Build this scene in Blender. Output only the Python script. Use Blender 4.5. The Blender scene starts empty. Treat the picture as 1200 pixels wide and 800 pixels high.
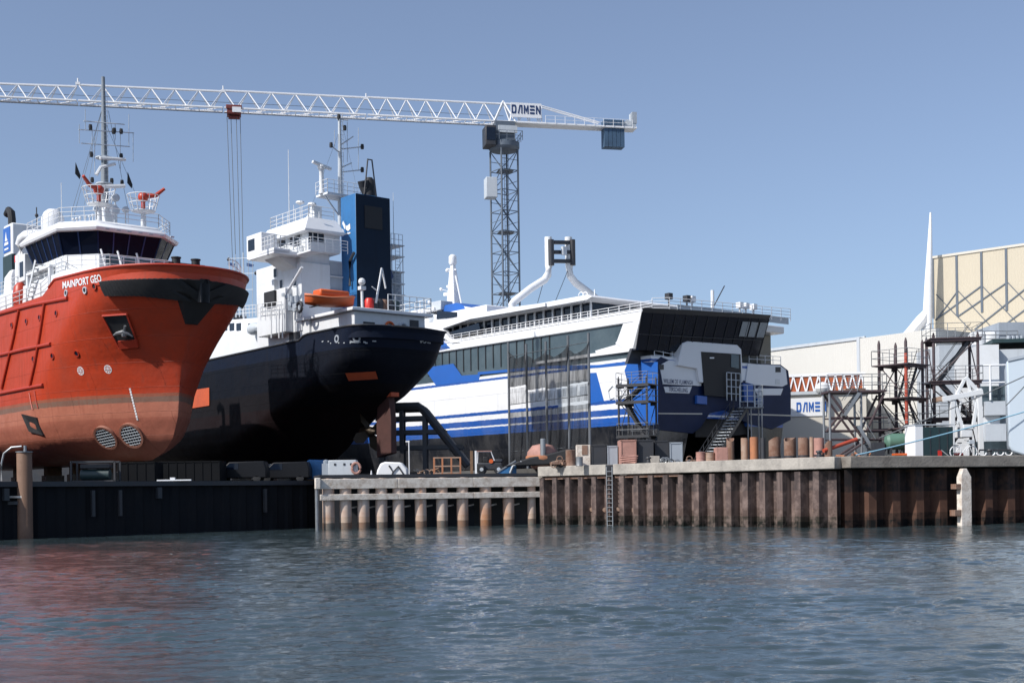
import bpy, math, random
import numpy as np
from mathutils import Vector, Matrix
random.seed(7)
R = math.radians
SC = bpy.context.scene
COL = SC.collection
# ------------------------------------------------------------------ camera
F = 1500.0; CH = 2.3; PY0 = 577.0; ROLL = R(0.8)      # focal length (px of a 1200 px wide picture), eye height, horizon row, roll
cam = bpy.data.cameras.new('camera'); camo = bpy.data.objects.new('camera', cam); COL.objects.link(camo)
cam.sensor_width = 36; cam.lens = 45.0
cam.shift_y = (PY0 - 400) / 1200
cam.clip_start = 0.2; cam.clip_end = 9000
camo.matrix_world = Matrix.Translation((0, 0, CH)) @ Matrix.Rotation(R(90), 4, 'X') @ Matrix.Rotation(-ROLL, 4, 'Z')
SC.camera = camo
# ------------------------------------------------------------------ light
SUN_EL = R(41); SUN_H = Vector((-0.82, -0.57)).normalized()
w = bpy.data.worlds.new('World'); SC.world = w; w.use_nodes = True
nt = w.node_tree
sky = nt.nodes.new('ShaderNodeTexSky'); sky.sky_type = 'NISHITA'; sky.sun_disc = False
sky.sun_elevation = SUN_EL; sky.sun_rotation = math.atan2(SUN_H.x, SUN_H.y) % (2*math.pi)
sky.air_density = 1.0; sky.dust_density = 1.5; sky.ozone_density = 8.0; sky.altitude = 0
hs = nt.nodes.new('ShaderNodeHueSaturation'); hs.inputs['Saturation'].default_value = 0.74
nt.links.new(sky.outputs[0], hs.inputs['Color'])
tn = nt.nodes.new('ShaderNodeMix'); tn.data_type = 'RGBA'; tn.blend_type = 'MULTIPLY'; tn.inputs['Factor'].default_value = 1; tn.inputs['B'].default_value = (0.975, 1.0, 1.02, 1)
nt.links.new(hs.outputs[0], tn.inputs['A'])
nt.links.new(tn.outputs['Result'], nt.nodes['Background'].inputs[0])
nt.nodes['Background'].inputs[1].default_value = 0.14
sl = bpy.data.lights.new('sun', 'SUN'); sl.energy = 5.0; sl.angle = R(0.6); sl.color = (1.0, 0.95, 0.88)
so = bpy.data.objects.new('sun', sl); COL.objects.link(so)
sv = Vector((SUN_H.x*math.cos(SUN_EL), SUN_H.y*math.cos(SUN_EL), math.sin(SUN_EL)))
so.rotation_euler = sv.to_track_quat('Z', 'Y').to_euler(); so.location = (0, 0, 120)
SC.view_settings.view_transform = 'Standard'; SC.view_settings.look = 'None'
SC.view_settings.exposure = 0.0; SC.view_settings.gamma = 1.0
SC.cycles.max_bounces = 8

# ------------------------------------------------------------------ helpers
def lin(h):
    h = h.lstrip('#'); o = []
    for i in (0, 2, 4):
        c = int(h[i:i+2], 16)/255
        o.append(c/12.92 if c <= 0.04045 else ((c+0.055)/1.055)**2.4)
    return tuple(o) + (1,)
_m = {}
def mat(name, col, rough=0.5, metal=0.0, dirt=0.35, dscale=0.6, dcol=None, streak=0.0, bump=0.0, bscale=12.0, spec=0.5, coat=0.0):
    """painted / stained surface: base colour with patchy wear (noise) and vertical runs."""
    if name in _m: return _m[name]
    m = bpy.data.materials.new(name); m.use_nodes = True; n = m.node_tree.nodes; L = m.node_tree.links
    b = n['Principled BSDF']; b.inputs['Roughness'].default_value = rough; b.inputs['Metallic'].default_value = metal
    b.inputs['Specular IOR Level'].default_value = spec
    b.inputs['Coat Weight'].default_value = coat
    if isinstance(col, str): col = lin(col)
    if dcol is None: dcol = tuple(c*0.45 for c in col[:3]) + (1,)
    elif isinstance(dcol, str): dcol = lin(dcol)
    tc = n.new('ShaderNodeTexCoord')
    nz = n.new('ShaderNodeTexNoise'); nz.inputs['Scale'].default_value = dscale; nz.inputs['Detail'].default_value = 9; nz.inputs['Roughness'].default_value = 0.68
    L.new(tc.outputs['Object'], nz.inputs['Vector'])
    rp = n.new('ShaderNodeMapRange'); rp.inputs['From Min'].default_value = 0.42; rp.inputs['From Max'].default_value = 0.75; rp.inputs['To Max'].default_value = dirt
    L.new(nz.outputs['Fac'], rp.inputs['Value'])
    fac = rp.outputs[0]
    if streak > 0:
        mp = n.new('ShaderNodeMapping'); mp.inputs['Scale'].default_value = (2.2, 2.2, 0.16)
        L.new(tc.outputs['Object'], mp.inputs['Vector'])
        n2 = n.new('ShaderNodeTexNoise'); n2.inputs['Scale'].default_value = 1.3; n2.inputs['Detail'].default_value = 6
        L.new(mp.outputs[0], n2.inputs['Vector'])
        r2 = n.new('ShaderNodeMapRange'); r2.inputs['From Min'].default_value = 0.5; r2.inputs['From Max'].default_value = 0.78; r2.inputs['To Max'].default_value = streak
        L.new(n2.outputs['Fac'], r2.inputs['Value'])
        mx = n.new('ShaderNodeMath'); mx.operation = 'MAXIMUM'
        L.new(fac, mx.inputs[0]); L.new(r2.outputs[0], mx.inputs[1]); fac = mx.outputs[0]
    mix = n.new('ShaderNodeMix'); mix.data_type = 'RGBA'
    mix.inputs['A'].default_value = col; mix.inputs['B'].default_value = dcol
    L.new(fac, mix.inputs['Factor']); L.new(mix.outputs['Result'], b.inputs['Base Color'])
    rr = n.new('ShaderNodeMapRange'); rr.inputs['To Min'].default_value = rough; rr.inputs['To Max'].default_value = min(1, rough+0.3)
    L.new(fac, rr.inputs['Value']); L.new(rr.outputs[0], b.inputs['Roughness'])
    if bump > 0:
        n3 = n.new('ShaderNodeTexNoise'); n3.inputs['Scale'].default_value = bscale; n3.inputs['Detail'].default_value = 5
        L.new(tc.outputs['Object'], n3.inputs['Vector'])
        bp = n.new('ShaderNodeBump'); bp.inputs['Strength'].default_value = bump; bp.inputs['Distance'].default_value = 0.05
        L.new(n3.outputs['Fac'], bp.inputs['Height']); L.new(bp.outputs[0], b.inputs['Normal'])
    _m[name] = m; return m

def tag(o, label=None, cat=None, group=None, kind=None):
    if label: o['label'] = label
    if cat: o['category'] = cat
    if group: o['group'] = group
    if kind: o['kind'] = kind
    return o

def thing(name, label, cat, loc=(0, 0, 0), rotz=0.0, group=None):
    o = bpy.data.objects.new(name, None); COL.objects.link(o)
    o.location = loc; o.rotation_euler = (0, 0, rotz); o.empty_display_size = 0.5
    return tag(o, label, cat, group)

def copy_tree(o, parent=None):
    c = o.copy(); COL.objects.link(c)
    if parent is not None: c.parent = parent
    for ch in list(o.children): copy_tree(ch, c)
    return c

class MB:
    """collects shapes, builds one mesh object"""
    def __init__(s): s.v = []; s.f = []
    def add(s, vs, fs):
        k = len(s.v); s.v += [tuple(v) for v in vs]; s.f += [tuple(k+i for i in f) for f in fs]; return s
    def box(s, c, d, rz=0.0, M=None):
        x, y, z = d[0]/2, d[1]/2, d[2]/2
        vs = [(a*x, b*y, e*z) for e in (-1, 1) for a, b in ((-1, -1), (1, -1), (1, 1), (-1, 1))]
        m = Matrix.Translation(c) @ (M if M is not None else Matrix.Rotation(rz, 4, 'Z'))
        vs = [m @ Vector(v) for v in vs]
        return s.add(vs, [(3, 2, 1, 0), (4, 5, 6, 7), (0, 1, 5, 4), (1, 2, 6, 5), (2, 3, 7, 6), (3, 0, 4, 7)])
    def bx(s, x0, x1, y0, y1, z0, z1):
        return s.box(((x0+x1)/2, (y0+y1)/2, (z0+z1)/2), (abs(x1-x0), abs(y1-y0), abs(z1-z0)))
    def tube(s, a, b, r, n=6, r2=None, cap=True):
        a = Vector(a); b = Vector(b); d = b-a
        if d.length < 1e-6: return s
        q = d.to_track_quat('Z', 'Y'); r2 = r if r2 is None else r2
        vs = []
        for p, rr in ((a, r), (b, r2)):
            for i in range(n):
                t = 2*math.pi*(i+0.5)/n
                vs.append(p + q @ Vector((rr*math.cos(t), rr*math.sin(t), 0)))
        fs = [(i, (i+1) % n, n+(i+1) % n, n+i) for i in range(n)]
        if cap: fs += [tuple(reversed(range(n))), tuple(range(n, 2*n))]
        return s.add(vs, fs)
    def bar(s, a, b, w, h):
        a = Vector(a); b = Vector(b); d = b-a
        q = d.to_track_quat('X', 'Z')
        return s.box((a+b)/2, (d.length, w, h), M=q.to_matrix().to_4x4())
    def path(s, pts, r, n=8, closed=False):
        pts = [Vector(p) for p in pts]; N = len(pts); vs = []
        up = Vector((0, 0, 1))
        for i, p in enumerate(pts):
            if closed: d = pts[(i+1) % N]-pts[i-1]
            else: d = pts[min(i+1, N-1)]-pts[max(i-1, 0)]
            d.normalize()
            sd = d.cross(up)
            if sd.length < 0.05: sd = d.cross(Vector((1, 0, 0)))
            sd.normalize(); u2 = sd.cross(d)
            rr = r[i] if isinstance(r, (list, tuple)) else r
            for k in range(n):
                t = 2*math.pi*k/n; vs.append(p + rr*(math.cos(t)*sd + math.sin(t)*u2))
        fs = []
        for i in range(N if closed else N-1):
            j = (i+1) % N
            for k in range(n): fs.append((i*n+k, i*n+(k+1) % n, j*n+(k+1) % n, j*n+k))
        if not closed: fs += [tuple(reversed(range(n))), tuple((N-1)*n+k for k in range(n))]
        return s.add(vs, fs)
    def prism(s, pts, lo, hi, plane='xz'):
        """polygon pts extruded from lo to hi along the axis left out of plane"""
        n = len(pts)
        def P(p, t):
            if plane == 'xz': return (p[0], t, p[1])
            if plane == 'yz': return (t, p[0], p[1])
            return (p[0], p[1], t)
        vs = [P(p, lo) for p in pts] + [P(p, hi) for p in pts]
        fs = [tuple(range(n)), tuple(reversed(range(n, 2*n)))] + [(i, n+i, n+(i+1) % n, (i+1) % n) for i in range(n)]
        return s.add(vs, fs)
    def loftpoly(s, rings, cap=True):
        """rings: equal-length closed point lists"""
        n = len(rings[0]); k = len(rings); vs = [p for r in rings for p in r]; fs = []
        for i in range(k-1):
            for j in range(n): fs.append((i*n+j, i*n+(j+1) % n, (i+1)*n+(j+1) % n, (i+1)*n+j))
        if cap: fs += [tuple(reversed(range(n))), tuple(range((k-1)*n, k*n))]
        return s.add(vs, fs)
    def lathe(s, c, prof, n=16, axis='z'):
        c = Vector(c); rings = []
        for r, h in prof:
            ring = []
            for i in range(n):
                t = 2*math.pi*i/n; a, b = r*math.cos(t), r*math.sin(t)
                ring.append(c + (Vector((a, b, h)) if axis == 'z' else Vector((a, h, b)) if axis == 'y' else Vector((h, a, b))))
            rings.append(ring)
        return s.loftpoly(rings)
    def sphere(s, c, r, n=12, sq=(1, 1, 1)):
        c = Vector(c); prof = []
        rings = []
        for j in range(n//2+1):
            a = -math.pi/2 + math.pi*j/(n//2); rr = max(1e-4, math.cos(a))*r; h = math.sin(a)*r
            rings.append([c + Vector((rr*math.cos(2*math.pi*i/n)*sq[0], rr*math.sin(2*math.pi*i/n)*sq[1], h*sq[2])) for i in range(n)])
        return s.loftpoly(rings)
    def build(s, name, m, parent=None, ang=32, bevel=0.0, label=None, kind=None):
        me = bpy.data.meshes.new(name); me.from_pydata(s.v, [], s.f); me.validate(); me.update()
        import bmesh
        bm = bmesh.new(); bm.from_mesh(me); bmesh.ops.recalc_face_normals(bm, faces=bm.faces); bm.to_mesh(me); bm.free()
        me.materials.append(m)
        if ang:
            me.polygons.foreach_set('use_smooth', [True]*len(me.polygons)); me.set_sharp_from_angle(angle=R(ang))
        o = bpy.data.objects.new(name, me); COL.objects.link(o)
        if parent is not None: o.parent = parent
        if bevel > 0:
            bv = o.modifiers.new('bevel', 'BEVEL'); bv.width = bevel; bv.segments = 2; bv.limit_method = 'ANGLE'
        if label: o['label'] = label
        if kind: o['kind'] = kind
        return o

def rail(mb, pts, h=1.0, r=0.03, rows=3, step=1.5, lean=(0, 0)):
    """guard rail along a 3-D polyline"""
    pts = [Vector(p) for p in pts]
    for a, b in zip(pts[:-1], pts[1:]):
        L_ = (b-a).length; n = max(1, round(L_/step)); off = Vector((lean[0], lean[1], h))
        for k in range(1, rows+1): mb.tube(a+off*k/rows, b+off*k/rows, r*0.8, 5)
        for i in range(n+1):
            p = a.lerp(b, i/n); mb.tube(p, p+off, r, 5)

def ladder(mb, a, b, wdt, side, r=0.025, step=0.3, hoops=False):
    a = Vector(a); b = Vector(b); sd = Vector(side).normalized()*wdt/2
    mb.tube(a-sd, b-sd, r*1.3, 5); mb.tube(a+sd, b+sd, r*1.3, 5)
    n = int((b-a).length/step)
    for i in range(1, n): p = a.lerp(b, i/n); mb.tube(p-sd, p+sd, r, 4)

def ray(px, py):
    u = px-600; v = PY0-py; c, s_ = math.cos(ROLL), math.sin(ROLL)
    return Vector(((u*c+v*s_)/F, 1.0, (-u*s_+v*c)/F))
def at(px, py, Y): d = ray(px, py); return Vector((0, 0, CH)) + d*Y
def at_z(px, py, z): d = ray(px, py); return Vector((0, 0, CH)) + d*((z-CH)/d.z)

class Frame:
    """local axes of a thing: origin + turn about z; finds where a sight line meets one of its planes"""
    def __init__(s, x, y, z, th):
        s.M = Matrix.Translation((x, y, z)) @ Matrix.Rotation(th, 4, 'Z'); s.I = s.M.inverted(); s.loc = (x, y, z); s.th = th
        s.o = s.I @ Vector((0, 0, CH))
    def d(s, px, py): return (s.I.to_3x3() @ ray(px, py))
    def side(s, px, py, y=0.0):
        d = s.d(px, py); t = (y-s.o.y)/d.y; p = s.o+d*t; return (p.x, p.z)
    def face(s, px, py, x=0.0):
        d = s.d(px, py); t = (x-s.o.x)/d.x; p = s.o+d*t; return (p.y, p.z)
    def sides(s, pts, y=0.0): return [s.side(a, b, y) for a, b in pts]
    def faces(s, pts, x=0.0): return [s.face(a, b, x) for a, b in pts]
    def s3(s, px, py, y=0.0): a = s.side(px, py, y); return Vector((a[0], y, a[1]))
    def f3(s, px, py, x=0.0): a = s.face(px, py, x); return Vector((x, a[0], a[1]))

def text_geo(txt, size, bold=0.0, shear=0.0, sx=1.0):
    cu = bpy.data.curves.new('lettering', 'FONT'); cu.body = txt; cu.size = size; cu.offset = bold; cu.shear = shear
    cu.extrude = 0.0; cu.resolution_u = 3; cu.align_x = 'CENTER'; cu.align_y = 'CENTER'
    o = bpy.data.objects.new('lettering', cu); COL.objects.link(o)
    bpy.context.view_layer.update()
    me = bpy.data.meshes.new_from_object(o.evaluated_get(bpy.context.evaluated_depsgraph_get()))
    vs = [Vector((v.co.x*sx, v.co.y, 0)) for v in me.vertices]; fs = [tuple(p.vertices) for p in me.polygons]
    bpy.data.objects.remove(o); bpy.data.meshes.remove(me); bpy.data.curves.remove(cu)
    return vs, fs
def text_obj(txt, size, fn, name, m, parent, **k):
    """lettering laid on a surface: fn maps (along, up) to a point"""
    vs, fs = text_geo(txt, size, **k); mb = MB(); mb.add([fn(v.x, v.y) for v in vs], fs)
    return mb.build(name, m, parent, ang=0)
# ------------------------------------------------------------------ materials
M = dict(
 white=mat('white_paint', (0.68, 0.70, 0.72, 1), 0.4, dirt=0.3, dcol=(0.42, 0.40, 0.36, 1), streak=0.28),
 clean=mat('clean_white', (0.76, 0.77, 0.79, 1), 0.3, dirt=0.12, dcol=(0.6, 0.6, 0.58, 1), streak=0.1),
 grey=mat('grey_paint', (0.33, 0.37, 0.42, 1), 0.5, dirt=0.4, streak=0.3),
 lgrey=mat('light_grey_paint', (0.5, 0.54, 0.58, 1), 0.5, dirt=0.3, streak=0.3),
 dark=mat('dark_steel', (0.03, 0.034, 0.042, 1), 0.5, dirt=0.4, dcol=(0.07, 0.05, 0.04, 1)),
 black=mat('black_rubber', (0.012, 0.013, 0.016, 1), 0.65, dirt=0.4, dcol=(0.04, 0.04, 0.04, 1)),
 glass=mat('dark_glass', (0.008, 0.014, 0.028, 1), 0.08, dirt=0.2, spec=0.35),
 glass2=mat('tinted_glass', (0.05, 0.075, 0.09, 1), 0.1, dirt=0.5, dscale=0.4, dcol=(0.13, 0.17, 0.19, 1), spec=0.6),
 rust=mat('rusty_steel', (0.17, 0.085, 0.055, 1), 0.8, dirt=0.9, dscale=1.6, dcol=(0.33, 0.25, 0.2, 1), streak=0.7, bump=0.3),
 rust2=mat('pale_rust', (0.36, 0.26, 0.2, 1), 0.8, dirt=0.9, dscale=1.4, dcol=(0.2, 0.07, 0.025, 1), streak=0.6, bump=0.3),
 redpaint=mat('red_paint', (0.43, 0.042, 0.018, 1), 0.4, dirt=0.4, dcol=(0.3, 0.05, 0.03, 1)),
 orange=mat('orange_paint', (0.62, 0.11, 0.02, 1), 0.45, dirt=0.35, dcol=(0.35, 0.1, 0.05, 1)),
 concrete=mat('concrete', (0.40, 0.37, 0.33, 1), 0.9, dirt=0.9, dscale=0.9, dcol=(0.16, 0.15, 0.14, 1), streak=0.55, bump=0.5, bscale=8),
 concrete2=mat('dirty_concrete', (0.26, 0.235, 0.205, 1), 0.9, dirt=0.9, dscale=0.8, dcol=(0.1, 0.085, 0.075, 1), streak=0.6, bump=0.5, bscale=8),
 timber=mat('weathered_timber', (0.66, 0.61, 0.55, 1), 0.9, dirt=0.9, dscale=2.2, dcol=(0.30, 0.22, 0.16, 1), bump=0.5),
 wood=mat('brown_wood', (0.2, 0.12, 0.07, 1), 0.85, dirt=0.7, dscale=3),
 asphalt=mat('yard_ground', (0.09, 0.088, 0.085, 1), 0.9, dirt=0.8, dscale=0.3, dcol=(0.045, 0.043, 0.04, 1), bump=0.4),
 blue=mat('blue_paint', (0.02, 0.11, 0.42, 1), 0.35, dirt=0.3, dcol=(0.03, 0.08, 0.25, 1)),
 navy=mat('navy_paint', (0.012, 0.035, 0.12, 1), 0.35, dirt=0.4, dcol=(0.02, 0.03, 0.07, 1)),
 funnelblue=mat('funnel_blue', (0.03, 0.15, 0.36, 1), 0.4, dirt=0.5, dcol=(0.03, 0.1, 0.22, 1), streak=0.4),
 green=mat('green_paint', (0.10, 0.20, 0.15, 1), 0.5, dirt=0.5),
 teal=mat('teal_paint', (0.02, 0.045, 0.05, 1), 0.5, dirt=0.5, streak=0.4),
 cream=mat('cream_cladding', (0.56, 0.53, 0.47, 1), 0.6, dirt=0.18, dscale=0.15, dcol=(0.5, 0.42, 0.3, 1), streak=0.15),
 cable=mat('wire_cable', (0.10, 0.11, 0.12, 1), 0.5, dirt=0.1),
 galv=mat('galvanised_tube', (0.30, 0.32, 0.34, 1), 0.4, metal=0.5, dirt=0.6, dcol=(0.1, 0.07, 0.06, 1)),
 purple=mat('oxide_coated_steel', (0.07, 0.045, 0.05, 1), 0.6, dirt=0.7, dscale=2, dcol=(0.04, 0.035, 0.04, 1)),
 cranemast=mat('crane_grey', (0.10, 0.125, 0.16, 1), 0.5, dirt=0.4),
 redwhite=mat('signal_red', (0.6, 0.03, 0.02, 1), 0.4, dirt=0.2),
)
def banded(name, bands, rough=0.4, dirt=0.5, streak=0.5, dcol=(0.09, 0.05, 0.045, 1), seams=True, coat=0.0, spec=0.5, ps=0.35):
    """paint in horizontal coats: bands = [(local z where the coat starts, colour), ...]; wear and plate seams are real surface features"""
    m = bpy.data.materials.new(name); m.use_nodes = True; n = m.node_tree.nodes; L = m.node_tree.links
    b = n['Principled BSDF']; b.inputs['Coat Weight'].default_value = coat; b.inputs['Specular IOR Level'].default_value = spec
    tc = n.new('ShaderNodeTexCoord'); sp = n.new('ShaderNodeSeparateXYZ'); L.new(tc.outputs['Object'], sp.inputs[0])
    ns = n.new('ShaderNodeTexNoise'); ns.inputs['Scale'].default_value = 2.5; ns.inputs['Detail'].default_value = 5; L.new(tc.outputs['Object'], ns.inputs['Vector'])
    zj = n.new('ShaderNodeMath'); zj.operation = 'MULTIPLY_ADD'; zj.inputs[1].default_value = 0.10; L.new(ns.outputs['Fac'], zj.inputs[0]); L.new(sp.outputs['Z'], zj.inputs[2])
    z1 = 20.0
    dv = n.new('ShaderNodeMath'); dv.operation = 'DIVIDE'; dv.inputs[1].default_value = z1; L.new(zj.outputs[0], dv.inputs[0])
    cr = n.new('ShaderNodeValToRGB'); cr.color_ramp.interpolation = 'CONSTANT'
    el = cr.color_ramp.elements
    el[0].position = 0; el[0].color = bands[0][1]; el[1].position = (bands[1][0]+0.05)/z1; el[1].color = bands[1][1]
    for z, c in bands[2:]:
        e = el.new((z+0.05)/z1); e.color = c
    L.new(dv.outputs[0], cr.inputs[0])
    # large patches + vertical runs
    n1 = n.new('ShaderNodeTexNoise'); n1.inputs['Scale'].default_value = ps; n1.inputs['Detail'].default_value = 10; n1.inputs['Roughness'].default_value = 0.65; L.new(tc.outputs['Object'], n1.inputs['Vector'])
    r1 = n.new('ShaderNodeMapRange'); r1.inputs['From Min'].default_value = 0.45; r1.inputs['From Max'].default_value = 0.8; r1.inputs['To Max'].default_value = dirt; L.new(n1.outputs['Fac'], r1.inputs['Value'])
    mp = n.new('ShaderNodeMapping'); mp.inputs['Scale'].default_value = (1.8, 1.8, 0.12); L.new(tc.outputs['Object'], mp.inputs['Vector'])
    n2 = n.new('ShaderNodeTexNoise'); n2.inputs['Scale'].default_value = 1.5; n2.inputs['Detail'].default_value = 7; L.new(mp.outputs[0], n2.inputs['Vector'])
    r2 = n.new('ShaderNodeMapRange'); r2.inputs['From Min'].default_value = 0.52; r2.inputs['From Max'].default_value = 0.85; r2.inputs['To Max'].default_value = streak; L.new(n2.outputs['Fac'], r2.inputs['Value'])
    mx = n.new('ShaderNodeMath'); mx.operation = 'MAXIMUM'; L.new(r1.outputs[0], mx.inputs[0]); L.new(r2.outputs[0], mx.inputs[1])
    mix = n.new('ShaderNodeMix'); mix.data_type = 'RGBA'; mix.inputs['B'].default_value = dcol
    L.new(cr.outputs[0], mix.inputs['A']); L.new(mx.outputs[0], mix.inputs['Factor'])
    L.new(mix.outputs['Result'], b.inputs['Base Color'])
    rr = n.new('ShaderNodeMapRange'); rr.inputs['To Min'].default_value = rough; rr.inputs['To Max'].default_value = rough+0.35; L.new(mx.outputs[0], rr.inputs['Value']); L.new(rr.outputs[0], b.inputs['Roughness'])
    if seams:
        # weld seams of the shell plating as a fine relief (plates 5 x 1.7 m)
        bk = n.new('ShaderNodeTexBrick'); bk.inputs['Scale'].default_value = 1.0; bk.inputs['Mortar Size'].default_value = 0.02
        bk.inputs['Brick Width'].default_value = 5.0; bk.inputs['Row Height'].default_value = 1.75; bk.inputs['Mortar Smooth'].default_value = 0.6
        cb = n.new('ShaderNodeCombineXYZ'); L.new(sp.outputs['X'], cb.inputs['X']); L.new(sp.outputs['Z'], cb.inputs['Y']); L.new(cb.outputs[0], bk.inputs['Vector'])
        n3 = n.new('ShaderNodeTexNoise'); n3.inputs['Scale'].default_value = 0.8; n3.inputs['Detail'].default_value = 3; L.new(tc.outputs['Object'], n3.inputs['Vector'])
        ad = n.new('ShaderNodeMath'); ad.operation = 'MULTIPLY_ADD'; ad.inputs[1].default_value = 1.6; L.new(n3.outputs['Fac'], ad.inputs[0]); L.new(bk.outputs['Fac'], ad.inputs[2])
        bp = n.new('ShaderNodeBump'); bp.inputs['Strength'].default_value = 0.75; bp.inputs['Distance'].default_value = 0.06
        L.new(ad.outputs[0], bp.inputs['Height']); L.new(bp.outputs[0], b.inputs['Normal'])
    return m

# ------------------------------------------------------------------ water
def water():
    Ys = [7.0]
    while Ys[-1] < 125: Ys.append(Ys[-1]*1.003)
    Ys = np.array(Ys); n = 780
    U = np.linspace(-0.78, 0.78, n)
    X = Ys[:, None]*U[None, :]; Y = np.repeat(Ys[:, None], n, 1)
    rng = np.random.RandomState(3); Z = np.zeros_like(X); dx = Ys[:, None]*0.0030
    for lam0, cnt, amp in ((5.5, 6, 0.003), (2.4, 12, 0.0022), (1.2, 18, 0.0034), (0.68, 34, 0.0031), (0.4, 40, 0.0019), (0.22, 44, 0.0009)):
        for i in range(cnt):
            lam = lam0*rng.uniform(0.7, 1.35); a = rng.normal(R(-82), R(26)); k = 2*math.pi/lam
            att = np.clip(lam/(4.0*dx)-0.5, 0, 1)
            ph = k*(X*math.cos(a)+Y*math.sin(a))+rng.uniform(0, 6.28)
            s_ = np.sin(ph); Z += att*amp*lam/lam0*(s_ + 0.35*np.cos(2*ph))*0.8
    # gusts: slow patches of rougher and calmer water
    g = 0.9+0.45*np.sin(0.11*X+0.27*Y+1.0)*np.sin(0.17*X-0.19*Y) + 0.3*np.sin(0.41*X+0.05*Y)*np.sin(0.6*Y+.3*X)
    Z *= g
    vs = np.stack([X, Y, Z], -1).reshape(-1, 3); r = len(Ys)
    i = np.arange(r-1)[:, None]*n + np.arange(n-1)[None, :]
    fs = np.stack([i, i+1, i+n+1, i+n], -1).reshape(-1, 4)
    me = bpy.data.meshes.new('water'); me.vertices.add(len(vs)); me.vertices.foreach_set('co', vs.ravel())
    me.loops.add(fs.size); me.loops.foreach_set('vertex_index', fs.ravel().astype(np.int32))
    me.polygons.add(len(fs)); me.polygons.foreach_set('loop_start', np.arange(0, fs.size, 4, dtype=np.int32)); me.update(calc_edges=True)
    me.polygons.foreach_set('use_smooth', [True]*len(fs)); me.update()
    m = bpy.data.materials.new('river_water'); m.use_nodes = True; nn = m.node_tree.nodes; L = m.node_tree.links
    b = nn['Principled BSDF']; b.inputs['Base Color'].default_value = (0.042, 0.063, 0.07, 1); b.inputs['Roughness'].default_value = 0.0; b.inputs['IOR'].default_value = 1.58
    tc = nn.new('ShaderNodeTexCoord'); mp = nn.new('ShaderNodeMapping'); mp.inputs['Rotation'].default_value = (0, 0, R(-14)); mp.inputs['Scale'].default_value = (0.6, 1.5, 1)
    L.new(tc.outputs['Object'], mp.inputs['Vector'])
    n1 = nn.new('ShaderNodeTexNoise'); n1.inputs['Scale'].default_value = 7.0; n1.inputs['Detail'].default_value = 7; n1.inputs['Roughness'].default_value = 0.6; L.new(mp.outputs[0], n1.inputs['Vector'])
    bp = nn.new('ShaderNodeBump'); bp.inputs['Strength'].default_value = 0.26; bp.inputs['Distance'].default_value = 0.06; L.new(n1.outputs['Fac'], bp.inputs['Height']); L.new(bp.outputs[0], b.inputs['Normal'])
    me.materials.append(m)
    o = bpy.data.objects.new('water', me); COL.objects.link(o); tag(o, kind='structure')
    # the river beyond the waved stretch, beside and behind the viewer
    mb = MB()
    for q in ([(-2500, -2500), (2500, -2500), (2500, 6.9), (-2500, 6.9)], [(-2500, 6.9), (-5.3, 6.9), (-97, 124), (-2500, 124)], [(5.3, 6.9), (2500, 6.9), (2500, 124), (97, 124)]):
        k = len(mb.v); mb.add([(x, y, -0.02) for x, y in q], [(0, 1, 2, 3)])
    mb.add([(-2500, -2500, -0.5), (2500, -2500, -0.5), (2500, 2500, -0.5), (-2500, 2500, -0.5)], [(0, 1, 2, 3)])
    tag(mb.build('open_water', m, ang=0), kind='structure')
water()

# ------------------------------------------------------------------ yard ground and quay line
QA = Vector((-45, 57.5)); QB = Vector((-14.0, 91.0)); QC = Vector((-13.0, 86.5)); QD = Vector((2.4, 91.8)); QE = Vector((18.9, 74.5)); QG = Vector((31.4, 78.6)); QH = Vector((90, 98))
def v3(p, z): return (p[0], p[1], z)
def ground():
    mb = MB()
    far = [(2500, 98), (2500, 3000), (-2500, 3000), (-2500, 57)]
    inner = [QA+Vector((-0.3, 0.6)), QB+Vector((-0.4, 0.9)), QD+Vector((0, 0.9)), QE+Vector((0.1, 1.0)), QG+Vector((-.3, 0.9)), QH+Vector((-.3, 0.9))]
    pts = [(p.x, p.y) for p in inner] + far
    n = len(pts)
    mb.add([(x, y, 3.25) for x, y in pts] + [(x, y, -4) for x, y in pts], [tuple(range(n))] + [(i, (i+1) % n, n+(i+1) % n, n+i) for i in range(n)])
    tag(mb.build('ground', M['asphalt'], ang=0), kind='structure')
    # raised apron behind the right-hand quay
    a = [QD+Vector((-0.1, 0.9)), QE+Vector((0.1, 1.0)), QG+Vector((-.3, 0.9)), QH+Vector((-.3, 0.9)), Vector((90, 240)), Vector((-60, 240)), Vector((-40, 150)), Vector((-2.6, 98))]
    mb = MB(); mb.prism([(p.x, p.y) for p in a], 3.2, 4.05, 'xy')
    tag(mb.build('quay_apron', M['asphalt'], ang=0), kind='structure')
ground()

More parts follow.
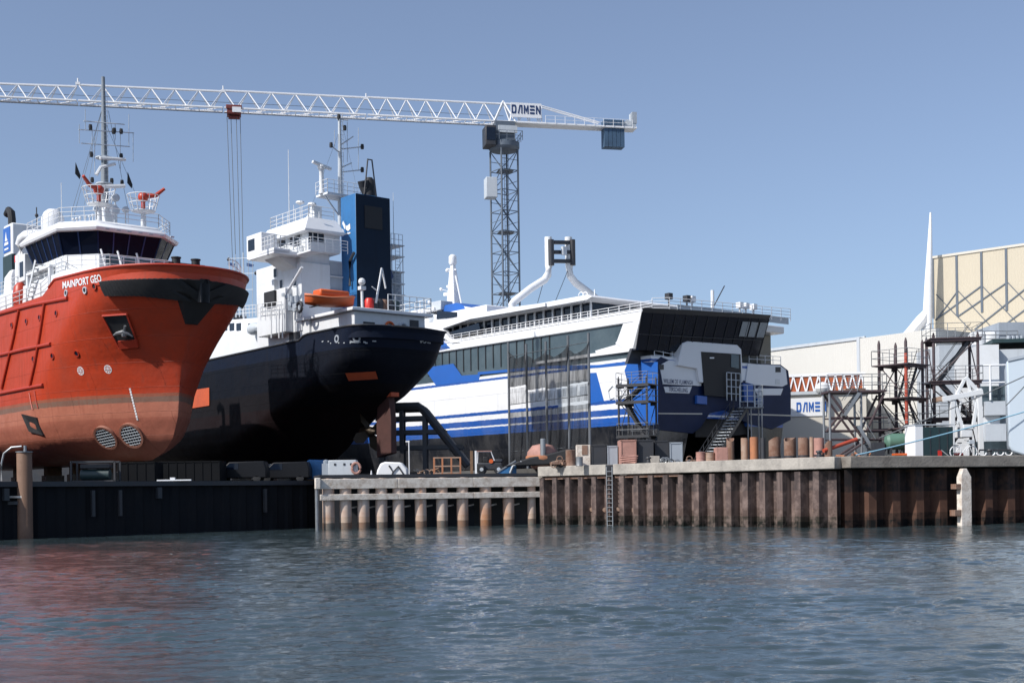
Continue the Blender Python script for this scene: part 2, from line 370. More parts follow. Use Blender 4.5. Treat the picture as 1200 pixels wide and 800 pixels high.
def sheet_pile(name, A, B, ztop, pitch, depth, m, label, zb=-3.0):
    """trapezoidal steel sheet piling from A to B; the outer pans face the water (right-hand side of A->B)"""
    d = (B-A); Ln = d.length; d.normalize(); nrm = Vector((d.y, -d.x)); n = int(Ln/pitch); pitch = Ln/n
    prof = []
    for i in range(n):
        s0 = i*pitch
        for a, o_ in ((0.06, 1), (0.38, 1), (0.52, 0), (0.92, 0)): prof.append((s0+a*pitch, o_*depth))
    prof.append((Ln, 0))
    front = [A+d*s_+nrm*o_ for s_, o_ in prof]
    vs = [v3(p, zb) for p in front]+[v3(p, ztop) for p in front]; k = len(front)
    fs = [(i, i+1, k+i+1, k+i) for i in range(k-1)]
    # back face gives it thickness
    bk = [A-nrm*0.4, B-nrm*0.4]; vs += [v3(bk[0], zb), v3(bk[1], zb), v3(bk[0], ztop), v3(bk[1], ztop)]
    fs += [tuple(range(k, 2*k))+(2*k+3, 2*k+2), (2*k, 2*k+1, 2*k+3, 2*k+2)]
    t = thing(name, label, 'quay wall')
    mb = MB(); mb.add(vs, fs); mb.build('sheet_piling', m, t, ang=20)
    return t, d, nrm
tidal = banded('tide_stained_piling', [(0, (0.012, 0.013, 0.011, 1)), (0.28, (0.035, 0.03, 0.024, 1)), (0.6, (0.080, 0.056, 0.048, 1)), (1.1, (0.092, 0.066, 0.060, 1)), (2.2, (0.066, 0.052, 0.050, 1))], rough=0.8, dirt=0.9, streak=1.0, dcol=(0.27, 0.20, 0.175, 1), seams=False, spec=.15, ps=1.7)
tidal2 = banded('dark_tide_stained_piling', [(0, (0.012, 0.012, 0.012, 1)), (0.4, (0.04, 0.025, 0.02, 1)), (0.8, (0.085, 0.045, 0.033, 1)), (2.0, (0.03, 0.025, 0.025, 1))], rough=0.85, dirt=0.8, streak=0.8, dcol=(0.15, 0.08, 0.055, 1), seams=False, spec=.15, ps=1.7)  # tide stains, darkened overall to carry the right wall's shade
shadewall = mat('tarred_wall', (0.012, 0.013, 0.016, 1), 0.85, dirt=.6, dcol=(.022, .02, .02, 1), spec=.15)  # near-black colour carries the shade of the left wall
# middle wall (D -> E), corner at E, right wall (E -> H), dark left wall (A -> B)
wallM, dM, nM = sheet_pile('quay_wall', QD, QE, 3.3, 1.22, 0.66, tidal, 'rusty sheet pile quay wall with pale concrete coping and a ladder, between the piled jetty and the corner')
mb = MB(); a = QD-dM*0.2; bmid = QD+dM*((QE-QD).length*0.315)
def coping(mb, A, B, z0, z1, out, back, d, nrm):
    mb.prism([(p.x, p.y) for p in (A+nrm*out, B+nrm*out, B-nrm*back, A-nrm*back)], z0, z1, 'xy')
Lm = (QE-QD).length
coping(mb, QD, QD+dM*(Lm*0.272), 3.42, 4.12, 0.76, 1.0, dM, nM)
coping(mb, QD+dM*(Lm*0.30), QE+dM*0.35, 3.42, 4.12, 0.76, 1.0, dM, nM)
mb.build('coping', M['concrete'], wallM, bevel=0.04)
mb = MB(); coping(mb, QD+dM*.1, QD+dM*(Lm*0.268), 3.2, 3.36, 0.55, -0.3, dM, nM); coping(mb, QD+dM*(Lm*0.30), QD+dM*(Lm*0.53), 3.2, 3.36, 0.55, -0.3, dM, nM)
mb.build('waling', M['rust'], wallM)
mb = MB(); lp = QD+dM*(Lm*0.286)+nM*0.74
ladder(mb, v3(lp, -0.6), v3(lp, 3.95), 0.5, (dM.x, dM.y, 0), r=0.03)
mb.build('ladder', M['galv'], wallM)
mb = MB()   # weep holes / bolts low on the wall
for i in range(3, 19):
    p = QD+dM*(i*1.22*0.98+0.95)+nM*0.03; z = 1.05+0.1*math.sin(i*3.1)
    mb.lathe(v3(p, z), [(0.16, -0.06), (0.16, 0.06)], 8, 'y')
mb.build('weep_pipe', M['rust2'], wallM)
wallR, dR, nR = sheet_pile('quay_wall', QE, QH, 3.35, 1.6, 0.65, tidal2, 'dark shaded sheet pile quay wall with an overhanging grey coping, right of the corner')
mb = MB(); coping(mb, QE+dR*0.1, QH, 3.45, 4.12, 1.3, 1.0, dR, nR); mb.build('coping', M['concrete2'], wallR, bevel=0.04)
wallL, dL, nL = sheet_pile('quay_wall', QA, QB, 3.05, 1.3, 0.12, shadewall, 'dark shaded quay wall under the red ship, left of the piled jetty')
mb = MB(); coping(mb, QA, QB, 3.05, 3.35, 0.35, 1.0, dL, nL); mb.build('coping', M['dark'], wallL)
mb = MB()
for k in (0.25, 0.5, 0.72): p = QA+(QB-QA)*k+nL*0.3; mb.box(v3(p, 2.6), (0.3, 0.3, 0.7), math.atan2(dL.y, dL.x))
for k in (0.62, 0.66, 0.9): p = QA+(QB-QA)*k+nL*0.3; mb.box(v3(p, 2.0), (0.2, 0.2, 1.6), math.atan2(dL.y, dL.x))
mb.build('fender_bracket', M['dark'], wallL)

# ------------------------------------------------------------------ piled timber jetty C-D
def jetty():
    t = thing('piled_jetty', 'low jetty on rusty round piles with two long weathered beams', 'jetty')
    d = (QD-QC); Ln = d.length; d.normalize(); nr = Vector((d.y, -d.x)); rz = math.atan2(d.y, d.x)
    mb = MB(); mb.prism([(p.x, p.y) for p in (QC, QD+d*0.2, QD-nr*3.0, QB-nr*0.5)], 3.46, 3.68, 'xy'); mb.build('deck', M['dark'], t)
    for z0, z1, o_ in ((2.72, 3.40, 0.10), (1.95, 2.36, 0.16)):
        n = 3
        for i in range(n):
            mb = MB(); a = QC+d*(Ln*i/n+0.01); b = QC+d*(Ln*(i+1)/n-0.01)
            mb.prism([(p.x, p.y) for p in (a+nr*o_, b+nr*o_, b-nr*0.22, a-nr*0.22)], z0, z1, 'xy')
            mb.build('beam', M['timber'], t, bevel=0.03)
    pm = banded('tide_stained_pile', [(0, (0.12, 0.11, 0.095, 1)), (0.35, (0.44, 0.35, 0.28, 1)), (0.8, (0.52, 0.43, 0.37, 1))], rough=0.8, dirt=0.95, streak=0.95, dcol=(0.36, 0.14, 0.05, 1), seams=False)
    for k, px in enumerate((385, 405, 426, 447, 467, 493, 518, 542, 569, 596, 623)):
        dd = ray(px, 600); # meet the jetty line
        A2 = QC-nr*0.36; den = dd.x*d.y-dd.y*d.x; tt = (A2.x*d.y-A2.y*d.x)/den; p = Vector((dd.x*tt, dd.y*tt))
        mb = MB(); r = 0.41 if k not in (10,) else 0.3
        mb.lathe(v3(p, 0), [(r, -3), (r, 3.44)], 20); mb.build('pile', pm, t)
        if k in (1, 2, 3, 4, 5, 6, 7, 8, 9):
            mb = MB(); q = p+d*1.0-nr*0.6; mb.bar(v3(p+nr*0.1, 1.35), v3(q, 1.5), 0.1, 0.1); mb.build('brace', M['timber'], t)
    mb = MB(); a = QC-nr*3.0+d*0.5; b = QD-nr*2.0
    mb.prism([(p.x, p.y) for p in (a, b, b-nr*0.3, a-nr*0.3)], -3, 3.44, 'xy'); mb.build('back_wall', M['dark'], t)
    mb = MB(); p = QD+nr*0.35-d*0.3; mb.prism([(q.x, q.y) for q in (p, p+d*0.5, p+d*0.5-nr*0.8, p-nr*0.8)], -3, 3.75, 'xy'); mb.build('end_post', M['galv'], t)
    mb = MB(); mb.box(v3(QC-d*0.15+nr*0.1, 3.1), (0.35, 0.45, 0.75), rz); mb.build('corner_block', M['timber'], t, bevel=0.04)
    mb = MB(); mb.tube(v3(QC-d*0.2, -3), v3(QC-d*0.2, 2.8), 0.12, 8); mb.build('guard_pipe', M['galv'], t)
jetty()

def fender_post(px, pyt, label):
    dd = ray(px, 590); A2 = QE+nR*1.6; den = dd.x*dR.y-dd.y*dR.x; tt = (A2.x*dR.y-A2.y*dR.x)/den; p = Vector((dd.x*tt, dd.y*tt))
    t = thing('fender_post', label, 'fender post', v3(p, 0), math.atan2(dR.y, dR.x))
    mb = MB(); mb.loftpoly([[(-.36, -.22, -3), (.36, -.22, -3), (.36, .22, -3), (-.36, .22, -3)], [(-.36, -.22, 2.85), (.36, -.22, 2.85), (.36, .22, 2.85), (-.36, .22, 2.85)], [(-.14, -.1, 3.35), (.14, -.1, 3.35), (.14, .2, 3.35), (-.14, .2, 3.35)]])
    mb.build('post', M['timber'], t, bevel=0.03)
    mb = MB(); mb.box((-0.35, 0.05, 0.75), (0.9, 0.5, 0.35)); mb.box((-0.35, 0.05, 2.3), (0.7, 0.5, 0.3)); mb.build('bracket', M['orange'] if False else M['rust'], t)
fender_post(1130, 548, 'pale timber fender post standing in the water against the dark right-hand quay wall')
# capped steel pile at the left, in front of the dark wall, with its hand rail and gangway end
p = at_z(41, 630, 0.0)
t = thing('mooring_pile', 'brown round steel mooring pile standing in the water at the far left', 'mooring pile', (p.x, p.y-1.5, 0))
mb = MB(); mb.lathe((0, 0, 0), [(0.43, -3), (0.43, 5.0), (0.40, 5.05)], 24); mb.build('pile', mat('brown_pile', (0.20, 0.115, 0.075, 1), 0.7, dirt=0.7, streak=0.6), t)
mb = MB(); mb.lathe((0, 0, 5.05), [(0.48, 0), (0.48, 0.05)], 24); mb.tube((0.05, 0, 5.1), (0.05, 0, 5.45), 0.09, 8); mb.build('cap', M['galv'], t)
mb = MB(); mb.path([(-0.1, -.1, 5.4), (-0.7, -.1, 5.35), (-1.15, -.1, 5.0), (-1.3, -.1, 4.4), (-1.32, -.1, 3.4)], 0.06, 8); mb.build('hand_rail', M['galv'], t)
a = at(-60, 582, p.y-2.2); b = at(31, 582, p.y-1.5)
t = thing('gangway', 'narrow pale gangway deck reaching the brown mooring pile from the left edge', 'gangway', (a.x, a.y, a.z))
mb = MB(); mb.bar((0, 0, 0), b-a, 0.8, 0.12); mb.build('deck', M['timber'], t)
mb = MB(); mb.bar((0, 0, -0.35), Vector(b-a)+Vector((0, 0, -0.35)), 0.5, 0.2); mb.tube((b-a)*0.65, (b-a)*0.65+Vector((0, 0, 0.3)), 0.15, 8); mb.build('girder', M['dark'], t)
# ------------------------------------------------------------------ ship hull surface
class Hull:
    """x = 0 at the near end, negative away; z_nominal 0..D; tables of (z, value)"""
    def __init__(s, D, B, L, xs, Le, p, q, low, zt, aft=10.0, aftq=0.7, aftmin=0.72):
        s.D, s.B, s.L = D, B, L; s.xs_, s.Le_, s.p_, s.q_, s.low_, s.zt = xs, Le, p, q, low, zt; s.aft, s.aftq, s.aftmin = aft, aftq, aftmin
    def T(s, tab, z): return float(np.interp(z, [a for a, _ in tab], [b for _, b in tab]))
    def b(s, x, zn):
        t = (s.T(s.xs_, zn)-x)/s.T(s.Le_, zn); t = min(1, max(0, t))
        v = (1-(1-t)**s.T(s.p_, zn))**s.T(s.q_, zn)
        bb = s.B*s.T(s.low_, zn)*v
        k = (x+s.L)/s.aft
        if k < 1: bb *= s.aftmin+(1-s.aftmin)*max(0, k)**s.aftq
        return bb
    def bz(s, x, z): return s.b(x, z/s.zt(x)*s.D)
    def build(s, name, m, parent, nz=44, nt=90, deck=None, zoff=0.0):
        zs = np.linspace(0, 1, nz)**1.0*s.D; ts = np.concatenate([np.linspace(0, 1, nt//2)**2*0.35, np.linspace(0.35, 1, nt//2)[1:]])
        vs = []; fs = []; N = len(ts)
        for sd in (-1, 1):
            for z in zs:
                x0 = s.T(s.xs_, z)
                for t in ts:
                    x = x0 + t*(-s.L-x0); vs.append((x, sd*s.b(x, z), z/s.D*s.zt(x)))
        def I(k, i, j): return (k*nz+i)*N+j
        for k in (0, 1):
            for i in range(nz-1):
                for j in range(N-1): fs.append((I(k, i, j), I(k, i, j+1), I(k, i+1, j+1), I(k, i+1, j)))
        fs.append(tuple([I(0, i, N-1) for i in range(nz)]+[I(1, i, N-1) for i in reversed(range(nz))]))
        for j in range(N-1): fs.append((I(0, 0, j), I(0, 0, j+1), I(1, 0, j+1), I(1, 0, j)))
        # deck below the bulwark top
        k0 = len(vs)
        for j, t in enumerate(ts):
            x0 = s.T(s.xs_, s.D); x = x0+t*(-s.L-x0); b_ = s.b(x, s.D)
            for sd in (-1, 1):
                vs.append((x-0.15, sd*max(0, b_-0.12), s.zt(x))); vs.append((x-0.15, sd*max(0, b_-0.12), s.zt(x)-(deck or 1.0)))
        for j in range(N-1):
            for sd in (0, 1):
                a = k0+4*j+2*sd; c = a+4
                fs.append((I(sd, nz-1, j), I(sd, nz-1, j+1), c, a)); fs.append((a, c, c+1, a+1))
            fs.append((k0+4*j+1, k0+4*j+5, k0+4*j+7, k0+4*j+3))
        mb = MB(); mb.add(vs, fs); return mb.build(name, m, parent, ang=38)
    def hit(s, fr, px, py, back=False):
        """where the sight line through (px,py) meets the shell; returns point"""
        o = fr.o; d = fr.d(px, py); t = 60.0; prev = None
        while t < 200:
            p = o+d*t
            if -s.L < p.x < 2 and 0 < p.z < s.zt(p.x)+0.3:
                if abs(p.y) < s.b(p.x, min(s.D, p.z/s.zt(p.x)*s.D)): 
                    lo, hi = t-0.25, t
                    for _ in range(14):
                        mid = (lo+hi)/2; p = o+d*mid
                        if abs(p.y) < s.b(p.x, min(s.D, max(0, p.z/s.zt(p.x)*s.D))): hi = mid
                        else: lo = mid
                    return o+d*hi
            t += 0.25
        return None
    def pt(s, x, z, off=0.0, sd=-1):
        """shell point (near side) with outward offset"""
        y = s.bz(x, z); e = 0.05
        dy = (s.bz(x+e, z)-s.bz(x-e, z))/(2*e); dz = (s.bz(x, z+e)-s.bz(x, z-e))/(2*e)
        n = Vector((-dy, 1, -dz)).normalized()
        return Vector((x+n.x*off, sd*(y+n.y*off), z+n.z*off))
    def nrm(s, x, z, sd=-1):
        e = 0.05; dy = (s.bz(x+e, z)-s.bz(x-e, z))/(2*e); dz = (s.bz(x, z+e)-s.bz(x, z-e))/(2*e)
        n = Vector((-dy, 1, -dz)).normalized(); return Vector((n.x, sd*n.y, n.z))
    def disc(s, mb, c, r, off, sd=-1, n=16, ri=0.0, th=0.04):
        """round fitting laid on the shell"""
        nn = s.nrm(c.x, c.z, sd); tx = Vector((0, 0, 1)).cross(nn).normalized(); ty = nn.cross(tx)
        c0 = Vector(c)+nn*off
        ring = lambda rr, h: [c0+tx*rr*math.cos(2*math.pi*i/n)+ty*rr*math.sin(2*math.pi*i/n)+nn*h for i in range(n)]
        if ri > 0: mb.loftpoly([ring(r, -0.1), ring(r, th), ring(ri, th), ring(ri, -0.1)], cap=False)
        else: mb.loftpoly([ring(r, -0.1), ring(r, th)])
        return c0, nn, tx, ty

def window(mb_fr, mb_gl, P, u, v, w_, h_, n, fr=0.06):
    """framed pane: P centre, u/v unit axes, n outward"""
    P, u, v, n = map(Vector, (P, u, v, n))
    def quad(mb, cx, cy, a, b, t0, t1):
        c = P+u*cx+v*cy
        vs = [c+u*a*i+v*b*j+n*t for t in (t0, t1) for i, j in ((-.5, -.5), (.5, -.5), (.5, .5), (-.5, .5))]
        mb.add(vs, [(3, 2, 1, 0), (4, 5, 6, 7), (0, 1, 5, 4), (1, 2, 6, 5), (2, 3, 7, 6), (3, 0, 4, 7)])
    quad(mb_gl, 0, 0, w_, h_, -0.04, 0.025)
    for cx, cy, a, b in ((0, h_/2+fr/2, w_+2*fr, fr), (0, -h_/2-fr/2, w_+2*fr, fr), (-w_/2-fr/2, 0, fr, h_), (w_/2+fr/2, 0, fr, h_)): quad(mb_fr, cx, cy, a, b, -0.04, 0.06)

TH = math.atan2(-0.77, 0.64)
def addwin(parent, P, u, v, w_, h_, n, fr, fm, gm):
    mf = MB(); mg = MB(); window(mf, mg, P, u, v, w_, h_, n, fr); mf.build('window', fm, parent); mg.build('window_pane', gm, parent)
# ------------------------------------------------------------------ red offshore vessel
def red_ship():
    FR = Frame(-21.35, 90.0, 5.15, TH)
    t = thing('red_offshore_vessel', 'big red ship with black bow fender, white bridge and mast, hauled out at the left', 'ship', FR.loc, TH)
    D = 13.3
    zt = lambda x: float(np.interp(-x, [0, 6, 12.8, 15.3, 40], [13.3, 13.3, 13.6, 12.7, 12.7]))
    H = Hull(D, 5.95, 46, xs=[(0, -9.2), (0.5, -7.2), (1.5, -5.6), (3, -4.7), (5, -4.4), (7, -3.9), (9, -2.6), (11, -1.1), (12, -0.4), (13.3, 0)],
             Le=[(0, 13), (3, 14), (5, 13.5), (8, 11), (11, 8.2), (13.3, 7)], p=[(0, 1.7), (5, 1.8), (9, 1.9), (13.3, 2.0)], q=[(0, 1.0), (3, .92), (5, 0.87), (9, 0.7), (11, 0.56), (13.3, 0.47)],
             low=[(0, 0.35), (0.4, 0.62), (1, 0.80), (1.8, 0.92), (3, 0.985), (5, 1), (13.3, 1)], zt=zt, aftmin=0.85)
    red = (0.45, 0.050, 0.018, 1)
    hm = banded('red_hull_coats', [(0, (0.38, 0.13, 0.085, 1)), (3.0, (0.42, 0.155, 0.10, 1)), (4.15, (0.20, 0.12, 0.09, 1)), (4.55, (0.30, 0.10, 0.06, 1)), (4.75, red)], rough=0.42, dirt=0.5, streak=0.6, dcol=(0.20, 0.05, 0.03, 1), spec=.35)
    H.build('hull', hm, t, deck=1.1)
    # bow fender: black block with vertical ribs following the deck edge, deep V at the stem
    mb = MB(); xs_ = [-6.9+i*0.12 for i in range(58)]
    def ring(x, sd):
        zl = float(np.interp(-x, [0, 0.5, 1.4, 2.6, 6.9], [10.8, 10.85, 11.15, 11.4, 11.6])); zh = 12.45
        return [H.pt(min(x, -0.02), z, o_, sd) for z, o_ in ((zl, -0.25), (zl, 0.34), ((zl+zh)/2, 0.36), (zh, 0.36), (zh, -0.25))]
    xsr = [-6.9+i*0.12 for i in range(53) if -6.9+i*.12 > -4.9] + [-0.62, -0.55, -0.48, -0.41, -0.35, -0.29, -0.23, -0.18, -0.13, -0.09, -0.05, -0.02]
    rings = [ring(x, -1) for x in xsr] + [ring(x, 1) for x in reversed(xsr)]
    for k, r_ in enumerate(rings):
        if k % 2 == 0:
            c = sum((Vector(q) for q in r_), Vector())/5
            for i in (1, 2, 3): r_[i] = r_[i] + (r_[i]-r_[0]).normalized()*(-0.05)
    mb.loftpoly(rings); mb.build('bow_fender', M['black'], t, ang=25)
    mb = MB()   # V-shaped push knee on the stem
    apex = [(-2.6, 9.5), (-1.9, 9.9), (-1.2, 10.5), (-0.7, 11.1)]
    kr = []
    for x, z in apex:
        wv = float(np.interp(z, [9.5, 11.1], [0.8, 2.7])); X = H.T(H.xs_, z)
        kr.append([(X-wv*0.9, -wv*0.8, z), (X+0.1, -wv*0.5, z), (X+0.3, 0, z), (X+0.1, wv*0.5, z), (X-wv*0.9, wv*0.8, z), (X-1.4, 0, z)])
    mb.loftpoly(kr); mb.build('stem_knee', M['black'], t)
    # red capping of the bulwark
    mb = MB(); mb.path([H.pt(-x, zt(-x)+0.0, 0.0, -1) for x in np.linspace(14, 0.03, 50)] + [H.pt(-x, zt(-x), 0.0, 1) for x in np.linspace(0.03, 14, 50)], 0.10, 6)
    mb.build('bulwark_capping', M['redpaint'], t)
    # rubbing bars from pixel outlines on the shell
    def hp(px, py, off=0.05):
        p = H.hit(FR, px, py)
        return None if p is None else Vector(p)+H.nrm(p.x, p.z)*off
    for pts in ([(-40, 424), (0, 416), (30, 409), (60, 403)], [(-40, 470), (0, 461), (25, 456), (51, 451)], [(-40, 379), (0, 367.5), (40, 357), (80, 349.5)],
                [(23, 364), (17, 395), (10, 425), (3, 455)], [(53, 356), (48, 390), (42, 425), (36, 452)]):
        q = [hp(a, b) for a, b in pts]; q = [v for v in q if v]
        mb = MB(); mb.path(q, 0.14, 8); mb.build('rubbing_bar', M['redpaint'], t)
    # portholes
    for px, py in ((66, 367), (46.5, 372), (31, 376.5), (14, 381), (90, 414), (61.5, 417), (39, 420.5)):
        p = H.hit(FR, px, py)
        mb = MB(); H.disc(mb, p, 0.27, 0.0, ri=0.19, th=0.07); o = mb.build('porthole', M['redpaint'], t)
        mb = MB(); H.disc(mb, p, 0.2, 0.01, th=0.02); mb.build('pane', M['glass'], o)
    # mooring pipes in the bulwark
    for px, py in ((111, 335.5), (78, 343.5), (100, 340)):
        p = H.hit(FR, px, py)
        mb = MB(); H.disc(mb, p, 0.26, 0.0, ri=0.18, th=0.09); o = mb.build('mooring_pipe', M['redpaint'] if px == 111 else M['lgrey'], t)
        mb = MB(); H.disc(mb, p, 0.2, 0.0, th=0.03); mb.build('opening', M['black'], o)
    # thruster marks: white ring with a cross
    for px, py in ((94.5, 434.5), (126.5, 432.5)):
        p = H.hit(FR, px, py); mb = MB(); c, nn, tx, ty = H.disc(mb, p, 0.33, 0.0, ri=0.27, th=0.015)
        for a in (tx, ty): mb.bar(c+a*0.28, c-a*0.28, 0.06, 0.03)
        for a in (-1, 1):
            for b_ in (-1, 1): mb.tube(c+tx*a*.13+ty*b_*.13, c+tx*a*.13+ty*b_*.13+nn*0.015, 0.055, 8)
        mb.build('thruster_mark', M['clean'], t)
    # bow thruster tunnels with grilles
    for px, py in ((124.5, 512.5), (154.5, 510)):
        p = H.hit(FR, px, py); mb = MB(); c, nn, tx, ty = H.disc(mb, p, 1.02, 0.0, ri=0.86, n=28, th=0.13)
        o = mb.build('thruster_tunnel', mat('tunnel_rim', (0.30, 0.13, 0.09, 1), 0.6), t)
        mb = MB(); H.disc(mb, p, 0.87, -0.05, n=28, th=0.08); mb.build('tunnel_opening', M['black'], o)
        mb = MB()
        for k in range(-3, 4):
            a = k*0.23; l = math.sqrt(max(0, .85**2-a*a)); u1 = (tx+ty*0.15).normalized(); u2 = nn.cross(u1)
            mb.bar(c+nn*0.08+u1*a-u2*l, c+nn*0.08+u1*a+u2*l, 0.035, 0.035); mb.bar(c+nn*0.1+u2*a-u1*l, c+nn*0.1+u2*a+u1*l, 0.035, 0.035)
        mb.build('grille', M['lgrey'], o)
    # anchor pocket
    q = [hp(a, b, 0.02) for a, b in ((120.5, 369.5), (149, 367.5), (161, 400), (140, 407))]
    mb = MB(); c = sum(q, Vector())/4; nn = H.nrm(c.x, c.z)
    mb.loftpoly([[v-nn*0.5 for v in q], [v+nn*0.05 for v in q]]); o = mb.build('anchor_pocket', M['black'], t)
    mb = MB()
    for i in range(4): mb.bar(q[i]+nn*0.05, q[(i+1) % 4]+nn*0.05, 0.12, 0.12)
    mb.build('pocket_frame', M['redpaint'], o)
    mb = MB(); q2 = [hp(a, b, 0.1) for a, b in ((139, 399), (161, 397), (163, 406), (141, 408))]; mb.loftpoly([[v-nn*0.3 for v in q2], [v+nn*0.06 for v in q2]]); mb.build('pocket_sill', M['redpaint'], o)
    mb = MB(); A = [hp(a, b, 0.25) for a, b in ((135, 391), (139, 388.5), (146, 387), (152, 389), (157, 392.5))]; mb.path(A, [0.05, .12, .17, .12, .05], 6); s_ = hp(147, 390, 0.25); mb.tube(hp(148, 380, .2), s_, 0.09, 6); mb.sphere(s_, 0.22, 8)
    mb.build('anchor', M['galv'], o)
    # recess low at left and draught marks
    q = [hp(a, b, 0.13) for a, b in ((27, 485), (44, 489), (52, 509), (36, 505))]; mb = MB(); nn2 = H.nrm(q[0].x, q[0].z); mb.loftpoly([[v-nn2*.3 for v in q], [v+nn2*.03 for v in q]]); mb.build('sea_chest', M['black'], t)
    mb = MB()
    for k in range(12):
        f = k/11; p = hp(152.5+8.5*f, 456+35*f, 0.012); nn2 = H.nrm(p.x, p.z); mb.box(p, (0.14, 0.03, 0.16), M=(nn2.to_track_quat('Y', 'Z')).to_matrix().to_4x4())
    mb.build('draught_marks', M['clean'], t)
    mb = MB()
    for px, py in ((41, 470), (35, 472)):
        mb.path([hp(px, py-12, .05), hp(px+2, py, .05), hp(px+4, py+8, .05)], 0.05, 5)
    mb.build('bilge_pipe', M['redpaint'], t)
    # name on the flare
    a = H.hit(FR, 72, 340.5); b_ = H.hit(FR, 119.5, 326)
    tb = [H.hit(FR, 73.5+45.5*k/24, 334.8-8.8*k/24) for k in range(25)]
    def nm(u, v):
        f = min(1, max(0, u+.5))*24; k = min(23, int(f)); p = tb[k].lerp(tb[k+1], f-k)
        return H.pt(p.x, p.z+v, 0.03)
    vs, fs = text_geo('MAINPORT GEO', 1.0, bold=0.025); w0 = max(v.x for v in vs)*2; mb = MB(); mb.add([nm(v.x/w0, v.y*.72) for v in vs], fs); mb.build('ship_name', M['clean'], t, ang=0)
    # ---------------- deckhouse below the bridge
    W = M['white']
    zd = 12.2
    def oct_ring(xf, xa, hw, fw, ch, z, o=-0.45): return [(xf, -fw+o, z), (xf, fw+o*2, z), (xf-ch, hw+o*2, z), (xa, hw+o, z), (xa, -hw+o, z), (xf-ch, -hw+o, z)]
    mb = MB(); mb.loftpoly([oct_ring(-9.2, -31, 4.9, 2.8, 2.6, 11.3), oct_ring(-10.0, -31, 4.7, 2.7, 2.5, 14.4)]); dh = mb.build('deckhouse', W, t, bevel=0.06)
    mb = MB(); mb.loftpoly([oct_ring(-11.6, -20.5, 4.4, 2.5, 2.3, 14.4), oct_ring(-11.9, -20.5, 4.3, 2.4, 2.2, 16.0)]); br = mb.build('bridge', W, t, bevel=0.05)
    # bridge windows: dark band leaning outward
    mb = MB(); mb.loftpoly([oct_ring(-11.85, -20.3, 4.35, 2.45, 2.25, 15.75), oct_ring(-11.2, -20.6, 4.9, 2.75, 2.35, 17.35)]); wb = mb.build('window_band', mat('wheelhouse_glass', (.004, .007, .018, 1), .22, dirt=.2, spec=.08), br)
    lo = oct_ring(-11.85, -20.3, 4.35, 2.45, 2.25, 15.75); hi = oct_ring(-11.2, -20.6, 4.9, 2.75, 2.35, 17.35)
    for i, j, n in ((0, 1, 4), (1, 2, 2), (5, 0, 2), (4, 5, 6), (2, 3, 6)):
        for k in range(n+1):
            f = k/n; A_ = Vector(lo[i]).lerp(Vector(lo[j]), f); B_ = Vector(hi[i]).lerp(Vector(hi[j]), f)
            if j == 0 or n == 6 or i in (0, 1): mb = MB(); mb.bar(A_, B_, 0.09, 0.09); mb.build('window_mullion', M['navy'], br)
    mb = MB(); mb.loftpoly([oct_ring(-10.9, -21.2, 5.1, 2.95, 2.4, 17.35), oct_ring(-10.8, -21.4, 5.2, 3.0, 2.4, 17.6), oct_ring(-11.8, -21, 4.6, 2.6, 2.2, 18.25)]); rf = mb.build('bridge_roof', M['clean'], br, bevel=0.05)
    mb = MB()
    for k in range(7): mb = MB(); mb.box((-10.85, -2.6+k*0.87, 17.48), (0.12, 0.3, 0.1)); mb.build('roof_lamp', M['lgrey'], br)
    # lower front windows
    for y in (-1.9, -0.6, 0.7, 2.0): addwin(dh, (-11.72, y, 15.15), (0, 1, 0), (0, 0, 1), 1.05, 0.9, (1, 0, 0), .06, M['clean'], M['glass2'])
    # roof-edge rail, monkey island platforms
    mb = MB(); rr = oct_ring(-11.5, -20.8, 4.7, 2.7, 2.3, 18.25); rail(mb, [rr[4], rr[5], rr[0], rr[1], rr[2], rr[3]], 1.0, 0.035, 3, 1.1); mb.build('roof_rail', W, t)
    mb = MB(); rail(mb, [(-20, -5.0, 14.4), (-12.6, -5.0, 14.4), (-10.2, -2.7, 14.4), (-10.2, 2.7, 14.4), (-12.6, 5.0, 14.4)], 1.05, 0.035, 3, 1.2); mb.build('deck_rail', W, t)
    mb = MB(); pr = [(-x, -H.b(-x, D)+0.15, zt(-x)) for x in np.linspace(14.5, 45, 20)]; rail(mb, pr, 1.1, 0.035, 3, 1.5); mb.build('side_rail', W, t)
    # bow rail and windlass bollards (black crossed bitts seen over the bulwark)
    mb = MB(); rail(mb, [H.pt(-3.4, 13.3, -0.5, 1), H.pt(-1.5, 13.3, -0.5, 1), H.pt(-0.6, 13.3, -.4, 1)], 0.9, 0.03, 2, 0.9); mb.build('bow_rail', W, t)
    mb = MB(); yb, zb = FR.face(218, 313, -2.2); zb = 13.1
    for dy in (-0.75, 0.75): mb.lathe((-2.2, yb+dy, zb), [(0.3, -1), (0.3, 1.0), (0.36, 1.02), (0.36, 1.1)], 12)
    mb.bar((-2.2, yb-1.4, zb+0.55), (-2.2, yb+1.4, zb+0.55), 0.3, 0.32); mb.build('towing_bitts', M['black'], t)
    mb = MB()
    for y0 in (-2.6, -1.3, 0.2): mb.bar((-10.3, y0, 13.0), (-10.9, y0-0.5, 15.9), 0.12, 0.12)
    mb.build('windscreen_strut', W, t)
    # ---------------- mast
    mx = -17.6
    g = M['lgrey']; mt = MB(); mt.tube((mx, 0, 18.2), (mx, 0, 24), 0.34, 12, 0.28); mt.tube((mx, 0, 24), (mx, 0, 31.2), 0.26, 10, 0.14)
    mast = mt.build('mast', M['dark'] if False else mat('mast_grey', (0.2, 0.23, 0.26, 1), 0.5, dirt=0.4), t)
    mb = MB()
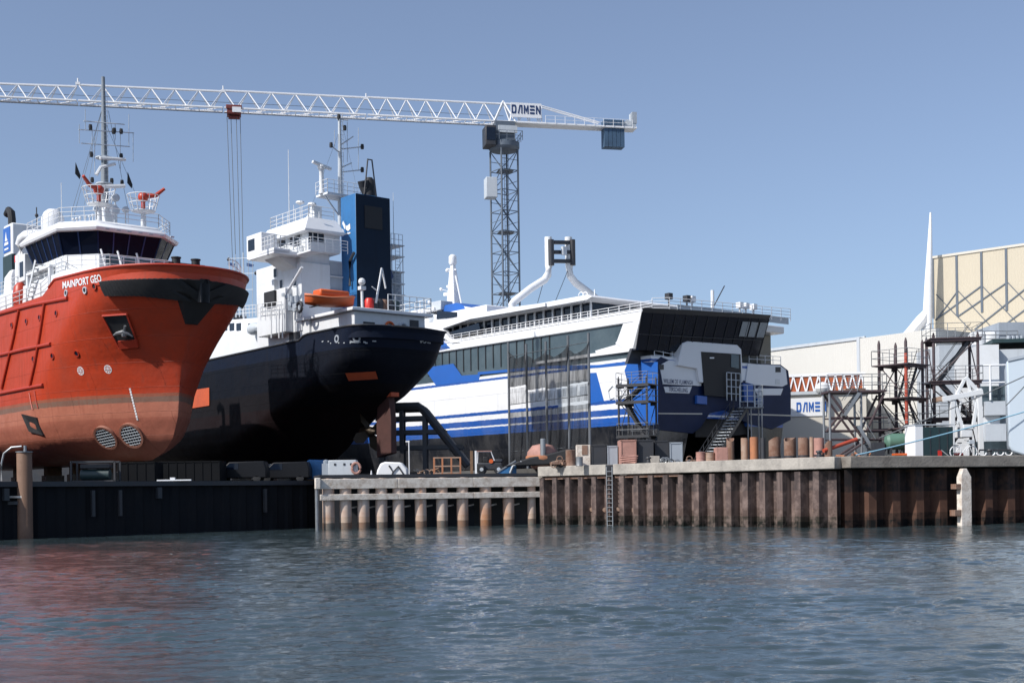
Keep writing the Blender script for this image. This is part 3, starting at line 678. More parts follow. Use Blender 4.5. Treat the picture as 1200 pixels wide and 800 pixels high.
    for px0, px1, py in ((92, 157, 152), (95, 152, 168), (98, 146, 142)):
        A_ = FR.f3(px0, py, mx+0.4); B_ = FR.f3(px1, py+4, mx+0.4); mb.tube(A_, B_, 0.045, 5)
    for px, p0, p1 in ((93, 146, 168), (100, 128, 152), (141, 150, 200), (151, 134, 170), (156, 156, 190), (111, 160, 205), (108, 150, 185), (135, 145, 165)):
        mb.tube(FR.f3(px, p0, mx+.4), FR.f3(px, p1, mx+.4), 0.028, 4)
    mb.build('yard', g, mast)
    for px, py in ((106, 149), (134, 153), (142, 154), (107, 181), (142, 183), (108, 211), (131, 212), (143, 214), (133, 154)):
        mb = MB(); c = FR.f3(px, py, mx+0.45); mb.lathe(c, [(0.13, -.2), (0.16, 0), (0.13, .2)], 8); mb.build('signal_lamp', M['black'], mast)
    for pts in (((113, 205), (118, 196), (135, 192)), ((117, 185), (146, 187), (147, 187))):
        mb = MB(); a_ = [FR.f3(x, y, mx+0.7) for x, y in pts]; mb.path(a_, 0.14, 6); mb.build('radar_scanner', W, mast)
    mb = MB(); mb.path([FR.f3(118, 219, mx+1), FR.f3(146, 218, mx+1)], 0.17, 6); mb.build('radar_scanner', W, mast)
    mb = MB()
    for z in (20.2, 22.5, 24.6): mb.lathe((mx, 0, z), [(0.7, 0), (0.7, 0.08)], 12)
    for z in np.arange(18.4, 30, 0.4): mb.tube((mx+.32, -0.18, z), (mx+.32, .18, z), 0.02, 4)
    for s_ in (-1, 1): mb.tube((mx+.32, .18*s_, 18.3), (mx+.32, .18*s_, 30), 0.02, 4)
    mb.build('mast_platform', g, mast)
    mb = MB()
    for ex, ey in (((82, 255)), ((87, 252)), ((99, 240)), ((150, 245))):
        mb.tube(FR.f3(119 if ex < 120 else 127, 130, mx), FR.f3(ex, ey, mx-1.5), 0.018, 3)
    mb.tube(FR.f3(124, 145, mx), FR.f3(160, 230, mx), 0.018, 3)
    mb.build('rigging', M['cable'], mast)
    for px, py, s_ in ((90, 201, 1), (151, 212, 1)):
        mb = MB(); c = FR.f3(px, py, mx); mb.add([c+Vector((0, -0.1, .7)), c+Vector((0, 0.3, -0.3)), c+Vector((0.05, 0.2, -0.6)), c+Vector((0, -.15, -.2)),
              c+Vector((.05, -0.1, .7)), c+Vector((.05, 0.3, -0.3)), c+Vector((0.1, 0.2, -0.6)), c+Vector((.05, -.15, -.2))], [(0, 1, 2, 3), (7, 6, 5, 4), (0, 4, 5, 1), (1, 5, 6, 2), (2, 6, 7, 3), (3, 7, 4, 0)])
        mb.build('flag', M['black'], mast)
    # fire monitors on basket platforms
    for px, py, w0 in ((116, 240, 10), (168, 248, 19)):
        c = FR.f3(px, py, -14.0); zz = c.z
        mb = MB(); mb.lathe((c.x, c.y, 18.2), [(0.25, 0), (0.2, zz-18.2-0.2), (0.9, zz-18.2), (0.9, zz-18.15)], 14)
        for k in range(14):
            a_ = 2*math.pi*k/14; mb.tube((c.x+.9*math.cos(a_), c.y+.9*math.sin(a_), zz), (c.x+1.25*math.cos(a_), c.y+1.25*math.sin(a_), zz+1.25), 0.03, 4)
        for rr_, hh in ((1.25, 1.25), (1.08, 0.62)): mb.path([(c.x+rr_*math.cos(2*math.pi*k/20), c.y+rr_*math.sin(2*math.pi*k/20), zz+hh) for k in range(20)], 0.04, 5, closed=True)
        o = mb.build('monitor_platform', W, t)
        mb = MB(); e = 1 if px > 130 else -1; mb.sphere((c.x, c.y, zz+1.15), 0.42, 12); mb.tube((c.x, c.y, zz+.1), (c.x, c.y, zz+1.2), .16, 8); mb.path([(c.x, c.y, zz+1.2), (c.x+.4, c.y+e*.9, zz+1.35), (c.x+.7, c.y+e*1.5, zz+1.9)], [.22, .17, .12], 8)
        mb.build('fire_monitor', M['redpaint'], o)
    # assorted gear between: searchlights, lockers
    for px, py, r_ in ((135, 232, .3), (134, 247, .35), (112, 245, .2), (147, 246, .25)):
        mb = MB(); c = FR.f3(px, py, -13.2); mb.lathe(c, [(r_*.6, -r_), (r_, -r_*.3), (r_, r_*.7), (r_*.7, r_*.8)], 12, 'x'); mb.tube(c, (c.x, c.y, 18.2), 0.06, 6); mb.build('searchlight', M['lgrey'], t)
    mb = MB(); c = FR.f3(128, 242, -15); mb.bx(-15.6, -14.6, c.y-.5, c.y+.5, 18.2, 20.3); mb.build('mast_locker', W, t, bevel=.04)
    for px in (94, 100, 105, 109, 86, 90):
        mb = MB(); c = FR.f3(px, 262, -20+(px-86)*.1); mb.tube((c.x, c.y, 18.2), (c.x, c.y, 19.9), .07, 6, .04); mb.sphere((c.x, c.y, 19.9), .13, 8); mb.build('antenna', W, t)
    # satellite dome
    c = FR.s3(62, 258, -3.0); mb = MB(); mb.lathe((c.x, -3, c.z-1.0), [(0.35, -1.8), (0.35, -0.25), (0.85, 0.0), (0.93, 0.6), (0.9, 1.15), (0.7, 1.6), (0.4, 1.85), (0.05, 1.92)], 20); mb.build('radar_dome', M['clean'], t)
    mb = MB(); c2 = FR.s3(72, 240, -3); mb.tube((c2.x, -3, 17.5), (c2.x, -3, 22.5), 0.03, 5); mb.build('whip_aerial', W, t)
    # big white vent pipe
    yv = -4.6
    pts = [FR.s3(24, y, yv) for y in (352, 330, 300, 287)] + [FR.s3(x, y, yv) for x, y in ((26, 280), (31, 276), (38, 275), (50, 275), (62, 276))] + [FR.s3(70, 279, yv+.6)]
    mb = MB(); mb.path(pts, 0.42, 14); o = mb.build('vent_pipe', M['clean'], t, ang=60)
    mb = MB(); a_ = FR.s3(23.5, 308, yv); mb.lathe(a_, [(0.44, 0), (0.44, .55)], 16); mb.build('red_band', M['redwhite'], o)
    # funnel
    a0 = FR.s3(4.5, 266, -3.6); a1 = FR.s3(32, 262, -3.6)
    xf0 = -38.6; xf1 = -35.9
    z0 = FR.s3(10, 300, -4.4).z; ztp = FR.s3(20, 259, -4.0).z
    xa = FR.s3(4, 270, -4.2).x; xb = FR.s3(14, 270, -4.2).x
    mb = MB(); mb.bx(xa, xb, -4.2, -0.6, 12, ztp); fn = mb.build('funnel', W, t, bevel=0.12)
    fz = FR.s3(10, 295, -4.2).z
    mb = MB(); mb.bx(xa-0.06, xb+0.06, -4.26, -0.55, 12, fz-0.3); mb.build('funnel_grille', M['teal'], fn)
    pa = FR.s3(4, 268, -4.2); mb = MB(); e0 = FR.s3(4.6, 285, -4.2); e1 = FR.s3(12.4, 285, -4.2); zt_ = FR.s3(8, 267, -4.2).z; zb_ = FR.s3(8, 296, -4.2).z
    mb.bx(e0.x, e1.x, -4.25, -4.2, zb_, zt_); mb.build('blue_panel', M['blue'], fn)
    mb = MB(); cx = (e0.x+e1.x)/2; cz = (zb_+zt_)/2
    mb.prism([(cx-.35, cz-.1), (cx-.1, cz+.7), (cx+.05, cz+.2), (cx+.3, cz-.1)], -4.285, -4.25); mb.prism([(cx-.5, cz-.45), (cx+.5, cz-.45), (cx+.4, cz-.2), (cx-.45, cz-.2)], -4.285, -4.25); mb.prism([(cx-.5, cz-.85), (cx+.5, cz-.85), (cx+.5, cz-.7), (cx-.5, cz-.7)], -4.285, -4.25)
    mb.build('emblem', M['clean'], fn)
    b0 = FR.s3(14, 258, -3.0); mb = MB(); mb.path([(b0.x, -3, ztp-.2), (b0.x, -3, ztp+1.0), (b0.x-.15, -3, ztp+1.6), (b0.x-.7, -3, ztp+1.9), (b0.x-1.2, -3, ztp+1.6)], 0.34, 10); mb.build('exhaust', M['black'], fn)
    mb = MB(); mb.tube((xb-.3, -2, ztp), (xb-.3, -2, ztp+1.6), .05, 6); mb.sphere((xb-.3, -2, ztp+.9), .17, 8); mb.build('lamp_pole', M['dark'], fn)
    mb = MB()   # ladder cage aft of funnel
    for zc in np.linspace(13.5, ztp-.6, 9): mb.path([(xb+.9, -2.2, zc), (xb+1.9, -2.2, zc)], .03, 4)
    for xx in (xb+.9, xb+1.4, xb+1.9): mb.tube((xx, -2.2, 12.5), (xx, -2.2, ztp-.5), 0.035, 4)
    mb.build('cage_ladder', W, t)
    # midship clutter: stair, arch, boat deck, red rescue drum, lockers
    c = FR.s3(42, 330, -5.2); mb = MB()
    for k in range(9): mb.box((c.x-1.0+k*0.24, -5.15, 12.9+k*.33), (.3, .9, .06))
    for dy in (-.45, .45): mb.bar((c.x-1.2, -5.15+dy, 12.6), (c.x+1.1, -5.15+dy, 15.8), .06, .25)
    mb.build('deck_stair', W, t)
    mb = MB(); mb.bx(c.x-2.0, c.x+3.2, -5.3, -4.9, 15.0, 15.25); mb.bx(c.x-2.0, c.x-1.7, -5.3, -4.9, 12.5, 15.0); mb.bx(c.x+2.9, c.x+3.2, -5.3, -4.9, 12.5, 15.0); mb.build('boat_deck_arch', W, t, bevel=.05)
    mb = MB(); c = FR.s3(34, 315, -4.6); mb.bx(c.x-.7, c.x+.7, -5.2, -3.6, c.z-1.1, c.z+1.1); mb.build('equipment_cabin', W, t, bevel=.06)
    mb = MB(); mb.bx(c.x-.4, c.x+.4, -5.23, -5.18, c.z-.7, c.z+.5); mb.build('cabin_window', M['glass'], t)
    mb = MB(); c = FR.s3(24, 346, -5.2); mb.lathe(c, [(.55, -.9), (.62, 0), (.5, .7), (.25, 1.0)], 14); mb.build('red_drum', M['redpaint'], t)
    mb = MB(); c = FR.s3(12, 330, -4.8); mb.loftpoly([[(c.x-1.1, -5.2, 12.4), (c.x+1.1, -5.2, 12.4), (c.x+1.1, -3.4, 12.4), (c.x-1.1, -3.4, 12.4)], [(c.x-.9, -5, c.z+.4), (c.x+.7, -5, c.z+.4), (c.x+.7, -3.6, c.z+.4), (c.x-.9, -3.6, c.z+.4)], [(c.x-.4, -4.7, c.z+1), (c.x+.3, -4.7, c.z+1), (c.x+.3, -3.9, c.z+1), (c.x-.4, -3.9, c.z+1)]]); mb.build('winch_house', W, t, bevel=.08)
    # ladders / rails along the bridge side
    mb = MB(); rail(mb, [(-30, -5.0, 14.4), (-20, -5.0, 14.4)], 1.05, 0.035, 3, 1.2); mb.build('wing_rail', W, t)
    return FR, H
RED, REDH = red_ship()

def keel_blocks(FR, xs_, ylist, h, m, label, grp):
    """stacked blocking on the yard ground under a ship"""
    g0 = 3.25
    for x in xs_:
        for y in ylist:
            p = FR.M @ Vector((x, y, 0)); t = thing('keel_block', label, 'keel block', (p.x, p.y, g0), FR.th, grp)
            hh = h-g0; mb = MB(); mb.box((0, 0, hh*0.3), (1.2, 1.6, hh*0.6)); mb.build('concrete_base', M['concrete2'], t, bevel=.03)
            mb = MB(); mb.box((0, 0, hh*0.8), (0.9, 1.3, hh*0.4)); mb.build('timber_cap', M['wood'], t, bevel=.02)
keel_blocks(RED, (-12, -18, -24, -30, -38), (0,), 5.13, None, 'concrete and timber keel block under the red ship', 'keel blocks under the red ship')
# unseen blocker added left of the frame, shaped to shade the red ship's foot
t = thing('slipway_hall', 'dark steel slipway hall just out of the picture at the left', 'hall', (-43.5, 88.0, 3.25), TH)
mb = MB(); mb.bx(-38, -2.5, -16, 0, 0, 14.4); mb.prism([(-16, 14.4), (0, 14.4), (-8, 17.0)], -38, -2.5, 'yz'); mb.bx(-2.48, 11.5, -14, -.5, 0, 10.6); mb.bx(-37, -17, -15, -.3, 14.4, 18.2); mb.build('wall', M['grey'], t)
# ------------------------------------------------------------------ dark blue coaster, stern towards us
def coaster():
    FR = Frame(-8.3, 107.2, 5.5, TH)
    t = thing('dark_cargo_ship', 'black and navy cargo ship with rounded stern, white aft house and tall blue funnel', 'ship', FR.loc, TH)
    D = 10.6
    zt = lambda x: float(np.interp(-x, [0, 9, 9.6, 40, 62], [10.75, 10.75, 10.35, 10.0, 11.5]))
    H = Hull(D, 4.9, 62, xs=[(0, -12), (1.0, -10), (2.2, -8.0), (3.2, -6.2), (4.3, -4.4), (5.3, -2.5), (6.4, -1.7), (7.4, -1.1), (10.6, 0)],
             Le=[(0, 18), (2.2, 15), (4.3, 12), (6.4, 7.5), (8, 3.8), (10.6, 2.4)], p=[(0, 1.5), (5, 1.9), (8, 2.3), (10.6, 2.4)], q=[(0, 1.0), (4, 0.85), (6.4, 0.55), (8, 0.38), (10.6, 0.33)],
             low=[(0, 0.3), (0.4, 0.65), (1, 0.84), (2, 0.96), (3, 1), (10.6, 1)], zt=zt, aft=16, aftmin=0.05)
    blk = (0.006, 0.008, 0.014, 1)
    hm = banded('black_hull_coats', [(0, (0.012, 0.007, 0.008, 1)), (4.6, (0.009, 0.008, 0.01, 1)), (6.2, blk), (9.0, (0.008, 0.013, 0.028, 1))], rough=0.6, dirt=0.5, streak=0.5, dcol=(0.016, 0.016, 0.02, 1), spec=.10)
    H.build('hull', hm, t, deck=1.0)
    mb = MB(); mb.path([H.pt(-x, zt(-x), 0.02, -1) for x in np.linspace(60, 0.02, 80)]+[H.pt(-x, zt(-x), 0.02, 1) for x in np.linspace(0.02, 20, 20)], 0.09, 6); mb.build('bulwark_capping', M['dark'], t)
    def quad(name, pts, m, off=0.03):
        # red patch on the shell, sunlight on the antifouling put into its colour
        q = []
        n = 10; P = [H.hit(FR, *p) for p in pts]
        if any(p is None for p in P): print('patch missed', name, pts); return
        vs = []; fs = []
        for i in range(n+1):
            for j in range(n+1):
                a = P[0].lerp(P[1], i/n).lerp(P[3].lerp(P[2], i/n), j/n); s_ = 1 if P[0].y > 0 and P[1].y > 0 else -1
                # snap to the shell along y
                if abs(a.y) < H.bz(a.x, a.z)*0.999 or True:
                    nn = H.nrm(a.x, a.z, -1 if a.y < 0 else 1)
                vs.append(a+nn*off)
        for i in range(n):
            for j in range(n): k = i*(n+1)+j; fs.append((k, k+1, k+n+2, k+n+1))
        m_ = MB(); m_.add(vs, fs); m_.build(name, m, t, ang=60)
    sunred = mat('red_primer', (0.55, 0.10, 0.035, 1), 0.6, dirt=0.5, dcol=(0.25, 0.06, 0.04, 1))  # bright red standing for sun on the antifouling and rudder top
    quad('primer_patch', [(405, 436), (440, 434), (443, 443), (409, 445)], sunred, 0.12)
    quad('primer_patch', [(226, 457), (246, 454), (246, 475), (221, 479)], sunred, 0.08)
    # scuffed white marks and fittings near the stern rail
    for px, py in ((395, 397), (418, 396)): 
        p = H.hit(FR, px, py); 
        if p: mb = MB(); H.disc(mb, p, 0.34, 0, ri=0.2, th=0.06); mb.build('mooring_pipe', M['grey'], t)
    mb = MB()
    for i in range(26):
        px = random.choice((random.uniform(376, 412), random.uniform(490, 503), random.uniform(412, 440))); p = H.hit(FR, px, random.uniform(399.5, 402.5))
        if p: nn = H.nrm(p.x, p.z, -1 if p.y < 0 else 1); mb.box(Vector(p)+nn*.01, (random.uniform(.1, .35), .02, random.uniform(.05, .12)), M=(nn.to_track_quat('Y', 'Z')).to_matrix().to_4x4())
    mb.build('worn_lettering', M['lgrey'], t, ang=0)
    for k in range(3):
        p = H.hit(FR, 342+10*k, 404); 
    # rudder and stock, propeller
    mb = MB(); mb.prism([(-2.7, 0.3), (-4.9, 0.0), (-4.9, 3.0), (-4.6, 5.4), (-3.0, 5.6), (-2.7, 3.2)], -0.3, 0.3); mb.build('rudder', mat('rudder_coating', (0.07, 0.028, 0.024, 1), 0.7, dirt=0.6), t, bevel=.06)
    mb = MB(); mb.lathe((-3.8, 0, 5.2), [(0.5, 0), (.5, 1.8)], 14); mb.box((-3.6, 0, 5.3), (2.4, .8, .35)); mb.build('rudder_head', sunred, t)
    mb = MB(); mb.lathe((-6.6, 0, 2.3), [(0.1, 1.1), (.4, .6), (.5, 0), (.5, -.8)], 14, 'x')
    for k in range(4):
        a = k*math.pi/2+.5; u = Vector((0, math.cos(a), math.sin(a))); w_ = Vector((1, 0, 0)).cross(u); c = Vector((-6.4, 0, 2.3))
        mb.loftpoly([[c+u*.4+w_*-.25+Vector((-.1, 0, 0)), c+u*.4+w_*.25+Vector((.1, 0, 0)), c+u*.4+w_*.25+Vector((.18, 0, 0)), c+u*.4-w_*.25+Vector((-.02, 0, 0))], [c+u*1.2-w_*.5+Vector((-.2, 0, 0)), c+u*1.2+w_*.5+Vector((.2, 0, 0)), c+u*1.2+w_*.5+Vector((.26, 0, 0)), c+u*1.2-w_*.5+Vector((-.14, 0, 0))], [c+u*1.8-w_*.2+Vector((-.1, 0, 0)), c+u*1.8+w_*.2+Vector((.1, 0, 0)), c+u*1.8+w_*.2+Vector((.14, 0, 0)), c+u*1.8-w_*.2+Vector((-.06, 0, 0))]])
    mb.build('propeller', mat('bronze', (.06, .045, .03, 1), .5, metal=.5), t)  # metal colour darkened for the shade under the stern
    # ------------- aft house
    W = M['white']; S3 = FR.s3; F3 = FR.f3
    # low poop house: white front wall x 353..470, y 365..392
    mb = MB(); mb.bx(-9.5, -2.6, -3.9, 3.4, 9.7, 12.15); lo_ = mb.build('poop_house', W, t, bevel=.08)
    mb = MB(); mb.bx(-11.5, -2.2, -4.3, 4.0, 12.15, 12.42); mb.build('poop_deck_slab', M['clean'], t, bevel=.04)
    mb = MB()
    for y in (2.2,): mb.bx(-2.6, -2.52, y-.45, y+.45, 10.0, 11.8)
    mb.build('door', M['dark'], lo_)
    mb = MB(); mb.bx(-2.6, -2.5, -3.0, -1.9, 10.3, 11.3); mb.build('dark_opening', M['dark'], lo_)
    for pos, fx in (((-2.48, -.4, 11.0), 'x'), ((-2.48, 1.0, 11.0), 'x')):
        mb = MB(); mb.path([(pos[0], pos[1]+.42*math.cos(a), pos[2]+.42*math.sin(a)) for a in np.linspace(0, 2*math.pi, 20, endpoint=False)], .11, 8, closed=True); mb.build('lifebuoy', M['orange'] if pos[1] < 1 else M['lgrey'], t)
    mb = MB(); rail(mb, [(-9.5, -5.0, 12.42), (-2.4, -5.0, 12.42)][:0] or [(-2.4, -0.6, 12.42), (-2.4, 3.9, 12.42), (-8, 3.9, 12.42)], 1.35, .045, 3, .8); mb.build('poop_rail', W, t)
    # main accommodation block with corner at px 353, aft wall greyed for its shade
    xaft = -11.0
    yc, _ = FR.face(353, 320, xaft)
    zA = F3(372, 303, xaft).z
    y2, _ = FR.face(402, 320, xaft)
    xw = FR.side(300, 320, yc)[0]
    mb = MB(); mb.bx(xw, xaft, yc, 3.8, 9.5, zA); blk_ = mb.build('accommodation', W, t, bevel=.08)
    mb = MB(); mb.bx(xaft-.3, xaft+.04, yc+.1, y2+3, 12.3, zA-.2); mb.build('aft_wall', M['lgrey'], t)  # grey sheet over the white block paints the shade of its aft side
    mb = MB(); zz1 = F3(372, 322, xaft).z
    mb.tube((xaft+.15, yc, zz1), (xaft+.15, y2, zz1), .07, 6); mb.tube((xaft+.1, yc+.4, F3(372, 303, xaft).z-.6), (xaft+.1, yc+.4, 12.5), .04, 5); mb.bx(xaft, xaft+.3, yc+2.0, yc+4.2, F3(375, 341, xaft).z, F3(375, 340, xaft).z+.1); mb.build('wall_pipe', W, t)
    # wider lower steps of the house to the left (px 300..353, y 300..400)
    def side_blk(px0, px1, pyt, pyb, yy, depth, name='side_block', m=W, par=t):
        x0, zt_ = FR.side(px0, pyt, yy); x1, _ = FR.side(px1, pyt, yy); zb_ = FR.side((px0+px1)/2, pyb, yy)[1]
        m_ = MB(); m_.bx(x0, x1, yy, yy+depth, zb_, zt_); return m_.build(name, m, par, bevel=.06)
    side_blk(302, 334, 345, 392, yc-1.0, 3)
    side_blk(312, 353, 318, 392, yc-.25, 3)
    side_blk(320, 352, 297, 319, yc-.15, 3)
    side_blk(306, 321, 331, 346, yc-.6, 3)
    # bridge deck and wheelhouse
    yb = yc+.2
    zb0 = F3(360, 298, xaft).z
    mb = MB(); xa_ = FR.side(326, 285, yb)[0]; xb_ = FR.side(361, 280, yb)[0]
    ztop = FR.side(345, 260, yb)[1]; zbot = FR.side(345, 298, yb)[1]
    mb.bx(xa_-2, xb_, yb, yb+3.3, zbot, ztop-.9); br = mb.build('bridge', W, t, bevel=.06)
    mb = MB()   # sloping roof fascia
    ring = lambda o_, z: [(xa_-2.4-o_, yb-.35-o_, z), (xb_+.35+o_, yb-.35-o_, z), (xb_+.35+o_, yb+3.2+o_*.6, z), (xa_-2.4-o_, yb+3.2+o_*.6, z)]
    mb.loftpoly([ring(.3, ztop-1.3), ring(.35, ztop-1.1), ring(-.35, ztop), ring(-.4, ztop+.08)]); mb.build('bridge_roof', M['clean'], br, bevel=.04)
    for px in (331.5, 342, 349):
        c = S3(px, 281, yb); addwin(br, c, (1, 0, 0), (0, 0, 1), 1.15 if px != 342 else .6, 1.2 if px != 342 else .9, (0, -1, 0), .09, W, M['glass'])
    for px, w_ in ((366.5, .9), (373, 1.1)):
        c = F3(px, 276.5, xb_); addwin(br, c, (0, 1, 0), (0, 0, 1), w_, 1.1, (1, 0, 0), .08, W, M['glass'])
    mb = MB(); rr = ring(-.6, ztop+.08); rail(mb, [rr[3], rr[0], rr[1], rr[2]], 1.1, .04, 3, 1.2); mb.build('roof_rail', W, br)
    # bridge wing box sticking out to the left
    yw = yb-3.2; x0, z0 = FR.side(289, 300, yw); x1, z1 = FR.side(306, 284, yw)
    c = F3(300, 290, xa_)
    mb = MB(); zw = FR.side(310, 301, yw)[1]
    mb.prism([(x0, zw+.2), (x1+2.2, zw+.2), (x1+2.2, zw+.6), (x1, zw+.6), (x1, zw+2.3), (x0, zw+2.3)], yw, yw+1.6); mb.bx(x0+.3, x1+2.2, yw, yb+.3, zw+.1, zw+.45)
    wg = mb.build('bridge_wing', M['clean'], t, bevel=.05)
    mb = MB(); mb.bx(x0+.35, x0+1.5, yw-.04, yw, zw+.9, zw+1.9); mb.build('wing_window', M['glass'], wg)
    mb = MB(); mb.prism([(yb, zw-1.0), (yw+1.0, zw+.1), (yb, zw+.1)], x0+1.4, x1+1.2, 'yz'); mb.build('wing_bracket', W, wg)
    mb = MB(); rail(mb, [(x1, yw+.05, zw+.6), (x1+2.2, yw+.05, zw+.6), (x1+2.2, yb, zw+.6)], 1.1, .04, 3, .6); mb.build('wing_rail', W, wg)
    mb = MB(); zr = FR.side(345, 298, yb-.9)[1]; xr0, xr1 = FR.side(333, 290, yb-.9)[0], FR.side(358, 290, yb-.9)[0]
    mb.bx(xr0, xr1+1.0, yb-1.0, yb+.2, zr-.15, zr); mb.build('bridge_walkway', W, t)
    mb = MB(); rail(mb, [(xr0, yb-.9, zr), (xr1+.9, yb-.9, zr), (xr1+.9, y2-1.3, zr)], 1.1, .035, 4, .8); mb.build('walkway_rail', W, t)
    # side windows, doors and vertical gear on the lit wall
    for px, py, yy in ((339, 312, yc), (323, 320, yc-.25), (346, 330, yc-.25), (330, 333, yc-.25), (341, 346, yc-.25)): addwin(blk_, S3(px, py, yy), (1, 0, 0), (0, 0, 1), .55, .75, (0, -1, 0), .06, W, M['glass'])
    mb = MB(); c0 = S3(311, 347, yc-1.1); c1 = S3(323, 353, yc-1.1); mb.bx(c0.x, c1.x, yc-1.25, yc-1.0, c1.z-.3, c0.z+.3); mb.build('dark_board', M['black'], t)
    mb = MB(); mb.tube(S3(335, 345, yc-1.2), S3(354, 313, yc-1.2), .13, 8); mb.tube(S3(335, 345, yc-1.2), S3(334, 362, yc-1.2), .16, 8); mb.build('davit', W, t)
    mb = MB(); 
    for px in (318, 327, 331): mb.tube(S3(px, 362, yc-1.5), S3(px, 396, yc-1.5), .06, 6)
    rail(mb, [S3(302, 372, yc-1.3), S3(330, 369, yc-1.3)], 1.2, .04, 3, .8); mb.build('deck_posts', W, t)
    mb = MB()
    for i in range(16):
        c = S3(random.uniform(332, 352), random.uniform(345, 362), yc-1.3); mb.box(c, (random.uniform(.2, .5),)*3, random.random()) if i % 2 else mb.lathe(c, [(.2, -.3), (.2, .3)], 8)
    mb.build('winch_gear', M['grey'], t, ang=30)
    mb = MB(); c = S3(351, 359.5, yc-1.5); mb.path([(c.x+.42*math.cos(a), c.y, c.z+.42*math.sin(a)) for a in np.linspace(0, 2*math.pi, 20, endpoint=False)], .13, 8, closed=True); mb.build('lifebuoy', M['dark'], t)
    # port-side open gallery under the poop deck slab: arch opening
    mb = MB(); c = S3(343, 381, -4.1); mb.bx(-13.5, -9.5, -4.1, 3.9, 9.6, 12.15); mb.build('poop_side', W, t, bevel=.05)
    mb = MB(); c = S3(345, 379, -4.12); mb.bx(c.x-.9, c.x+.9, -4.16, -4.08, 10.1, 11.6); mb.build('side_opening', M['dark'], t)
    # ------------- funnel
    xf = -8.6; yl, _ = FR.face(417.5, 300, xf); yr, _ = FR.face(457.5, 300, xf); zf = F3(435, 229, xf).z; xk = FR.side(400, 300, yl)[0]
    mb = MB(); mb.bx(xk, xf, yl, yr, 12.4, zf); fn = mb.build('funnel', M['funnelblue'], t, bevel=.05)
    mb = MB(); mb.bx(xf-.03, xf+.05, yl+.02, yr-.02, 12.4, zf-.05); mb.build('funnel_aft_plate', mat('funnel_dark', (0.009, 0.02, 0.04, 1), .6, dirt=.5, streak=.5, dcol=(.014, .02, .03, 1), spec=.15), fn)  # dark sheet over the blue aft face, its shade put into the colour
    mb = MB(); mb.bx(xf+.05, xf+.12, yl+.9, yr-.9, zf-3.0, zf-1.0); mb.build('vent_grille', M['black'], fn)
    mb = MB(); mb.prism([(yr, F3(457, 310, xf).z), (F3(463, 325, xf).y, F3(463, 324, xf).z), (yr, F3(457, 330, xf).z)], xf-1.2, xf-.2, 'yz'); mb.prism([(yr, F3(457, 345, xf).z), (F3(466, 362, xf).y, 12.4), (yr, 12.4)], xf-1.2, xf-.2, 'yz'); mb.build('gusset', M['navy'], fn)
    # emblem: white bird over a line, on the sunlit flank
    mb = MB(); em = [(401.5, 262), (402.5, 259), (405, 264), (407, 265), (410.5, 262), (411, 268), (408.5, 271), (404, 268)]
    mb.prism(FR.sides(em, yl), yl-.05, yl-.01); em2 = [(400, 271), (402, 268.5), (403.5, 271), (403, 274), (411, 272), (411, 273.7), (402, 276), (400, 274)]; mb.prism(FR.sides(em2, yl), yl-.05, yl-.01); mb.build('emblem', M['clean'], fn, ang=0)
    mb = MB(); mb.path([S3(415, 296, yl-.25), S3(410, 306, yl-.25), S3(410, 335, yl-.25)], .14, 8); mb.build('funnel_pipe', M['dark'], fn)
    c = F3(427, 229, xf-1.2); mb = MB(); mb.path([(c.x, c.y, zf-.3), (c.x, c.y, zf+.9), (c.x+.1, c.y-.2, zf+1.5)], [.35, .45, .5], 12); mb.lathe((c.x, c.y+.55, zf-.2), [(.5, 0), (.6, .8), (.55, 1.7), (.3, 2.1)], 12); mb.build('exhaust', M['black'], fn)
    mb = MB(); a = F3(432, 187, xf); mb.tube(a+Vector((0, -.1, 0)), (xf, F3(427, 229, xf).y, zf), .07, 5); mb.tube(a+Vector((0, .35, 0)), (xf, F3(441, 229, xf).y, zf), .07, 5); mb.tube(a+Vector((0, -.15, 0)), a+Vector((0, .4, 0)), .06, 5); mb.build('lifting_frame', M['dark'], fn)
    # grey lattice ladder tower beside the funnel
    xl = xf-.8; ya, yd = FR.face(458.5, 300, xl)[0], FR.face(472, 300, xl)[0]
    mb = MB(); mb.bx(xl-2.0, xl-.1, ya+.1, yd-.1, 12.4, F3(465, 318, xl).z); tw = mb.build('vent_tower', M['grey'], t)
    mb = MB(); zt2 = F3(465, 287, xl).z
    for y in (ya+.05, yd):
        for x in (xl, xl-2): mb.tube((x, y, 12.4), (x, y, zt2), .045, 4)
    for py in (287, 300, 318, 332, 345): z = F3(465, py, xl).z; mb.bx(xl-2.1, xl+.1, ya, yd+.15, z-.05, z+.03)
    ladder(mb, (xl+.1, (ya+yd)/2, 12.4), (xl+.1, (ya+yd)/2, zt2), .5, (0, 1, 0)); 
    for z_ in (12.4, 14.4, 16.5): mb.tube((xl+.05, ya, z_), (xl+.05, yd, z_+2), .03, 4)
    rail(mb, [(xl, ya, zt2), (xl, yd, zt2)], 1.0, .03, 2, .5); mb.build('ladder_frame', M['lgrey'], tw)
    mb = MB(); c = F3(461.5, 287, xl); mb.tube((xl, c.y, zt2), (xl, c.y, F3(461, 226, xl).z), .045, 5, .02); mb.build('whip_aerial', W, tw)
    # ------------- masts on the wheelhouse
    xm = xa_+3.0; c = F3(399, 229, xm); zm = F3(399, 136, xm).z
    mb = MB(); mb.tube((xm, c.y, ztop-.2), (xm, c.y, c.z+.2), .3, 10, .26); mb.tube((xm, c.y, c.z), (xm, c.y, zm), .24, 10, .13); ms = mb.build('mast', M['lgrey'], t)
    mb = MB(); zp = F3(390, 229, xm).z; y0 = FR.face(377, 229, xm)[0]; y1 = FR.face(423, 229, xm)[0]
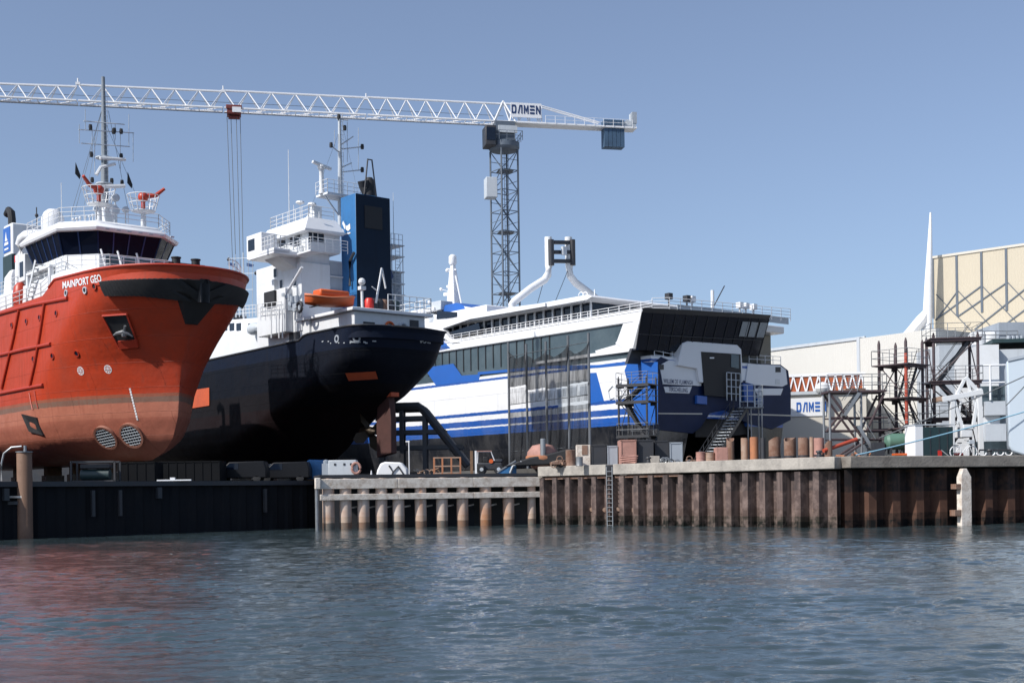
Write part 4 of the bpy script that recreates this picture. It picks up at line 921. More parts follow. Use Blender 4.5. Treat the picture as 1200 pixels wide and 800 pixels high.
    mb.bx(xm-1, xm+1, y0, y1, zp-.18, zp); rail(mb, [(xm+1, y0, zp), (xm+1, y1, zp)], 1.15, .035, 3, .7); rail(mb, [(xm-1, y0, zp), (xm+1, y0, zp)], 1.15, .035, 3, .8); mb.bar((xm, y0+.3, zp-.1), (xm, c.y, zp-2.0), .12, .12); mb.build('mast_platform', W, ms)
    mb = MB(); a = F3(377, 228, xm); zt3 = F3(378, 196, xm).z; mb.lathe((xm, a.y, zp), [(.3, 0), (.22, .4), (.2, zt3-zp-.4), (.38, zt3-zp)], 12); mb.bar((xm, a.y-.9, zt3+.35), (xm, a.y+1.0, zt3-.05), .3, .22); mb.lathe((xm, a.y, zt3-.2), [(.32, 0), (.3, .35)], 10); mb.build('radar', W, ms)
    mb = MB()
    for p0, p1 in (((387, 170), (399, 180)), ((399, 175), (425, 172)), ((399, 170), (414, 160)), ((399, 202), (425, 199)), ((399, 197), (412, 191)), ((395, 140), (408, 141))): mb.tube(F3(*p0, xm), F3(*p1, xm), .06, 5)
    for px, a0, a1 in ((392, 153, 172), (407, 143, 190), (420, 150, 199)): mb.tube(F3(px, a0, xm), F3(px, a1, xm), .028, 4)
    mb.tube(F3(401, 145, xm), F3(420, 229, xm), .018, 3); mb.tube(F3(399, 150, xm), F3(362, 250, xm), .018, 3)
    mb.build('yard', M['lgrey'], ms)
    for px, py in ((424.5, 172), (424.5, 199), (388, 170), (397, 137), (404, 150)):
        mb = MB(); q = F3(px, py, xm+.1); mb.lathe(q, [(.15, -.22), (.17, 0), (.14, .22)], 8); mb.build('signal_lamp', M['black'], ms)
    mb = MB()
    for z in np.arange(zp+.4, zm-.5, .4): mb.tube((xm+.3, c.y-.18, z), (xm+.3, c.y+.18, z), .02, 4)
    for s_ in (-.18, .18): mb.tube((xm+.3, c.y+s_, zp), (xm+.3, c.y+s_, zm-.4), .022, 4)
    mb.build('mast_ladder', M['lgrey'], ms)
    # aerials on the wheelhouse roof
    for px, pt_, pb in ((339, 175, 262), (344.5, 240, 262), (352, 238, 258), (366, 240, 256), (337, 249, 262), (361, 250, 257), (374, 248, 256)):
        mb = MB(); a = S3(px, pb, yb+1); b_ = S3(px, pt_, yb+1); a.z = ztop; mb.tube(a, (a.x, a.y, b_.z), .05, 5, .03)
        if px in (352, 366): mb.lathe((a.x, a.y, b_.z), [(.05, -.15), (.42, 0), (.36, .15), (.05, .2)], 10)
        mb.build('aerial', W, br)
    mb = MB(); a = S3(370, 248, yb+1.6); mb.bx(a.x-.4, a.x+.4, a.y-.4, a.y+.4, ztop, a.z+.4); mb.lathe((a.x-.9, a.y, ztop), [(.4, 0), (.45, .5), (.2, .9)], 12); mb.build('roof_locker', W, br, bevel=.05)
    # white crane post and A-frame on the poop deck
    mb = MB(); a = F3(424.5, 362, -3.2); b_ = F3(424.5, 330, -3.2); mb.tube((a.x, a.y, 12.4), (a.x, a.y, b_.z-.4), .12, 8); mb.sphere((a.x, a.y, b_.z), .32, 10); mb.box((a.x, a.y, b_.z-.55), (.5, .5, .3)); mb.build('deck_light', W, t)
    mb = MB(); top = F3(447.5, 314, -3.2); mb.bar(F3(440.5, 355, -3.2), top, .14, .14); mb.bar(top, F3(452, 338, -3.4), .12, .12); mb.tube(F3(436, 336, -3.2), F3(441, 340, -3.2), .05, 5); mb.build('derrick', W, t)
    for i, (px, m_) in enumerate(((433, 'redwhite'), (438, 'dark'), (444, 'dark'), (450, 'rust'), (456, 'dark'), (463, 'teal'))):
        mb = MB(); c = F3(px, 360, -3.8); mb.lathe((c.x, c.y, 12.42), [(.4, 0), (.42, .9), (.3, 1.1)], 10); mb.build('deck_drum', M[m_], t)
    return FR, H
BLK, BLKH = coaster()

# orange rescue boat resting on its cradle on the coaster's poop
def rescue_boat():
    x = -3.6; a = BLK.f3(362, 352, x); b = BLK.f3(417, 345, x)
    c = (a+b)/2; w_ = BLK.M @ Vector((x-.6, c.y, 12.42)); L_ = (b-a).length
    t = thing('rescue_boat', 'orange rescue boat resting in its cradle beside the blue funnel of the dark ship', 'boat', w_, TH+R(90))
    up = c.z-12.42-.75
    n = 15; rings = []
    for i in range(n):
        s_ = i/(n-1)*2-1; x_ = s_*L_/2; wv = .95*(1-abs(s_)**3)**.6+.02 if s_ < 0 else .95*(1-abs(s_)**4)**.6+.3*(s_ > .98)
        sh = .35*max(0, -s_)**2+.1*max(0, s_)**2 + s_*.22
        rings.append([(x_, -wv, up+.7+sh), (x_, -wv*.92, up+.45+sh), (x_, -wv*.6, up+.15+sh*.8), (x_, 0, up+sh*.7), (x_, wv*.6, up+.15+sh*.8), (x_, wv*.92, up+.45+sh), (x_, wv, up+.7+sh), (x_, wv*.7, up+.85+sh), (x_, -wv*.7, up+.85+sh)])
    mb = MB(); mb.loftpoly(rings); mb.build('hull', M['orange'], t)
    mb = MB(); mb.loftpoly([[(-1.2+.35*k_, s_*.65*q, up+.8+hh) for k_, s_, q in ((0, -1, 1), (8.2, -1, 1), (8.2, 1, 1), (0, 1, 1))] for hh in (0, .6)]); mb.build('canopy', M['orange'], t, bevel=.15)
    mb = MB(); mb.path([(r_[0][0], r_[0][1]*1.03, r_[0][2]) for r_ in rings], .09, 6); mb.build('fender', mat('faded_orange', (.6, .2, .1, 1), .6), t)
    mb = MB()
    for sx in (-1.4, 1.4): mb.box((sx, 0, up*.5), (.2, 1.4, up))
    mb.build('cradle', M['dark'], t)
rescue_boat()
keel_blocks(BLK, (-10, -16, -22, -30, -40), (0,), 5.48, None, 'concrete and timber keel block under the dark cargo ship', 'keel blocks under the dark cargo ship')
# ------------------------------------------------------------------ white and blue catamaran ferry, stern towards us
def ferry():
    zk = 4.6
    FR = Frame(18.1, 110.4, zk, TH); NY = -8.5
    t = thing('catamaran_ferry', 'white and blue striped passenger ferry with dark glazed stern, hauled out behind the middle quay', 'ferry', FR.loc, TH)
    big = 1.12; t.scale = (big, big, big); t.location = (20.27, 123.65, 4.88)
    Z = lambda zw: zw-zk
    Wt = M['clean']; S = lambda x, y, yy=NY: FR.side(x, y, yy)
    fb = banded('ferry_hull_coats', [(0, (0.012, 0.014, 0.02, 1)), (Z(7.8), (0.02, 0.10, 0.40, 1)), (Z(8.5), (0.75, 0.76, 0.78, 1)), (Z(8.66), (0.02, 0.09, 0.36, 1)), (Z(9.2), (0.78, 0.79, 0.81, 1)), (Z(9.66), (0.02, 0.09, 0.36, 1)), (Z(9.96), (0.80, 0.81, 0.83, 1)), (Z(12.85), (0.02, 0.09, 0.36, 1)), (Z(13.08), (0.80, 0.81, 0.83, 1))], rough=0.28, dirt=0.18, streak=0.2, dcol=(0.35, 0.34, 0.33, 1), coat=0.3)
    # two demi-hulls and the body between them
    LEN = 62
    def section(x, taper):
        # one closed ring of the whole cross section (near side to far side)
        k = taper
        ys = 8.5*k
        return [(x, -ys+.9, 0), (x, -ys+.15, Z(7.2)), (x, -ys, Z(8.2)), (x, -ys, Z(13.4)), (x, ys, Z(13.4)), (x, ys, Z(8.2)), (x, ys-.15, Z(7.2)), (x, ys-.9, 0), (x, ys-3.6, 0), (x, ys-4.4, 2.6), (x, ys-5.2, 3.8), (x, -ys+5.2, 3.8), (x, -ys+4.4, 2.6), (x, -ys+3.6, 0)]
    mb = MB(); mb.loftpoly([section(-.02, 1), section(-15, 1), section(-35, 1), section(-48, .96), section(-58, .82), section(-LEN, .66)]); hull = mb.build('hull', fb, t, ang=30)
    def patch(name, pts, m, o_=.03, th=.05, par=t, yy=NY):
        mb = MB(); mb.prism(FR.sides(pts, yy), yy-o_, yy-o_+th); return mb.build(name, m, par, ang=0)
    # blue flashes on the side
    patch('blue_flash', [(497, 431), (531, 426), (541, 440), (563, 438.5), (561, 446), (511, 451.5)], M['blue'], .02)
    patch('blue_flash', [(690, 437), (699, 436.5), (708, 470), (691, 473)], M['blue'], .02)
    patch('blue_flash', [(736, 424.5), (771, 424), (771, 497), (746, 499), (743, 478), (732, 434)], M['blue'], .025)
    patch('grey_panel', [(652, 448), (690, 444), (690, 478), (655, 482)], M['lgrey'], .022)
    mb = MB()
    for x0, y0, w_, h_ in ((655, 455, 9, 10), (667, 454, 9, 10), (680, 453, 8, 10)):
        mb.prism(FR.sides([(x0, y0), (x0+w_, y0-1), (x0+w_, y0+h_-1), (x0, y0+h_)], NY), NY-.05, NY-.02)
    mb.build('side_hatch', M['grey'], t)
    mb = MB(); wp = [(713, 458), (718, 452), (722, 455), (728, 448), (727, 457), (733, 462), (727, 464), (724, 474), (720, 466), (715, 468)]
    mb.path([FR.s3(a_, b_, NY-.04) for a_, b_ in wp], .05, 4, closed=True); mb.build('wolf_line_emblem', M['lgrey'], t, ang=0)
    # superstructure: glass band between z 13.4 and 16.4
    mb = MB(); mb.bx(-56, -1.2, NY+.12, 8.38, Z(13.35), Z(16.5)); gl = mb.build('glass_band', M['glass2'], t)
    mb = MB(); x = -46.0
    while x < -12.5:
        mb.bx(x-.045, x+.045, NY+.04, NY+.14, Z(14.1), Z(16.4)); x += 1.15
    mb.build('window_mullion', M['dark'], gl)
    # white diagonal band crossing the glass from (630,397) to (760,375): bulwark wedge
    patch('white_diagonal', [(628, 424), (700, 413.5), (738, 407), (757, 362), (757, 367), (745, 409), (742, 411.5), (700, 417), (628, 427)], Wt, .12, .3)
    patch('window_surround', [(698, 411), (722, 404), (731, 379), (757, 366), (743, 409.5), (738, 412), (700, 416)], Wt, .06, .25)
    patch('lower_sill', [(560, 436), (640, 428.5), (700, 427.5), (740, 424), (740, 427), (700, 431), (640, 432), (560, 439)], M['blue'], .02, .1)
    # upper deck band and edge
    mb = MB(); mb.bx(-57, .2, NY-.1, 8.6, Z(16.3), Z(16.95)); ud = mb.build('upper_deck_band', Wt, t, bevel=.1)
    mb = MB(); rail(mb, [(-46, NY, Z(16.95)), (.2, NY, Z(16.95))], .9, .035, 4, 1.3); mb.bx(-46, -1, NY+.03, NY+.06, Z(16.95), Z(17.35)); mb.build('upper_rail', M['clean'], ud)
    mb = MB(); rail(mb, [(.2, NY, Z(16.95)), (1.2, NY+1, Z(16.95)), (1.2, 8.2, Z(17.3))], 1.1, .035, 4, 1.3); mb.build('stern_rail', M['clean'], ud)
    mb = MB(); mb.bx(1.1, 1.15, NY+2, 8, Z(17.0), Z(17.6)); mb.build('stern_windbreak', M['lgrey'], ud)
    # deckhouse on the upper deck with its posts and roof
    xe = S(699, 360, NY+1.2)[0]; xw = -52
    mb = MB(); mb.bx(xw+6, xe-.5, NY+1.2, 7.2, Z(16.9), Z(18.95)); dh = mb.build('upper_deckhouse', M['glass'], t)
    mb = MB(); x = -42.0
    while x < xe-.4: mb.bx(x-.06, x+.06, NY+1.0, NY+1.18, Z(16.95), Z(18.9)); x += 1.25
    mb.build('house_post', Wt, dh)
    mb = MB(); prof = [(-54, Z(17.3)), (-50, Z(18.2)), (-46, Z(18.75)), (-40, Z(18.9)), (xe, Z(18.85)), (xe+.6, Z(19.1)), (xe, Z(19.35)), (-40, Z(19.45)), (-46, Z(19.35)), (-50, Z(18.9)), (-54, Z(17.9))]
    mb.prism(prof, NY+.1, 8.2); mb.build('deckhouse_roof', Wt, t, bevel=.08)
    # forward wedge: roof edge sweeping down, dark recess below it, blue brow
    patch('dark_recess', [(515, 392), (558, 378), (560, 387), (527, 395)], M['glass'], -.3, .3)
    patch('sweep', [(489, 388), (505, 378), (540, 371), (600, 360), (640, 355), (640, 359), (600, 366), (552, 374), (520, 385), (528, 396), (540, 401), (530, 402), (507, 386)], Wt, .14, .6)
    patch('blue_brow', [(505, 389), (509, 391), (529, 408), (512, 412), (505, 402)], M['blue'], .10, .4)
    # wheelhouse forward, with mast
    yw = -4.5
    def blk(name, x0, x1, py0, py1, yy, dp, m, bev=.1, par=t):
        a, zt_ = FR.side(x0, py0, yy); b_, _ = FR.side(x1, py0, yy); zb_ = FR.side(x0, py1, yy)[1]
        m_ = MB(); m_.bx(a, b_, yy, yy+dp, zb_, zt_); return m_.build(name, m, par, bevel=bev)
    blk('wheelhouse_base', 497, 570, 371, 385, yw, 8, Wt)
    a, b_ = FR.side(511, 358, yw), FR.side(573, 369, yw); mb = MB(); zt_ = a[1]; zb_ = b_[1]-.4
    mb.loftpoly([[(a[0], yw, zb_), (b_[0]+1, yw, zb_), (b_[0]+1, yw+8, zb_), (a[0], yw+8, zb_)], [(a[0]+.6, yw+.5, zt_), (b_[0]-6, yw+.5, zt_), (b_[0]-6, yw+7.5, zt_), (a[0]+.6, yw+7.5, zt_)]]); wh = mb.build('wheelhouse', M['blue'], t, bevel=.1)
    mb = MB(); p = [(544, 359), (556, 361), (567, 370), (553, 371)]; q = [FR.s3(x_, y_, yw+.1) for x_, y_ in p]; mb.loftpoly([[v+Vector((0, .3, 0)) for v in q], [v+Vector((0, -.05, 0)) for v in q]]); mb.build('white_flash', Wt, wh)
    patch('wheelhouse_window', [(513, 364), (536, 366), (536, 372), (512, 374)], M['glass'], .08, .2, wh, yw)
    blk('forward_cabin', 474, 497, 373, 386, yw, 5, M['glass'], .1); blk('cabin_roof', 473, 508, 366, 371, yw-.3, 6, Wt, .1)
    xm = FR.side(530, 358, -1.0)[0]
    mb = MB(); a = FR.s3(531, 358, -1); b2 = FR.s3(530.5, 322, -1); c2 = FR.s3(530.5, 306, -1)
    mb.loftpoly([[(a.x-.7, -1.5, a.z-1), (a.x+.9, -1.5, a.z-1), (a.x+.9, -.4, a.z-1), (a.x-.7, -.4, a.z-1)], [(b2.x-.3, -1.3, b2.z), (b2.x+.45, -1.3, b2.z), (b2.x+.45, -.7, b2.z), (b2.x-.3, -.7, b2.z)], [(c2.x-.16, -1.15, c2.z), (c2.x+.16, -1.15, c2.z), (c2.x+.16, -.85, c2.z), (c2.x-.16, -.85, c2.z)]])
    ms = mb.build('mast', Wt, t, bevel=.05)
    mb = MB(); mb.lathe((c2.x, -1, c2.z-.4), [(.35, 0), (.45, .2), (.42, .9), (.2, 1.1)], 12); mb.tube(FR.s3(534, 323, -1), FR.s3(541, 357, -1), .09, 6); mb.bar(FR.s3(521, 345, -1), FR.s3(530, 344, -1), .3, .35); mb.bar(FR.s3(524, 315, -1), FR.s3(535, 316, -1), .12, .12); mb.build('mast_gear', Wt, ms)
    for px, py in ((517, 339), (524, 317), (503, 354), (525, 336)):
        mb = MB(); mb.sphere(FR.s3(px, py, -1), .2, 8); mb.tube(FR.s3(px, py, -1), FR.s3(530, py+3, -1), .03, 4); mb.build('dome_aerial', Wt, ms)
    mb = MB(); c = FR.s3(515, 359, yw+.5); mb.bx(c.x-.9, c.x+.9, yw, yw+1.6, c.z-.5, c.z+.5); mb.lathe((c.x-.8, yw+.3, c.z-1.6), [(.5, 0), (.6, .5), (.3, .9)], 10); mb.build('roof_light', M['lgrey'], ms, bevel=.06)
    mb = MB(); mb.tube(FR.s3(492, 370, yw), FR.s3(492, 352, yw), .05, 5); mb.build('whip_aerial', Wt, ms)
    # goal-post exhaust pylon across the ship
    xp = -19.5
    def P(px, py, dx=0): return FR.f3(px, py, xp+dx)
    for nm_, pts in (('pylon_leg', [(600, 366), (600, 357), (603, 353), (622, 338), (638, 328), (642, 322), (643, 312), (642.5, 278)]), ('pylon_leg', [(712, 364), (704, 354), (690, 343), (674, 331), (668, 323), (667, 312), (666, 278)])):
        q = [P(*p_) for p_ in pts]; q[0].z = Z(18.9); 
        mb = MB(); mb.path(q, .37, 12); mb.build(nm_, Wt if nm_ == 'pylon_leg' and pts[0][0] < 650 else M['white'], t, ang=50)
    for px in (646, 671):
        mb = MB(); a, b_ = P(px, 311, .35), P(px-.5, 281, .35); mb.tube(a, b_, .3, 12); mb.build('exhaust_tube', M['dark'], t)
    for py in (284, 295.5, 306):
        mb = MB(); mb.bar(P(648, py, .2), P(669, py+.3, .2), .4, .34); mb.build('crossbar', M['dark'], t)
    mb = MB(); mb.box(P(661, 294, .7), (.3, .5, .8)); mb.build('lamp_box', M['lgrey'], t)
    mb = MB(); mb.tube(P(642, 312), P(630, 355), .03, 4); mb.tube(P(667, 313), P(650, 355), .03, 4); mb.build('stay_wire', M['cable'], t)
    mb = MB(); c = FR.s3(697, 358, -6); mb.tube((c.x, -6, Z(18)), (c.x, -6, FR.side(697, 339, -6)[1]), .06, 6)
    for k in range(2):
        c = FR.s3(681+k*5, 352, -6); mb.path([(c.x+.35*math.cos(a), -6, c.z+.3+.45*math.sin(a)) for a in np.linspace(0, 2*math.pi, 14, endpoint=False)], .05, 5, closed=True); mb.tube((c.x, -6, c.z), (c.x, -6, Z(18)), .05, 4)
    mb.build('deck_gear', Wt, t)
    c = FR.f3(835, 357, -.5); mb = MB(); mb.tube((-.5, c.y, Z(17.5)), (-.5, c.y, FR.f3(834, 340, -.5).z), .16, 8); mb.build('stern_light_post', Wt, t)
    mb = MB(); mb.tube(FR.f3(837, 358, 0), FR.f3(849, 335, 0), .05, 5); mb.build('flag_staff', M['dark'], t)
    for px in (785, 806, 812, 868, 875, 884):
        mb = MB(); c = FR.f3(px, 360, .6); mb.box((.5, c.y, Z(18.3)), (.5, .45, .5)); mb.tube((.5, c.y, Z(17.5)), (.5, c.y, Z(18.2)), .08, 6); mb.build('deck_speaker', M['dark'] if px < 812 else Wt, t)
    # ---------------- stern
    G = lambda pts, x0=0.0: FR.faces(pts, x0)
    def spanel(name, pts, m, x0, th, par=t, bev=0.0):
        mb = MB(); mb.prism(FR.faces(pts, x0), x0-th, x0, 'yz'); return mb.build(name, m, par, ang=0, bevel=bev)
    # overhanging glazed lounge: inclined glass, wide at the top
    def rg(pts, x0): return [Vector((x0, *FR.face(px, py, x0))) for px, py in pts]
    top = rg([(752, 366), (901, 374)], 1.6); bot = rg([(745, 409.5), (889, 417)], -.2)
    n_ = [bot[0]+Vector((-.9, .5, 0)), bot[0], bot[1], bot[1]+Vector((-9, 0, 0))]; m_ = [top[0]+Vector((-.9, .8, 0)), top[0], top[1], top[1]+Vector((-10, 0, 0))]
    mb = MB(); mb.loftpoly([n_, m_]); lg = mb.build('stern_lounge', M['glass'], t)
    mb = MB(); mb.loftpoly([[v+Vector((.02, 0, 0)) for v in m_], [v+Vector((.25, 0, .35)) for v in m_]]); mb.build('lounge_eave', M['dark'], lg)
    mb = MB()
    for k in range(13):
        f = k/12; a = bot[0].lerp(bot[1], f)+Vector((.03, 0, 0)); b_ = top[0].lerp(top[1], f)+Vector((.03, 0, 0)); mb.bar(a, b_, .07, .05)
    a = bot[0].lerp(top[0], .42); b_ = bot[1].lerp(top[1], .42); mb.bar(a+Vector((.03, 0, 0)), b_+Vector((.03, 0, 0)), .06, .05); mb.build('lounge_mullion', M['dark'], lg)
    # paler panes at the far end, see-through brightness put into the colour
    for k in (9.4, 10.3, 11.2):
        mb = MB(); q = []
        for f, g in ((k/12, .5), ((k+.75)/12, .5), ((k+.75)/12, .9), (k/12, .9)):
            q.append(bot[0].lerp(bot[1], f).lerp(top[0].lerp(top[1], f), g)+Vector((.05, 0, 0)))
        mb.add(q, [(0, 1, 2, 3)]); mb.build('lounge_pane', mat('pane_with_blinds', (.30, .34, .38, 1), .25, dirt=.3), lg, ang=0)
    # white side wing of the lounge
    mb = MB(); w_ = FR.sides([(722, 402), (757, 362), (757, 367), (744, 410), (738, 412)], NY-.05); mb.prism(w_, NY-.15, NY+.2); mb.build('lounge_wing', Wt, t)
    # recessed dark level under the lounge
    spanel('shaded_level', [(741, 408), (890, 416), (893, 430), (735, 426)], M['dark'], -1.2, .3)
    # transom, navy with white panels
    tr = mat('transom_navy', (0.006, 0.018, 0.065, 1), .45, dirt=.4, dcol=(.012, .016, .03, 1), spec=.2)
    spanel('transom_plate', [(766, 426), (775, 418), (790, 424), (798, 440), (875, 446), (880, 426), (915, 427), (924, 434), (927, 458), (927, 492), (905, 503), (880, 497), (868, 492), (850, 480), (832, 484), (822, 500), (812, 508), (766, 503)], tr, .05, .3, bev=.04)
    spanel('tunnel_bulkhead', [(815, 470), (880, 470), (880, 508), (845, 512), (815, 512)], M['black'], -.4, .2)
    spanel('name_panel', [(773, 428), (784, 422), (806, 424), (816, 431), (817, 448), (811, 452), (777, 450)], M['clean'], .10, .1, bev=.02)
    spanel('port_panel', [(778, 453), (811, 453), (808, 461), (780, 460)], M['clean'], .10, .1, bev=.02)
    dp = spanel('door_portal', [(794, 428), (800, 402), (806, 399.5), (864, 404), (869, 409), (871, 447), (867, 450), (862, 450), (820, 448), (817, 432)], M['clean'], .35, 1.2, bev=.06)
    spanel('white_trim', [(789, 445), (822, 448), (822, 452), (818, 452), (790, 449)], Wt, .12, .1)
    do = spanel('stern_door_opening', [(822, 412), (868, 415), (869, 463), (864, 466), (826, 463)], M['black'], .40, .06)
    spanel('inner_window', [(857, 415), (866, 416), (866, 432), (857, 430)], M['glass2'], .44, .04, do)
    spanel('inner_light', [(832, 418.5), (837, 418.5), (837, 420), (832, 420)], M['clean'], .44, .04, do)
    spanel('starboard_panel', [(877, 426), (914, 428), (921, 433), (923, 450), (917, 453), (886, 451), (874, 448)], M['clean'], .10, .1, bev=.02)
    spanel('starboard_lower_panel', [(884, 455), (918, 455), (915, 463), (888, 463)], M['clean'], .10, .1, bev=.02)
    spanel('panel_window', [(909, 444), (914, 444), (914, 450), (909, 450)], M['white'], .13, .05)
    spanel('vent_hatch', [(909, 430), (915, 430), (915, 436), (909, 436)], M['dark'], .13, .05)
    spanel('vent_hatch', [(772, 427), (778, 427), (778, 433), (772, 433)], M['dark'], .13, .05)
    spanel('stern_bumper', [(817, 463), (829, 464), (829, 474), (817, 473)], M['blue'], .3, .5, bev=.05)
    spanel('stern_bumper', [(871, 449), (883, 450), (883, 472), (873, 471)], M['blue'], .3, .5, bev=.05)
    spanel('stern_bumper', [(889, 466), (895, 466), (895, 474), (889, 474)], M['blue'], .3, .5, bev=.05)
    spanel('pale_line', [(768, 483.5), (823, 484), (823, 485.5), (768, 485)], M['cream'], .08, .05)
    spanel('pale_line', [(878, 484.5), (927, 486), (927, 487.5), (878, 486)], M['cream'], .08, .05)
    for txt, (a, b_), w_ in (('WILLEM DE VLAMINGH', ((778, 446), (812, 449)), 1), ('TERSCHELLING', ((784, 456), (806, 457.5)), 1)):
        A_ = FR.f3(*a, .13); B_ = FR.f3(*b_, .13); L_ = (B_-A_).length; vs, fs = text_geo(txt, 1, bold=.008); w0 = max(v.x for v in vs)*2; sc = L_/w0
        mb = MB(); hsc = sc*1.5 if w_ else sc
        mb.add([A_.lerp(B_, .5)+Vector((0, v.x*sc, v.y*hsc)) for v in vs], fs); mb.build('ship_name', M['navy'], t, ang=0)
    # deck rails over the transom
    mb = MB(); rail(mb, [FR.f3(767, 420, -.3), FR.f3(798, 426, -.3)], 1.0, .04, 3, 1.0); mb.build('transom_rail', Wt, t)
    mb = MB(); rail(mb, [FR.f3(878, 425, -.3), FR.f3(915, 427, -.3)], .7, .03, 2, 1.2); mb.build('transom_rail', Wt, t)
    mb = MB(); rail(mb, [FR.f3(852, 469, .6), FR.f3(868, 470, .6)], 2.4, .05, 4, .6); rail(mb, [FR.f3(884, 480, .6), FR.f3(893, 480, .6)], 1.6, .04, 3, .5); mb.build('gate_rail', M['lgrey'], t)
    mb = MB(); a = FR.f3(741, 424, -2); mb.lathe((a.x, a.y+.6, a.z), [(.35, 0), (.35, 1.3), (.1, 1.5)], 10); mb.box((a.x, a.y+2.6, a.z+.6), (1, 1.2, 1.6)); mb.build('stern_locker', Wt, t, bevel=.05)
    return Frame(20.27, 123.65, 4.88, TH)
FER = ferry()
keel_blocks(FER, (-6, -14, -22, -30), (-7.2, 7.2), 4.88, None, 'concrete and timber block under the striped ferry', 'blocks under the striped ferry')

# ------------------------------------------------------------------ white vessel beyond the dark ship
def back_vessel():
    FR = Frame(*at(297, 405, 150).xy, 6.0, TH)
    t = thing('white_vessel', 'white vessel with three wheelhouse windows seen between the red bow and the dark ship', 'ship', FR.loc, TH)
    S = lambda pts, y=0: FR.sides(pts, y)
    mb = MB(); mb.prism(S([(205, 560), (200, 430), (250, 398), (262, 391), (300, 388), (316, 392), (316, 560)]), 0, 9); mb.build('hull', M['white'], t, bevel=.1)
    mb = MB(); mb.prism(S([(243, 400), (259, 374), (285, 372), (300, 371), (302, 396)]), 1, 8); wh = mb.build('wheelhouse', M['clean'], t, bevel=.1)
    for px in (264, 272, 280, 294):
        mb = MB(); mb.prism(S([(px-2.6, 379), (px+2.6, 378.3), (px+2.6, 387), (px-2.6, 387.7)], 1), .93, 1.1); mb.build('window', M['glass'], wh)
    mb = MB(); rail(mb, [FR.s3(262, 373, 1), FR.s3(300, 370, 1)], 1.3, .05, 3, .8); mb.build('roof_rail', M['white'], wh)
    mb = MB(); a, b = FR.s3(286, 372, 4), FR.s3(285, 296, 4); mb.tube(a-Vector((0, 0, 1.5)), b, .16, 8, .08); ms = mb.build('mast', M['lgrey'], t)
    mb = MB()
    for x0, x1, y_ in ((268, 297, 303), (266, 300, 321), (274, 297, 340)): mb.tube(FR.s3(x0, y_, 4), FR.s3(x1, y_-1, 4), .05, 4)
    for x_, y0, y1 in ((268, 300, 312), (276, 298, 372), (296, 296, 372), (291, 300, 330)): mb.tube(FR.s3(x_, y0, 4), FR.s3(x_, y1, 4), .04, 4)
    mb.build('yard', M['lgrey'], ms)
    for x_, y_ in ((270, 310), (292, 311)):
        mb = MB(); mb.prism(S([(x_-3, y_-3), (x_+5, y_-1), (x_+4, y_+2), (x_-3, y_+1)], 4.0), 4.0, 4.06); mb.build('flag', M['navy'], ms, ang=0)
    for x_, y_ in ((267, 321), (300, 320), (268, 304)):
        mb = MB(); mb.sphere(FR.s3(x_, y_, 4), .25, 8); mb.build('signal_lamp', M['dark'], ms)
    c = FR.s3(299, 385, -.8); mb = MB(); mb.sphere(c, 1.0, 12, sq=(1.6, .8, .75)); mb.build('life_raft', M['lgrey'], t)
back_vessel()

